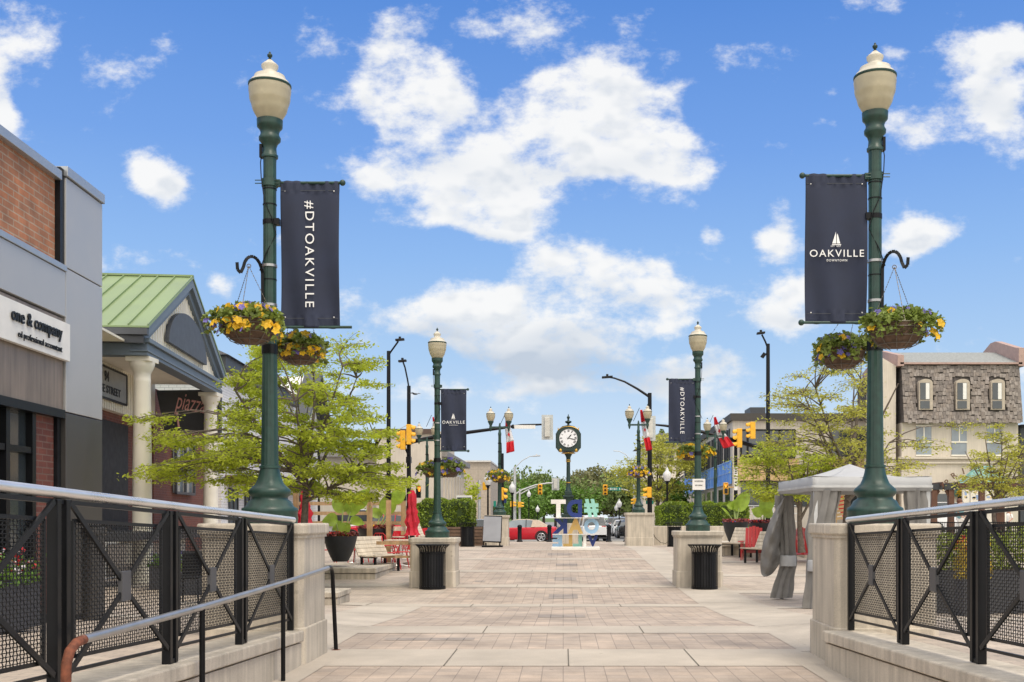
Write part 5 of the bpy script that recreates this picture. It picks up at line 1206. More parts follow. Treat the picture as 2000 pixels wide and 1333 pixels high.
for k in range(4): m.obox((0,-.25+.13*k,.36-.04*k), (.26,0,0), (0,.06,-.018), (0,0,.012))
m.build('seat', redp, t, world=False)
m = MB()
for k in range(5): m.obox((-.2+.1*k,.33,.62), (.046,0,0), (0,.012,.0), (0,.12,.40-.03*abs(k-2)))
m.build('backrest', redp, t, world=False)
for s_ in (-1,1):
    m = MB(); m.obox((s_*.33,-.05,.56), (.065,0,0), (0,.36,0), (0,0,.012)); m.build('armrest', redp, t, world=False)
    m = MB(); m.obox((s_*.31,-.3,.28), (.012,0,0), (0,.05,0), (0,0,.27)); m.obox((s_*.31,.25,.27), (.012,0,0), (0,.05,0), (0,0,.27)); m.obox((s_*.30,.0,.22), (.012,0,0), (0,.34,-.06), (0,0,.05)); m.build('leg', redp, t, world=False)
dup(t, (X(1570,31.5), 31.5, gz(7,31)), 'red armchair partly hidden between the tent curtains', rz=R(160))
# ------------------------------------------------------------ patio: posts, rails, chairs, tables, umbrellas
PF = thing('patio_screen', 'cedar post and rail screen with black post caps around the left patio', 'fence', (X(690,29),29,.1))
def post(px_, d, y0, y1, w=.13, cap=True):
    m = MB(); x = X(px_,d); z0 = gz(x,d) if y0 is None else Z(y0,d); m.box(x-w/2, x+w/2, d-w/2, d+w/2, z0, Z(y1,d)); p = m.build('post', wood, PF, bevel=.006)
    if cap: m = MB(); m.box(x-w/2-.01, x+w/2+.01, d-w/2-.01, d+w/2+.01, Z(y1,d)-.15, Z(y1,d)+.02); m.build('post_cap', black, p, bevel=.004)
post(578,29,1015,950); post(722,28,1062,966); post(759,30,None,966); post(788,31.5,1046,968); post(805,27.5,1110,1048,.1)
m = MB()
for (xa, xb, y, da, db) in ((583,790,984,30,32),(583,790,1003,30,32),(583,790,1022,30,32)): m.bar(P(xa,y,da), P(xb,y,db), .05, .10)
m.build('rail', wood, PF)
m = MB(); m.bar(P(735,1061,27.4), P(805,1061,27.6), .12, .09); m.bar(P(745,1088,27.4), P(800,1088,27.6), .06, .06); m.build('ledge', wood, PF); m = MB(); m.bar(P(769,1033,30), P(790,1033,30.3), .06, .12); m.build('white_panel', slatw, PF)
def patio_chair(label, loc, rz):
    t = thing('patio_chair', label, 'chair', loc, 'red metal patio chairs', rz)
    m = MB(); m.obox((0,0,.45), (.2,0,0), (0,.2,0), (0,0,.012)); m.build('seat', redp, t, world=False, bevel=.01)
    m = MB(); 
    for k in range(5): x = -.16+.08*k; m.bar((x,.19,.5), (x,.26,.82+.03*math.cos(x*8)), .03, .01)
    m.tube([(-.2,.18,.45),(-.2,.25,.8),(-.12,.27,.88),(.12,.27,.88),(.2,.25,.8),(.2,.18,.45)], .013, 8); m.build('backrest', redp, t, world=False)
    for sx in (-1,1):
        for sy in (-1,1): m = MB(); m.tube([(sx*.17,sy*.17,.44),(sx*.22,sy*.24,0)], .013, 8); m.build('leg', redp, t, world=False)
    for sx in (-1,1): m = MB(); m.tube([(sx*.2,.22,.64),(sx*.24,-.1,.66),(sx*.22,-.18,.45)], .013, 8); m.build('armrest', redp, t, world=False)
    return t
ch = patio_chair('red metal chair nearest the wooden ledge, left of the middle pedestal', (X(765,28.3),28.3,gz(-4.6,28)), R(100))
for px_, d, rz, lb in ((785,28.6,-70,'red metal chair with its back to the bin pedestal'),(750,30.2,160,'red metal chair behind the cedar posts'),(775,31,40,'red metal chair at the far pale table'),(797,30,-90,'red metal chair just left of the middle pedestal'),(795,32,190,'red metal chair under the closed umbrella at the middle pedestal'),(700,29.5,80,'red metal chair behind the large bowl planter'),(640,29.5,20,'red metal chair between the near pedestal and the bowl planter')):
    dup(ch, (X(px_,d),d,gz(X(px_,d),d)), lb, rz=R(rz))
def table(label, loc):
    t = thing('patio_table', label, 'table', loc, 'patio tables')
    m = MB(); m.box(-.38,.38,-.38,.38,.72,.745); m.build('table_top', slatw, t, world=False, bevel=.006)
    m = MB(); m.tube([(0,0,.05),(0,0,.72)], .03, 10); m.build('leg', steel, t, world=False)
    m = MB(); 
    for k in range(4): a = k*math.pi/2+.4; m.tube([(0,0,.06),(.28*math.cos(a),.28*math.sin(a),.015)], .018, 6)
    m.build('foot', steel, t, world=False); return t
tb = table('pale square table by the middle left pedestal', (X(782,29.4),29.4,gz(-4.5,29)))
dup(tb, (X(762,31.2),31.2,gz(-4.9,31)), 'pale square table deeper in the patio, behind the cedar posts'); dup(tb, (X(690,30.2),30.4,gz(-6,30)), 'pale square table behind the large bowl planter')
def parasol(label, px_, d, ytop, ybot, zg):
    x = X(px_,d); z0, z1 = Z(ybot,d), Z(ytop,d); t = thing('closed_parasol', label, 'parasol', (x,d,zg), 'closed red parasols')
    m = MB(); m.tube([(x,d,zg),(x,d,z1+.05)], .022, 10); m.build('pole', wood, t, smooth=True)
    m = MB(); H = z1-z0; pr = [(.26,0),(.20,.06),(.17,.18),(.23,.3),(.15,.46),(.17,.52),(.13,.62),(.16,.75),(.12,.9),(.05,1.0)]
    m.lathe([(r*.78, z0+q*H) for r, q in pr], (x,d,0), 48, flute=lambda k, r, z: 1+.30*math.sin(k*math.pi/4+z*5)*(.7+.3*math.sin(z*9))+.08*math.sin(k*1.9+z*15)); m.build('canopy', redfab, t, smooth=True)
    m = MB(); m.lathe([(.0,0),(.25,0),(.25,.06),(.05,.1)], (x,d,zg), 20); m.build('foot', conc_d, t); return t
parasol('closed red parasol behind the near left pedestal', 596, 28.5, 956, 1024, gz(-7,28.5)); parasol('closed red parasol beside the middle left pedestal', 805, 30, 958, 1046, gz(-4.3,30))
# a sculptural deck behind
m = MB(); m.box(-13,-9.3,33.2,33.5,0,1.0); 

# ------------------------------------------------------------ grey tent
TN = thing('tent', 'grey fabric gazebo tent with tied and wind blown curtains on the right', 'tent', (5.1,18.8,.1))
xa, xb, ya, yb_ = X(1588,17.5), X(1820,17.5), 17.5, 20.3
zt0, zt1 = Z(960,17.5), Z(932,17.5); pk = Vector(((xa+xb)/2+.0, (ya+yb_)/2, Z(907,18.9)))
m = MB(); 
for (p, q) in (((xa,ya),(xb,ya)),((xb,ya),(xb,yb_)),((xb,yb_),(xa,yb_)),((xa,yb_),(xa,ya))):
    m.sheet(lambda u, v, p=p, q=q: (p[0]+(q[0]-p[0])*u+.006*math.sin(u*22)*(p[1] != q[1]), p[1]+(q[1]-p[1])*u+.008*math.sin(u*17), zt0+(zt1-zt0)*v+.006*math.sin(u*9)*(1-v)), 24, 2)
m.build('valance', lightfab, TN, smooth=True, thick=.006)
m = MB(); vl = []
for (p, q) in (((xa,ya),(xb,ya)),((xb,ya),(xb,yb_)),((xb,yb_),(xa,yb_)),((xa,yb_),(xa,ya))):
    def rf(u, v, p=p, q=q):
        e = Vector((p[0]+(q[0]-p[0])*u, p[1]+(q[1]-p[1])*u, zt1+.015)); r = e.lerp(pk, v); 
        return (r.x, r.y, r.z-.10*math.sin(math.pi*v)*(.6+.4*math.cos(2*math.pi*u))-.02*math.sin(math.pi*u)*(1-v))
    m.sheet(rf, 12, 12)
m.build('roof', lightfab, TN, smooth=True, thick=.005)
for (x, y) in ((xa+.05,ya+.05),(xb-.05,ya+.05),(xb-.05,yb_-.05),(xa+.05,yb_-.05)):
    m = MB(); m.box(x-.03, x+.03, y-.03, y+.03, gz(x,y), zt0+.02); m.build('frame_leg', galv, TN)
m = MB()
for (p, q) in (((xa,ya),(xb,ya)),((xb,ya),(xb,yb_)),((xb,yb_),(xa,yb_)),((xa,yb_),(xa,ya))): m.bar((p[0],p[1],zt0+.08), (q[0],q[1],zt0+.08), .04, .04)
m.build('frame_beam', galv, TN)
def curtain(nm, ctr, d, folds=9, ph=0, tie=None, dep=.10):
    """ctr: list of (py, left px, right px) rows"""
    m = MB(); ys = [c[0] for c in ctr]; N_ = 60; M_ = 44
    def fn(u, v):
        y = ys[0]+(ys[-1]-ys[0])*v; a = np.interp(y, ys, [c[1] for c in ctr]); b = np.interp(y, ys, [c[2] for c in ctr]); th = 2*math.pi*u
        cx_, hw = (a+b)/2, (b-a)/2; f = 1+.20*math.sin(folds*th+ph+v*1.6)+.10*math.sin(folds*1.7*th+v*4)+.05*math.sin(v*23+th*2)
        p = P(cx_+hw*math.cos(th)*f, y, d); return (p.x, d+math.sin(th)*f*max(dep, hw/F*d*.55), p.z)
    m.sheet(fn, N_, M_); return m.build(nm, greyfab, TN, smooth=True)
curtain('curtain', [(958,1590,1638),(990,1586,1632),(1040,1576,1622),(1080,1580,1612),(1092,1578,1610),(1110,1577,1607),(1150,1573,1604),(1188,1568,1606)], 17.6, 7)
curtain('curtain', [(968,1516,1545),(1000,1519,1548),(1040,1522,1550),(1078,1526,1551),(1086,1526,1552),(1102,1527,1553),(1130,1517,1547),(1168,1506,1543)], 20.2, 7, 1)
curtain('curtain', [(957,1768,1812),(990,1770,1812),(1040,1768,1810),(1100,1772,1806),(1185,1768,1812)], 17.6, 8, 2)
curtain('curtain', [(966,1700,1735),(1100,1705,1730),(1165,1700,1736)], 20.2, 8, 3)
def blow(u, v):       # wind-blown loose sheet, bellied out to the left and gathered back at the tie
    V_ = [0,.15,.35,.55,.72,.85,.94,1.0]; Lx_ = [1532,1518,1502,1491,1486,1485,1487,1492]; Ly_ = [968,990,1022,1056,1086,1108,1122,1127]
    Rx_ = [1536,1532,1528,1526,1525,1525,1526,1527]; Ry_ = [968,988,1014,1040,1062,1078,1088,1092]
    x = np.interp(v, V_, Lx_)*(1-u)+np.interp(v, V_, Rx_)*u; y = np.interp(v, V_, Ly_)*(1-u)+np.interp(v, V_, Ry_)*u+math.sin(math.pi*u)*10*v
    bel = math.sin(math.pi*min(1, u*1.05))*math.sin(math.pi*v**.8)
    d = 20.15-.40*bel+.035*math.sin(u*9+v*16)+.03*math.sin(v*30-u*8); p = P(x, y, d); return tuple(p)
m = MB(); m.sheet(blow, 30, 44); m.build('blown_curtain', greyfab, TN, smooth=True, thick=.004)
for (x0_, x1_, y0_, y1_, d) in ((1524,1554,1085,1106,19.95),(1578,1612,1094,1116,17.38)):
    m = MB(); c = P((x0_+x1_)/2, y1_, d+.15); hw = (x1_-x0_)/2/F*d; h_ = (y1_-y0_)/F*d; m.lathe([(hw*1.02,0),(hw*1.08,h_*.1),(hw*1.05,h_*.9),(hw,h_)], c, 20); m.build('tie_back', lightfab, TN, smooth=True)

# ------------------------------------------------------------ street clock
dc = 50.0; ck = F/dc; xc = X(1110,dc)
T = thing('street_clock', 'dark green four sided street clock on a post behind the painted letters', 'clock', (xc,dc,ip(ZC,dc)))
zc_ = lambda y: Z(y, dc)
m = MB(); m.box(xc-.45, xc+.45, dc-.4, dc+.4, ip(ZC,dc)-.1, zc_(1022)); m.build('plinth', conc, T, bevel=.02)
m = MB(); 
for (w0, y0, y1) in ((.40,1022,1012),(.33,1012,1004),(.20,1004,975),(.23,975,972),(.26,972,968),(.17,968,960)): m.box(xc-w0, xc+w0, dc-w0, dc+w0, zc_(y0), zc_(y1)+.001*w0)
m.build('base', darkgreen, T, bevel=.02)
m = MB(); m.lathe([(.15,zc_(960)),(.12,zc_(956)),(.095,zc_(950)),(.085,zc_(905)),(.095,zc_(898)),(.11,zc_(893)),(.2,zc_(886)),(.28,zc_(884))], (xc,dc,0), 20); m.build('column', darkgreen, T, smooth=30)
for y_ in (957,943,902,899): m = MB(); m.lathe([(.10,zc_(y_)-.02),(.115,zc_(y_)-.02),(.115,zc_(y_)+.02),(.10,zc_(y_)+.02)], (xc,dc,0), 20); m.build('gold_ring', gold, T, smooth=True)
m = MB(); m.lathe([(.25,zc_(887)),(.33,zc_(886)),(.33,zc_(885)),(.25,zc_(884))], (xc,dc,0), 20)
m.build('gold_ring', gold, T, smooth=True)
hw = .55; fz0, fz1 = zc_(880), zc_(841); fcz = zc_(857.5); fr = .42
m = MB(); m.prism([(xc-hw*.8,dc-.42,fz0-.06),(xc+hw*.8,dc-.42,fz0-.06),(xc+hw,dc-.42,fz0+.1),(xc+hw,dc-.42,fz1-.12),(xc+hw*.82,dc-.42,fz1+.02),(xc+hw*.5,dc-.42,fz1+.16),(xc,dc-.42,fz1+.22),(xc-hw*.5,dc-.42,fz1+.16),(xc-hw*.82,dc-.42,fz1+.02),(xc-hw,dc-.42,fz1-.12),(xc-hw,dc-.42,fz0+.1)], (0,.84,0))
m.box(xc-hw-.035, xc+hw+.035, dc-.33, dc+.33, fz0+.1, fz1-.15); m.build('head', darkgreen, T, bevel=.02)
m = MB(); arc_ = [(xc+.6*math.cos(a), fz1-.27+.42*math.sin(a)) for a in np.linspace(R(35),R(145),18)]
m.tube([(x,dc-.44,z) for x, z in arc_], .012, 6)
for sx in (-1,1): m.ball((xc+sx*.36,dc-.4,fz0-.03), (.075,.06,.09), 10); m.lathe([(.0,0),(.03,.01),(.012,.05),(.022,.08),(.0,.13)], (xc+sx*hw*.86,dc-.35,fz1-.02), 10)
m.build('gold_trim', gold, T, smooth=True)
m = MB(); m.lathe([(.16,zc_(834)),(.06,zc_(832)),(.05,zc_(828)),(.14,zc_(826)),(.155,zc_(824.5)),(.14,zc_(823)),(.05,zc_(822)),(.04,zc_(819)),(.07,zc_(817)),(.075,zc_(815)),(.03,zc_(813)),(.02,zc_(811)),(.005,zc_(809))], (xc,dc,0), 20); m.build('finial', darkgreen, T, smooth=40)
m = MB(); m.prism([(xc+fr*math.cos(a), dc-.44, fcz+fr*math.sin(a)) for a in np.linspace(0, 2*math.pi, 49)[:-1]], (0,.015,0)); fc = m.build('dial', clockface, T)
m = MB(); m.tube([(xc+(fr+.01)*math.cos(a), dc-.445, fcz+(fr+.01)*math.sin(a)) for a in np.linspace(0, 2*math.pi, 49)], .016, 6, cap=False); m.build('bezel', darkgreen, fc)
for k, nmr in enumerate(('XII','I','II','III','IIII','V','VI','VII','VIII','IX','X','XI')):
    a = R(90-30*k); u = Vector((math.cos(a),0,math.sin(a))); r2 = Vector((math.sin(a),0,-math.cos(a)))
    text(nmr, Vector((xc,dc-.443,fcz))+u*fr*.80, r2, u, h=.10, w=.028*len(nmr)+.012, m=black, parent=fc, ext=.003, name='numeral', bold=.02)
for nm, L2, w2, ang in (('hour_hand',.24,.03,90-30*1.29),('minute_hand',.36,.022,90-6*17)):
    a = R(ang); m = MB(); o_ = Vector((xc,dc-.452,fcz)); e_ = Vector((math.cos(a),0,math.sin(a))); m.bar(o_-e_*.06, o_+e_*L2, w2, .004, up=(0,1,0)); 
    m = MB(); s2 = Vector((-math.sin(a),0,math.cos(a)))*w2; m.prism([o_-e_*.07-s2*.3, o_+e_*L2*.6-s2*.9, o_+e_*L2, o_+e_*L2*.6+s2*.9, o_-e_*.07+s2*.3], (0,.004,0)); m.build(nm, black, fc)

# ------------------------------------------------------------ painted letter sculpture, seen from behind
dl = 37.0; LS = thing('letter_sculpture', 'painted three tier letter sculpture seen from behind, in front of the clock', 'letter sign', (X(1124,dl),dl,gz(0,dl)))
m = MB(); m.box(X(1077,dl), X(1171,dl), dl-.28, dl+.28, Z(1075.5,dl), Z(1068,dl)); m.build('base_slab', Lwhite, LS, bevel=.02)
for y_ in (1012, 1044): m = MB(); m.box(X(1077 if y_ == 1012 else 1079,dl), X(1170,dl), dl-.18, dl+.18, Z(y_+.6,dl), Z(y_-.6,dl)); m.build('shelf', Lwhite, LS)
def big(ch, xa, xb, ya, yb, mt, b=.05): return text(ch, (X((xa+xb)/2,dl), dl+.10, Z((ya+yb)/2,dl)), (-1,0,0), (0,0,1), w=X(xb,dl)-X(xa,dl), h=Z(ya,dl)-Z(yb,dl), m=mt, parent=LS, ext=.09, name='letter', bold=b)
for a in (('T',1076,1105,976,1011,Lwhite),('D',1107,1137,976,1011,Lnavy),('#',1141,1169,975,1010,Lmint),('K',1078,1108,1013,1043,Lnavy),('A',1109,1139,1013,1043,Lyel),('O',1141,1170,1013,1043,Lblue),
          ('E',1079,1098,1045,1068,Lblue),('L',1100,1118,1045,1068,Lyel),('L',1119,1137,1045,1068,Lmint),('V',1147,1169,1045,1068,Lnavy)): big(*a, b=.05 if a[0] != 'T' else .05)
m = MB(); m.box(X(1139,dl), X(1145,dl), dl-.09, dl+.1, Z(1068,dl), Z(1045,dl)); m.build('letter', Lwhite, LS, bevel=.01)

# ------------------------------------------------------------ poster board
PB = thing('poster_board', 'black framed sidewalk poster board with an empty grey sleeve', 'sign', (X(963,41),41,gz(-3,41)))
def tl(x, y, off=0): return P(x, y, 41)+Vector((0,off,0))
m = MB(); m.prism([tl(944,1059),tl(979,1061),tl(981,1008),tl(946,1007)], (0,.05,0)); f_ = m.build('frame', black, PB, bevel=.008)
m = MB(); m.prism([tl(943,1057,-.012),tl(977.5,1058,-.012),tl(979.5,1010,-.012),tl(945.5,1009,-.012)], (0,.012,0)); m.build('poster_sleeve', screen, PB)
m = MB(); m.box(X(941,41), X(982,41), 40.85, 41.3, gz(-3,41), gz(-3,41)+.07); m.build('foot', black, PB, bevel=.02)
m = MB(); m.bar(tl(949,1061), P(949,1066,41)+Vector((0,.05,0)), .05, .03); m.bar(tl(976,1061), P(976,1066,41)+Vector((0,.05,0)), .05, .03); m.build('leg', black, PB)

# ------------------------------------------------------------ bollards
def bollard(x, y, label):
    z = ip(ZC,y); t = thing('bollard', label, 'bollard', (x,y,z), 'black bollards at the kerb')
    m = MB(); m.lathe([(.17,0),(.17,.06),(.13,.10),(.115,.12),(.11,.7),(.13,.72),(.13,.76),(.10,.78)], n=18); m.build('shaft', black, t, smooth=40, world=False)
    m = MB(); m.lathe([(.10,.78),(.13,.80),(.135,.86),(.10,.93),(.03,.96),(.0,.965)], n=18); m.build('cap', black, t, smooth=40, world=False); return t
b0 = bollard(X(1015,59.5),59.5,'black bollard in front of the red car door')
for px_, lb in ((1073,'black bollard by the tail of the red car'),(1189,'black bollard right of the painted letters'),(1223,'black bollard half hidden by the right twin lamp pedestal')): dup(b0, (X(px_,59.5),59.5,ip(ZC,59.5)), lb)

# ------------------------------------------------------------ cars
def car(label, loc, rz, paint, kind='suv', L_=4.6, W2=.9, group=None, cat='car', scale=1.0):
    t = thing('parked_car', label, cat, loc, group, rz); H = 1.68 if kind == 'suv' else 1.38
    # stations along x: (x, z_low, z_belt, half width)
    if kind == 'suv': st_ = [(-.5,.42,.92,.86),(-.485,.32,1.0,.93),(-.40,.22,1.02,.98),(-.2,.2,1.0,1),(.1,.2,.98,1),(.28,.2,.97,.99),(.40,.22,.92,.96),(.475,.3,.84,.9),(.5,.42,.72,.8)]; cab = [(-.475,1.02,.84),(-.42,H-.12,.70),(-.36,H-.02,.68),(-.1,H,.69),(.08,H-.03,.68),(.24,1.0,.82)]
    else: st_ = [(-.5,.5,.84,.80),(-.485,.34,.92,.90),(-.42,.22,.94,.97),(-.2,.18,.92,1),(.1,.18,.90,1),(.28,.18,.86,.99),(.40,.2,.80,.96),(.475,.28,.70,.88),(.5,.4,.6,.76)]; cab = [(-.40,.92,.80),(-.24,H-.06,.62),(-.12,H,.62),(.0,H-.01,.62),(.07,H-.05,.62),(.22,.88,.80)]
    m = MB(); rows = []
    for (x, zl, zb, w) in st_:
        w *= W2; rows.append([(x*L_,-w*.93,zl),(x*L_,-w,zl+.12),(x*L_,-w*1.0,(zl+zb)/2),(x*L_,-w*.96,zb-.06),(x*L_,-w*.86,zb),(x*L_,0,zb+.04),(x*L_,w*.86,zb),(x*L_,w*.96,zb-.06),(x*L_,w,(zl+zb)/2),(x*L_,w,zl+.12),(x*L_,w*.93,zl)])
    n = 11; m.add([p for r in rows for p in r], [(i*n+j, i*n+j+1, (i+1)*n+j+1, (i+1)*n+j) for i in range(len(rows)-1) for j in range(n-1)]+[tuple(range(n)), tuple(range((len(rows)-1)*n, len(rows)*n))[::-1]]); m.build('body', paint, t, smooth=35, world=False)
    m = MB(); rows = []
    for (x, z, w) in cab: w *= W2; rows.append([(x*L_,-w*1.0-(0.0),z),(x*L_,-w*.7,z+.02),(x*L_,0,z+.04),(x*L_,w*.7,z+.02),(x*L_,w,z)])
    low = [[(x*L_,-W2*.86,.9),(x*L_,W2*.86,.9)] for (x, z, w) in cab]
    vs = []; 
    for r, l in zip(rows, low): vs += [l[0]]+r+[l[1]]
    fs = []; mi = []
    for i in range(len(cab)-1):
        for j in range(6): fs.append((i*7+j, i*7+j+1, i*7+j+8, i*7+j+7)); mi.append(1 if (j in (0,5) or i in (0, len(cab)-2)) else 0)
    m.v = vs; m.f = fs; m.m = mi
    roofm = beigetop if kind == 'soft' else paint
    m.build('cabin', [roofm, glass2 if kind == 'soft' else glass], t, smooth=30, world=False)
    m = MB()
    for sy in (-1,1):
        for i in range(1, len(cab)-2) if kind != 'soft' else (2,): x, z, w = cab[i]; m.bar((x*L_+.02, sy*(W2*.875), .92), (x*L_+.02, sy*(w*W2+.012), z), .07, .03, up=(1,0,0))
    m.build('pillars', paint if kind != 'soft' else black, t, world=False)
    if kind == 'soft':
        m = MB(); m.add([(-.40*L_,-W2*.83,.93),(-.40*L_,W2*.83,.93),(-.26*L_,W2*.66,H-.04),(-.26*L_,-W2*.66,H-.04),(-.18*L_,-W2*.90,.93),(-.20*L_,-W2*.66,H-.02),(-.18*L_,W2*.90,.93),(-.20*L_,W2*.66,H-.02)], [(0,3,2,1),(0,4,5,3),(1,2,7,6),(3,5,7,2)]); m.build('soft_top', beigetop, t, world=False, thick=.03)
    wr = .36 if kind == 'suv' else .335
    for sx in (-.315, .315):
        for sy in (-1, 1):
            m = MB(); yy = sy*(W2-.10); m.v = []; 
            m.tube([(sx*L_, yy-.11, wr), (sx*L_, yy+.11, wr)], wr, 24); w_ = m.build('wheel', tyre, t, world=False, bevel=.02)
            m = MB(); m.tube([(sx*L_, yy+sy*.09, wr), (sx*L_, yy+sy*.118, wr)], wr*.16, 12)
            for k in range(5): a = 2*math.pi*k/5+.3; c1, s1 = math.cos(a), math.sin(a); m.bar((sx*L_, yy+sy*.112, wr), (sx*L_+c1*wr*.66, yy+sy*.116, wr+s1*wr*.66), .07, .02, up=(0,1,0))
            m.tube([(sx*L_+wr*.68*math.cos(a), yy+sy*.112, wr+wr*.68*math.sin(a)) for a in np.linspace(0, 2*math.pi, 25)], .018, 6, cap=False); m.build('rim', alloy, w_, world=False)
    if kind:
        m = MB()
        for sx in (-.315, .315):
            for sy in (-1,1): m.tube([(sx*L_+(wr+.04)*math.cos(a), sy*(W2*.985), wr+(wr+.04)*math.sin(a)) for a in np.linspace(R(-10), R(190), 14)], .03, 6)
        m.build('wheel_arch', tyre, t, world=False)
    for sy in (-1,1):
        zt = .80 if kind != 'suv' else .95
        m = MB(); m.box(-.497*L_, -.455*L_, sy*W2*.62-.16, sy*W2*.62+.13*1, zt-.13, zt+.05); m.build('tail_light', taillamp, t, world=False, bevel=.02)
        m = MB(); m.box(.46*L_, .492*L_, sy*W2*.62-.14, sy*W2*.62+.14, .62, .72); m.build('headlight', alloy, t, world=False, bevel=.02)
        m = MB(); m.box(.10*L_, .14*L_, sy*W2-.02, sy*(W2+.16), .9, 1.02) if sy > 0 else m.box(.10*L_, .14*L_, -W2-.16, -W2+.02, .9, 1.02); m.build('mirror', paint, t, world=False, bevel=.02)
    m = MB(); m.box(-.505*L_, -.495*L_, -.26, .26, .52 if kind != 'suv' else .7, .63 if kind != 'suv' else .82); m.build('number_plate', whitepaint, t, world=False)
    m = MB(); m.box(-.492*L_, .49*L_, -W2*.88, W2*.88, .17, .28); m.build('underbody', pot, t, world=False)
    return t
dcr = 66.0; car('red convertible with beige soft top parked side-on behind the bollards', (X(1014,dcr)-.05, dcr, ip(ZC,dcr)-.10), R(180-4), carred, 'soft', L_=4.75)
car('white off-road car seen from behind through the painted letters', (X(1152,71), 71+1.5, ip(ZC,71)-.10), R(90+8), carwhite, 'suv', L_=4.7)
s1 = car('dark grey suv in the parked row on the right, behind the white hatchback', (X(1212,103), 105, ip(ZC,103)-.10), R(90), carsilver, 'suv', L_=4.8, group='cars parked along the far street')
car('white hatchback at the near end of the parked row on the right', (X(1216,92), 93, ip(ZC,92)-.10), R(90), carwhite, 'sedan', L_=4.4, group='cars parked along the far street')
dup(s1, (X(1199,128), 129, ip(ZC,128)-.1), 'small far suv in the middle of the right parked row', group='cars parked along the far street')
car('white car farthest up the right parked row', (X(1190,150), 150, ip(ZC,150)-.1), R(90), carwhite, 'sedan', group='cars parked along the far street')
car('black car hidden mostly behind the right twin lamp pedestal', (X(1226,84), 84, ip(ZC,84)-.1), R(90), cardark, 'sedan', group='cars parked along the far street')
car('white van-like car behind the patio posts on the left', (X(680,52), 52, .2), R(175), carwhite, 'suv', group=None)
car('red car glimpsed behind the second bowl planter', (X(755,50), 50, .25), R(178), carred, 'sedan')
car('silver car behind the poster board near the hedge end', (X(930,66), 66.5, ip(ZC,66)-.1), R(178), carsilver, 'sedan')

# ------------------------------------------------------------ traffic signals and light poles
def sig(parent, name, p, side=1, back=False, w=.32, h=.95, mt=None, lenses=3, profile=False):
    """one signal head hung on a pole or arm, a part of it"""
    mt = mt or yellowbox; m = MB(); p = Vector(p)
    if back:
        m.box(p.x-w*.95, p.x+w*.95, p.y, p.y+.03, p.z-h*.62, p.z+h*.62); o = m.build(name, grayback, parent); m = MB(); m.box(p.x-w*.42, p.x+w*.42, p.y-.14, p.y-.001, p.z-h*.48, p.z+h*.48); m.build('housing', mat('signal_back', (.56,.55,.50), .5), o, bevel=.02); return o
    m.box(p.x-w*.5, p.x+w*.5, p.y-.1, p.y+.1, p.z-h*.5, p.z+h*.5); o = m.build(name, mt, parent, bevel=.02)
    v = MB(); l_ = MB()
    for k in range(lenses):
        z = p.z+h*(.5-(k+.5)/lenses); r = h/lenses*.40
        if profile: v.lathe([(r,0),(r*1.0,.02)], (0,0,0), 3); 
        if profile: v.v = v.v[:-6] if False else v.v
        dr = Vector((side,0,0)) if profile else Vector((0,-1,0)); o2 = Vector((p.x+(side*w*.5 if profile else 0), p.y-(0 if profile else .1), z))
        sd_ = dr.cross(Vector((0,0,1)))
        pts = [o2+sd_*r*math.cos(a)+Vector((0,0,r*math.sin(a))) for a in np.linspace(R(-20), R(200), 11)]
        n_ = len(pts); L2 = .20; q = [pt+dr*(L2 if i not in (0, n_-1) else L2*.5)+Vector((0,0,-.05)) for i, pt in enumerate(pts)]
        v.add(pts+q, [(i,i+1,i+1+n_,i+n_) for i in range(n_-1)])
        l_.prism([o2+dr*.01+sd_*r*.9*math.cos(a)+Vector((0,0,r*.9*math.sin(a))) for a in np.linspace(0, 2*math.pi, 13)[:-1]], dr*.01)
    v.build('visor', mt, o, thick=.012); l_.build('lens', lampred, o); return o
def pole_thing(label, px_, d, ytop, r=.1, mt=black, z0=None, group='street light and signal poles', name='signal_pole'):
    x = X(px_,d); z0 = (ip(ZC,d)-.1) if z0 is None else z0; t = thing(name, label, 'street light' if name == 'street_light' else 'signal pole', (x,d,z0), group)
    m = MB(); m.tube([(x,d,z0),(x,d,z0+.4),(x,d,Z(ytop,d))], [r*1.25,r*1.1,r*.85], 12); m.build('pole', mt, t, smooth=True)
    m = MB(); m.lathe([(r*2,0),(r*2,.05),(r*1.4,.25),(r*1.15,.3)], (x,d,z0), 12); m.build('pole_base', mt, t, smooth=40); return t
def arm(t, pts, d, r, mt=black, nm='arm'):
    m = MB(); m.tube([P(a, b, d) for a, b in pts], r, 8); return m.build(nm, mt, t, smooth=True)
def head(t, px_, py, d, w=.35, mt=satin):
    p = P(px_, py, d); m = MB(); m.obox(p, (w,0,.02), (0,.14,0), (0,0,.05)); m.box(p.x-.06, p.x+.06, p.y-.05, p.y+.05, p.z+.05, p.z+.16); return m.build('lamp_head', mt, t, bevel=.02)
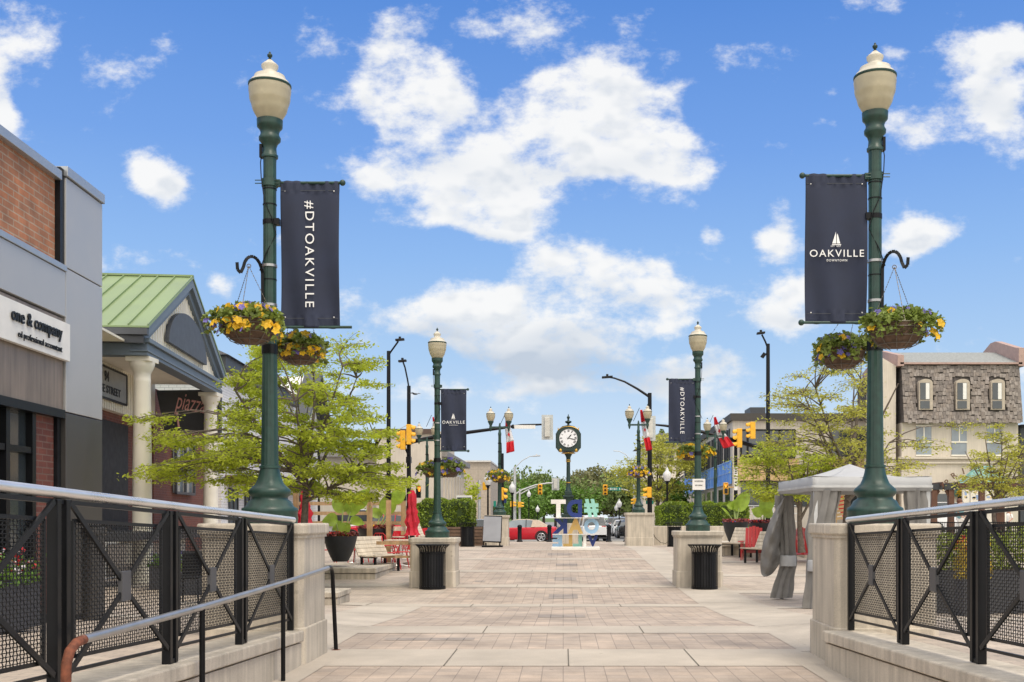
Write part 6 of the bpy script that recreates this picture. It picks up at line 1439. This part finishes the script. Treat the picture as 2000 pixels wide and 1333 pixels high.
# left: plain pole with camera lamp, and signal pole with mast arm
t = pole_thing('tall black light pole rising from the left locust crown', 759, 54, 686, .11, name='street_light'); arm(t, [(759,694),(765,685),(778,667)], 54, .045); head(t, 781, 664, 54, .22)
m = MB(); m.bar(P(759,850,53.9), P(796,830,53.9), .06, .03); m.box(X(757,54),X(762,54),53.8,53.9,Z(950,54),Z(935,54)); m.build('bracket', grayback, t)
dA = 54.0; t = pole_thing('black signal pole with a long mast arm reaching right past the middle left lamp', 798.5, dA, 754, .11); arm(t, [(799,760),(796,742),(791,718),(787,707)], dA, .04, nm='lamp_arm'); head(t, 786, 705.5, dA, .2)
mA = arm(t, [(783,870),(800,864),(860,852),(960,839),(1020,831),(1058,829.5)], dA-.3, [.10,.11,.10,.08,.065,.045], nm='mast_arm')
m = MB(); m.tube([P(798,890,dA-.1), P(792,877,dA-.3), P(788,868,dA-.3)], .05, 6); m.box(X(794,dA),X(803,dA),dA-.2,dA+.2,Z(905,dA),Z(893,dA)); m.build('bracket', black, t)
sig(t, 'signal_head', P(799,849,dA-.45), side=1, profile=True, w=.26, h=1.0, mt=yellowbox); sig(t, 'signal_head', P(787,860,dA-.45), side=-1, profile=True, w=.26, h=.95)
sig(t, 'signal_head_back', P(1069,835,dA-.4), back=True, w=.30, h=1.0)
m = MB(); m.box(X(1003,dA), X(1046,dA), dA-.4, dA-.37, Z(839,dA), Z(832,dA)); m.build('street_name_blade', whitepaint, t); m = MB(); m.tube([P(1000,834,dA-.4),P(1004,833.5,dA-.4)], .11, 10); m.build('camera', black, t)
m = MB(); m.box(X(814,dA), X(823,dA), dA-.35, dA-.1, Z(973,dA), Z(949,dA)); pb = m.build('pedestrian_signal', black, t, bevel=.02); m = MB(); p = P(818.5,956,dA-.37); m.box(p.x-.03,p.x+.05,p.y,p.y+.01,p.z-.11,p.z+.06)
for k in range(4): m.bar(p+Vector((-.06+.04*k,0,0)), p+Vector((-.065+.045*k,0,.13)), .025, .01, up=(0,1,0))
m.build('lit_hand', orangelit, pb)
# right: pole with lamp, signal pole with arm
t = pole_thing('tall black light pole with a camera arm behind the right locust tree', 1500, 54, 672, .11, name='street_light'); arm(t, [(1500,682),(1495,668),(1488,654)], 54, .045); head(t, 1486, 651, 54, .2)
m = MB(); m.bar(P(1490,700,54), P(1499,688,54), .08, .06); m.bar(P(1487,698,54), P(1493,690,54), .16, .12); m.build('camera', black, t)
dR = 54; t = pole_thing('black signal pole by the plywood panel, its mast arm reaching left', 1437, dR, 870, .10)
m = MB(); m.tube([P(1500,880,dR), P(1440,862,dR-.2), P(1372,844,dR-.3), P(1300,832,dR-.3), P(1268,829,dR-.3)], [.11,.11,.09,.06,.04], 8); m.build('mast_arm', black, t, smooth=True)
m = MB(); m.tube([P(1438,872,dR), P(1441,868,dR-.1), P(1443,862,dR-.2)], .05, 6); m.build('bracket', black, t)
sig(t, 'signal_head', P(1444,856,dR-.4), side=-1, profile=True, w=.26, h=.95); sig(t, 'signal_head', P(1470,841,dR-.4), side=-1, profile=True, w=.26, h=.85)
sig(t, 'signal_head_back', P(1270,837,dR-.4), back=True, w=.28, h=1.0)
for (y0, y1) in ((913,931),(932,958)):
    m = MB(); m.box(X(1433,dR), X(1439.5,dR), dR-.16, dR-.13, Z(y1,dR), Z(y0,dR)); w_ = m.build('parking_sign', whitepaint, t)
    m = MB(); 
    for k in range(3): zz = Z(y0+4+k*(y1-y0-6)/3,dR); m.box(X(1434.3,dR), X(1438.2,dR), dR-.17, dR-.16, zz-.03, zz+.03)
    m.build('lettering', black, w_)
m = MB(); m.box(X(1413,dR), X(1422,dR), dR-.1, dR+.15, Z(966,dR), Z(943,dR)); m.bar(P(1422,952,dR), P(1437,952,dR), .04,.04); pb = m.build('pedestrian_signal', yellowbox, t, bevel=.02)
m = MB(); m.box(X(1414.3,dR), X(1420.7,dR), dR-.13, dR-.101, Z(952.5,dR), Z(945,dR)); m.box(X(1414.3,dR), X(1420.7,dR), dR-.13, dR-.101, Z(964.5,dR), Z(955,dR)); m.build('screen', mat('deep_black'), pb); m = MB(); p = P(1417.5,949,dR-.15)
m.box(p.x-.04,p.x+.04,p.y,p.y+.01,p.z-.08,p.z+.03)
for k in range(4): m.bar(p+Vector((-.06+.04*k,0,0)), p+Vector((-.065+.045*k,0,.08)), .022, .01, up=(0,1,0))
m.build('lit_hand', orangelit, pb)
# thick pole with curved lamp arm right of centre
dQ = 56; t = pole_thing('thick black pole with a long curved lamp arm, beside the right twin lamp', 1269, dQ, 768, .12, name='street_light')
arm(t, [(1269,776),(1245,760),(1220,746),(1200,739),(1188,737)], dQ, [.07,.06,.05,.045,.04]); head(t, 1186, 737, dQ, .28); sig(t, 'signal_head', P(1268,962,dQ-.3), side=-1, profile=True, w=.24, h=.55, lenses=2)
m = MB(); m.box(X(1262,dQ),X(1277,dQ),dQ+.2,dQ+.23,Z(985,dQ),Z(978,dQ)); m.build('green_plate', signgreen, t)
dS = 60; t = pole_thing('black pole behind the left twin lamp with a yellow signal and navy banner', 980, dS, 886, .13); sig(t, 'signal_head', P(980,965,dS-.3), side=1, profile=True, w=.24, h=.7, lenses=2)
m = MB(); m.box(X(977,dS), X(989,dS), dS-.05, dS-.02, Z(983,dS), Z(962,dS)); bn_ = m.build('pole_banner', Lnavy, t); m = MB(); m.box(X(964,dS), X(969,dS), dS-.05, dS-.02, Z(990,dS), Z(979,dS)); m.build('green_plate', signgreen, t)
# far pale poles
dW = 88; t = pole_thing('pale pole with a thin lamp arm above the red car roof', 1005.5, dW, 912, .12, galv, name='street_light'); arm(t, [(1005.5,914),(1020,900),(1034,892),(1050,891)], dW, .035, galv); head(t, 1048, 891, dW, .3, galv)
arm(t, [(1006,966),(1020,957),(1045,948),(1070,944),(1080,944)], dW, .06, galv, 'mast_arm'); sig(t, 'signal_head', P(1055,956,dW-.3), w=.36, h=.85); sig(t, 'signal_head_back', P(1085,946,dW), back=True, w=.32, h=.8); sig(t, 'signal_head', P(1000,985,dW-.3), w=.3, h=.45, lenses=2, side=1, profile=True)
t = pole_thing('slim pale post left of the clock with a short sloping arm', 1015, dW, 955, .09, galv); arm(t, [(1015,966),(1035,955),(1048,951)], dW, .05, galv, 'mast_arm'); sig(t, 'signal_head', P(1015,986,dW-.3), w=.3, h=.45, lenses=2, profile=True)
t = pole_thing('pale pole with the green street name sign on its arm', 1238.5, dW, 942, .11, galv); arm(t, [(1238,962),(1220,957),(1205,955),(1186,955)], dW, .05, galv, 'mast_arm'); sig(t, 'signal_head', P(1182,957,dW-.3), w=.38, h=.85)
m = MB(); m.box(X(1189,dW), X(1213,dW), dW-.2, dW-.16, Z(959,dW), Z(952,dW)); sb_ = m.build('street_name_sign', signgreen, t); m = MB()
for k, wd in enumerate((1.5,.8,.8,1.4,.8,.8,0,1.2)):
    if wd: x = X(1191+k*2.6,dW); m.box(x, x+wd*.05, dW-.22, dW-.2, Z(957.5,dW), Z(953.5,dW))
m.build('lettering', whitep, sb_); sig(t, 'signal_head', P(1240,980,dW-.3), w=.25, h=.5, lenses=2, side=-1, profile=True)
t = pole_thing('pale pole in front of the sandstone block with a side signal', 936, 80, 938, .11, galv); arm(t, [(936,948),(943,944),(948,940)], 80, .04, galv); sig(t, 'signal_head', P(946,950,79.7), w=.25, h=.6, lenses=3, side=1, profile=True)
t = pole_thing('very distant thin pale lamp arm right of the clock', 1240, 170, 905, .12, galv, name='street_light'); arm(t, [(1240,908),(1222,888),(1210,882),(1198,881)], 170, .06, galv)
def acorn(label, px_, d, ytop, k=1.0):
    x = X(px_,d); z0 = ip(ZC,d)-.1; zt = Z(ytop,d); t = thing('acorn_lamp', label, 'street lamp', (x,d,z0), 'black lamps with white acorn globes'); h = zt-z0-.85
    m = MB(); m.lathe([(.16,0),(.16,.3),(.1,.5),(.06,.7),(.05,h-.15),(.09,h-.1),(.07,h-.05),(.14,h),(.15,h+.05)], n=14); m.build('post', black, t, smooth=40, world=False)
    m = MB(); m.lathe([(.13,h+.05),(.2,h+.2),(.24,h+.36),(.22,h+.48),(.12,h+.6),(.08,h+.66),(.09,h+.7),(.03,h+.78),(.01,h+.85)], n=16); m.build('globe', white_globe, t, smooth=60, world=False); return t
acorn('black lamp with white acorn globe in front of the sandstone block', 953, 62, 921); acorn('white globed lamp left of the pale poles', 1000.5, 74, 940); acorn('small white globed lamp on the right pavement, left of the twin lamp', 1209.5, 95, 974)
acorn('white acorn globe rising in front of the rounded maple', 1303, 60, 912); acorn('tiny white globed lamp far left of the clock', 1050, 125, 987); acorn('tiny white globed lamp far behind the white car', 1204, 120, 984); acorn('tiny white globed lamp among the far trees left of the clock', 1033, 120, 957)
# gull in the sky near the left signal pole
t = thing('bird', 'small dark bird flying right of the left signal pole', 'bird', P(811,770,40)); p = P(811,770,40); m = MB(); m.ball(p, (.10,.04,.035), 8); m.build('body', charcoal, t, smooth=True); m = MB()
for s_ in (-1,1): m.add([p+Vector((-.03,0,0)), p+Vector((.05,0,0)), p+Vector((.02+s_*.10,s_*.1,.05)), p+Vector((s_*.20,s_*.12,.02))], [(0,1,2,3)])
m.build('wing', charcoal, t, thick=.006)

# ------------------------------------------------------------ right side: pergola, copper roof, people, planters
td = lambda x, y: .45
m = MB(); m.box(7.4, 24, 33, 56, -.1, .55); struct(m.build('terrace', slab, bevel=.01))
G = thing('pergola', 'brown stained timber pergola with string lights at the right', 'pergola', (X(1900,36),36,.55))
dG = 36
m = MB(); m.box(X(1815,dG), X(2080,dG), dG-.06, dG+.06, Z(957,dG), Z(946,dG)); m.box(X(1815,dG), X(2080,dG), dG-.09, dG+.03, Z(953,dG), Z(948,dG)); m.build('beam', brownwood, G, bevel=.006)
for px_ in (1824,1857,1917,1952,2050):
    w_ = .09 if px_ != 1952 else .13; d2 = dG if px_ != 1917 else dG+2.5
    m = MB(); m.box(X(px_,d2)-w_, X(px_,d2)+w_, d2-w_, d2+w_, .55, Z(953,d2)); p_ = m.build('post', brownwood, G, bevel=.005)
    m = MB(); m.box(X(px_,d2)-w_-.16, X(px_,d2)+w_+.16, d2-w_-.02, d2+w_, Z(957,d2)-.0, Z(945,d2)); m.build('steel_bracket', charcoal, p_)
for px_, s_ in ((1824,1),(1857,-1)): m = MB(); m.bar(P(px_,975,dG), P(px_+s_*10,958,dG), .08, .08); m.build('brace', brownwood, G)
for k in range(7): m = MB(); x = X(1835+k*32,dG); m.bar((x,dG-.3,Z(947,dG)+.02),(x,dG+3,Z(947,dG)+.02),.05,.12); m.build('rafter', brownwood, G)
m = MB(); m.tube([P(1815+k*8, 955+2.5*math.sin(k*1.3), dG-.1) for k in range(24)], .006, 5); sl_ = m.build('light_string', black, G)
m = MB()
for k in range(9): m.ball(P(1820+k*22, 957+1.5*math.sin(k*2), dG-.1), .035, 8)
m.build('bulb', mat('clear_bulb', (.7,.6,.4), .2), sl_, smooth=True)
KI = thing('kiosk', 'small kiosk with a verdigris copper cone roof and map posters', 'kiosk', (X(1922,46),46,.55)); cx = X(1922,46)
m = MB(); m.lathe([(1.12,Z(944,46)),(.62,Z(926,46)),(.30,Z(914,46)),(.26,Z(911,46))], (cx,46,0), 8); m.build('roof', copper, KI)
m = MB()
for k in range(8): a = 2*math.pi*k/8; m.bar((cx+1.13*math.cos(a),46+1.13*math.sin(a),Z(944,46)+.02),(cx+.28*math.cos(a),46+.28*math.sin(a),Z(911.5,46)+.02), .03, .04)
m.build('roof_seam', copper, KI)
m = MB(); m.lathe([(.95,.55),(.95,Z(944,46))], (cx,46,0), 8); m.build('wall', cream, KI)
for k, (x0_, x1_) in enumerate(((1881,1893),(1896,1913),(1925,1947))):
    m = MB(); m.box(X(x0_,44.8), X(x1_,44.8), 44.8, 44.86, Z(982,44.8), Z(956,44.8)); pz = m.build('poster', mat('paper', (.72,.68,.58), .7), KI)
    for q in range(5): m = MB(); a = X(x0_+2+rng.random()*(x1_-x0_-6),44.8); b = Z(978-rng.random()*18,44.8); m.box(a, a+.06+rng.random()*.08, 44.785, 44.8, b, b+.04+rng.random()*.06); m.build('map_patch', [mat('map_blue', (.25,.35,.55), .7), mat('map_ochre', (.6,.45,.2), .7)][q % 2], pz)
def person(label, loc, rz, H=1.7, shirt=teal, trousers=whitepaint, hairm=hair, bend=0):
    t = thing('person', label, 'person', loc, None, rz); k = H/1.7
    J = {'pelvis':(0,0,.92),'belly':(0,0,1.08),'chest':(0,-.01*1,1.28),'neck':(0,0,1.45),'head0':(0,-.01,1.53),'head1':(0,-.02,1.64),
         'shL':(-.17,0,1.40),'elL':(-.23,.03,1.15),'wrL':(-.20,-.14,.98),'shR':(.17,0,1.40),'elR':(.24,.02,1.15),'wrR':(.21,-.16,1.02),
         'hpL':(-.09,0,.88),'knL':(-.10,-.03,.50),'anL':(-.10,.03,.09),'toL':(-.11,-.13,.04),'hpR':(.09,0,.88),'knR':(.11,-.01,.50),'anR':(.11,.04,.09),'toR':(.12,-.12,.04)}
    Rr = {'pelvis':.15,'belly':.14,'chest':.16,'neck':.06,'head0':.085,'head1':.095,'shL':.075,'elL':.045,'wrL':.032,'shR':.075,'elR':.045,'wrR':.032,'hpL':.095,'knL':.06,'anL':.042,'toL':.035,'hpR':.095,'knR':.06,'anR':.042,'toR':.035}
    E = [('pelvis','belly'),('belly','chest'),('chest','neck'),('neck','head0'),('head0','head1'),('chest','shL'),('shL','elL'),('elL','wrL'),('chest','shR'),('shR','elR'),('elR','wrR'),('pelvis','hpL'),('hpL','knL'),('knL','anL'),('anL','toL'),('pelvis','hpR'),('hpR','knR'),('knR','anR'),('anR','toR')]
    for s_, wr in (('L','wrL'),('R','wrR')):
        w = J[wr]
        for i in range(5):
            f0 = f'f{s_}{i}a'; f1 = f'f{s_}{i}b'; sx = -1 if s_ == 'L' else 1
            if i < 4: J[f0] = (w[0]+(i-1.5)*.018, w[1]-.07, w[2]-.03); J[f1] = (w[0]+(i-1.5)*.02, w[1]-.115+.008*abs(i-1.5), w[2]-.075)
            else: J[f0] = (w[0]-sx*.035, w[1]-.035, w[2]-.01); J[f1] = (w[0]-sx*.045, w[1]-.075, w[2]-.025)
            Rr[f0] = .012; Rr[f1] = .008; E += [(wr, f0), (f0, f1)]
    names = list(J); me = bpy.data.meshes.new('body'); me.from_pydata([tuple(c*k for c in J[n]) for n in names], [(names.index(a), names.index(b)) for a, b in E], [])
    o = bpy.data.objects.new('body', me); S.collection.objects.link(o); o.parent = t; WO[o.name] = Vector((0,0,0))
    md = o.modifiers.new('skin', 'SKIN'); 
    if not me.skin_vertices: me.attributes
    bpy.context.view_layer.update()
    sv = me.skin_vertices[0].data if me.skin_vertices else None
    if sv:
        for i, n in enumerate(names): r = Rr[n]*k; sv[i].radius = (r, r); sv[i].use_root = (n == 'pelvis')
    ss_ = o.modifiers.new('sub', 'SUBSURF'); ss_.levels = 1; ss_.render_levels = 2
    me.materials.append(skin)
    m = MB(); m.lathe([(.155,.93),(.17,1.0),(.165,1.12),(.185,1.28),(.175,1.38),(.10,1.455),(.07,1.47)], (0,0,0), 20, flute=lambda kk, r, z: 1.12-.28*abs(math.sin(2*math.pi*kk/20)))
    for sx in (-1,1): m.tube([(sx*.15,0,1.41),(sx*.20,.01,1.32),(sx*.225,.025,1.20)], [.075,.07,.062], 12)
    m.v = [tuple(c*k for c in p) for p in m.v]; m.build('shirt', shirt, t, smooth=True, world=False)
    m = MB(); m.lathe([(.15,.86),(.165,.92),(.155,.99)], (0,0,0), 20)
    for sx in (-1,1): m.tube([(sx*.085,0,.90),(sx*.10,-.025,.52),(sx*.105,.02,.12)], [.105,.078,.065], 12)
    m.v = [tuple(c*k for c in p) for p in m.v]; m.build('trousers', trousers, t, smooth=True, world=False)
    m = MB(); m.ball((0,.02,1.655), (.105,.115,.115), 14); m.ball((0,.06,1.58), (.085,.06,.10), 12); m.v = [tuple(c*k for c in p) for p in m.v]; m.build('hair', hairm, t, smooth=True, world=False)
    m = MB(); m.ball((0,-.125,1.60), (.012,.018,.018), 8); m.v = [tuple(c*k for c in p) for p in m.v]; m.build('nose', skin, t, smooth=True, world=False)
    for sx in (-1,1): m = MB(); m.ball((sx*.033*k,-.105*k,1.63*k), .010, 8); m.build('eye', pot, t, smooth=True, world=False)
    m = MB(); m.box(-.025*k,.025*k,-.118*k,-.108*k,1.562*k,1.57*k); m.build('mouth', mat('lips', (.35,.12,.1), .6), t, world=False); return t
person('brown haired person in a teal shirt and white trousers beside the map kiosk', (X(1875,44.2),44.2,.55), R(60))
person('person in a white top partly hidden behind the railing at the far right', (X(1970,50),50,.55), R(-60), H=1.35, shirt=whitepaint, trousers=charcoal, hairm=mat('fair_hair', (.45,.25,.15), .7))
car('white utility vehicle behind the pergola posts', (X(1860,52), 52, .55), R(12), carwhite, 'suv', L_=4.4)
# flag-like red white and blue panel and slatted pallet seen through the tent
t = thing('printed_panel', 'red white and blue printed panel standing behind the tent', 'sign', P(1630,1010,33)); m = MB(); d = 33
m.box(X(1610,d), X(1648,d), d, d+.04, Z(1015,d), Z(963,d)); pn = m.build('board', flagred, t)
m = MB(); m.prism([(X(1610,d),d-.004,Z(1008,d)),(X(1637,d),d-.004,Z(1008,d)),(X(1618,d),d-.004,Z(963,d)),(X(1610,d),d-.004,Z(963,d))], (0,-.008,0)); m.build('blue_field', flagblue, pn)
m = MB(); m.bar((X(1617,d),d-.02,Z(963,d)), (X(1642,d),d-.02,Z(1013,d)), .13, .006, up=(0,1,0)); m.bar((X(1610,d),d-.02,Z(1009,d)), (X(1640,d),d-.02,Z(1009,d)), .01, .06); m.build('white_stripe', whitepaint, pn)
t = thing('slat_screen', 'light timber pallet screen beside the blue and red panel', 'screen', P(1650,1010,32.5)); d = 32.6
for k in range(7): m = MB(); z = Z(1012-k*7.4,d); m.obox((X(1645,d),d,z), (.20,0,.03), (0,.012,0), (0,0,.038)); m.build('slat', plywood, t)
m = MB(); m.box(X(1633,d),X(1635,d),d+.013,d+.05,.1,Z(963,d)); m.box(X(1656,d),X(1658,d),d+.013,d+.05,.1,Z(963,d)); m.build('upright', plywood, t)
# low iron fence on the terrace edge
t = thing('iron_fence', 'low black iron fence along the right terrace edge', 'fence', (X(1950,33),33.1,.55)); m = MB()
for k in range(100): m.box(X(1800,33)+k*.062, X(1800,33)+k*.062+.016, 33.1, 33.116, .55, 1.40)
m.build('pickets', black, t); m = MB()
for z in (.62,1.36,1.1): m.box(X(1800,33), X(1800,33)+6.2, 33.095, 33.12, z, z+.03)
m.build('rail', black, t)
# right planters with boxwood hedges near the railing
for i, (x0_, x1_, y_, zt, lb) in enumerate(((5.2,7.0,15.4,1.33,'dark grey planter with a low green hedge seen through the right railing, nearer the tent'),(7.2,9.6,16.2,1.36,'dark grey planter with a hedge at the right margin behind the railing'))):
    t = thing('trough_planter', lb, 'planter', (x0_,y_,gz(6,y_)), 'dark trough planters'); zb0 = gz(6,y_); m = MB(); m.box(x0_, x1_, y_, y_+.6, zb0, zb0+.62); m.build('trough', mat('charcoal_trough', (.045,.047,.055), .6, var=.1), t, bevel=.01)
    m = MB(); m.box(x0_+.03, x1_-.03, y_+.03, y_+.57, zb0+.621, zb0+.63); m.build('soil', soil, t)
    q = rng.random((3600,3)); q = np.stack([x0_+.02+(x1_-x0_-.04)*q[:,0]+.04*np.sin(q[:,2]*9), y_+.0+.6*q[:,1]+.05*np.sin(q[:,0]*20), zb0+.62+(zt-zb0-.55)*q[:,2]*(.92+.12*np.sin(q[:,0]*17))], 1)
    leaves('hedge_foliage', q, .06, [leaf_h, mat('golden_box_leaf', (.25,.31,.03), .5, var=.4, trans=.25)][i % 2 == 0 and 1 or 0], t, aspect=.5, flat=.1)
t = thing('grass_planter', 'orange and yellow foliage in a narrow planter behind the right railing post', 'planter', (X(1905,14.5),14.5,gz(6,14.5))); x = X(1903,14.5); z = gz(6,14.5)
m = MB(); m.box(x-.18, x+.18, 14.4, 14.75, z, z+.5); m.build('box', mat('charcoal_trough'), t); q = rng.random((700,3)); leaves('foliage', np.stack([x-.2+.4*q[:,0], 14.4+.35*q[:,1], z+.5+.55*q[:,2]], 1), .09, mat('golden_leaf'), t, aspect=.25, flat=0); 
q = rng.random((120,3)); leaves('flowers', np.stack([x-.18+.36*q[:,0], 14.4+.3*q[:,1], z+.9+.2*q[:,2]], 1), .05, redfl, t, aspect=.8)
# left planters
def trough(label, x, y, w, dd, h, fl, n=420, lm=leaf_b):
    z = gz(x,y); t = thing('flower_trough', label, 'planter', (x,y,z), 'dark flower troughs'); m = MB(); m.box(x-w/2, x+w/2, y-dd/2, y+dd/2, z, z+h); m.build('box', mat('charcoal_trough', (.045,.047,.055), .6, var=.1), t, bevel=.01)
    m = MB(); m.box(x-w/2+.02, x+w/2-.02, y-dd/2+.02, y+dd/2-.02, z+h+.001, z+h+.01); m.build('soil', soil, t)
    q = rng.random((n*3,3)); leaves('foliage', np.stack([x-w*.55+w*1.1*q[:,0], y-dd*.55+dd*1.1*q[:,1], z+h*.93+.30*q[:,2]**1.5*(.6+.4*np.sin(q[:,1]*14))], 1), .065, lm, t, aspect=.5)
    for mm, nm in fl: q = rng.random((n//5,3)); leaves(nm, np.stack([x-w*.5+w*q[:,0], y-dd*.5+dd*q[:,1], z+h+.08+.22*q[:,2]], 1), .05, mm, t, aspect=.95)
    return t
trough('dark trough of red and white flowers in front of the shop window at far left', -5.5, 9.9, .45, 1.9, .48, ((redfl,'red_flowers'),(whifl,'white_flowers')), 800, leaf_g)
trough('low dark trough with violet and white flowers behind the left railing', X(392,21), 21.3, .9, .5, .45, ((whifl,'white_flowers'),(mat('violet_petal'),'violet_flowers')))
trough('dark trough with green fronds in front of the cream column', X(325,22.4), 22.6, .7, .5, .5, ((pur,'violet_flowers'),), 500, leaf_g)
t = thing('ash_urn', 'grey cylindrical ash urn at the foot of the panelled tower', 'ash urn', (X(180,13.3),13.3,gz(-6,13.3))); m = MB(); m.lathe([(.13,0),(.13,1.05),(.15,1.06),(.15,1.14),(.10,1.15)], (X(183,13.2),13.2,gz(-6,13.3)), 20); m.build('body', greypanel_d, t, smooth=40)
m = MB(); m.lathe([(.105,0),(.105,.02),(.02,.025)], (X(183,13.2),13.2,gz(-6,13.3)+1.15), 20); m.build('lid', satin, t)
t = thing('cafe_stool', 'black folding chair behind the left railing near the concrete pedestal', 'chair', (X(372,19),19,gz(-6,19))); x = X(372,19); z = gz(-6,19); m = MB(); m.box(x-.22,x+.22,18.8,19.2,z+.44,z+.47); m.build('seat', black, t, bevel=.01); m = MB(); m.obox((x,19.22,z+.7),(.22,0,0),(0,.02,.02),(0,0,.2)); m.build('backrest', black, t)
for a in (-1,1):
    for b in (-1,1): m = MB(); m.tube([(x+a*.19,19+b*.17,z+.44),(x+a*.21,19+b*.2,z)], .014, 6); m.build('leg', black, t)
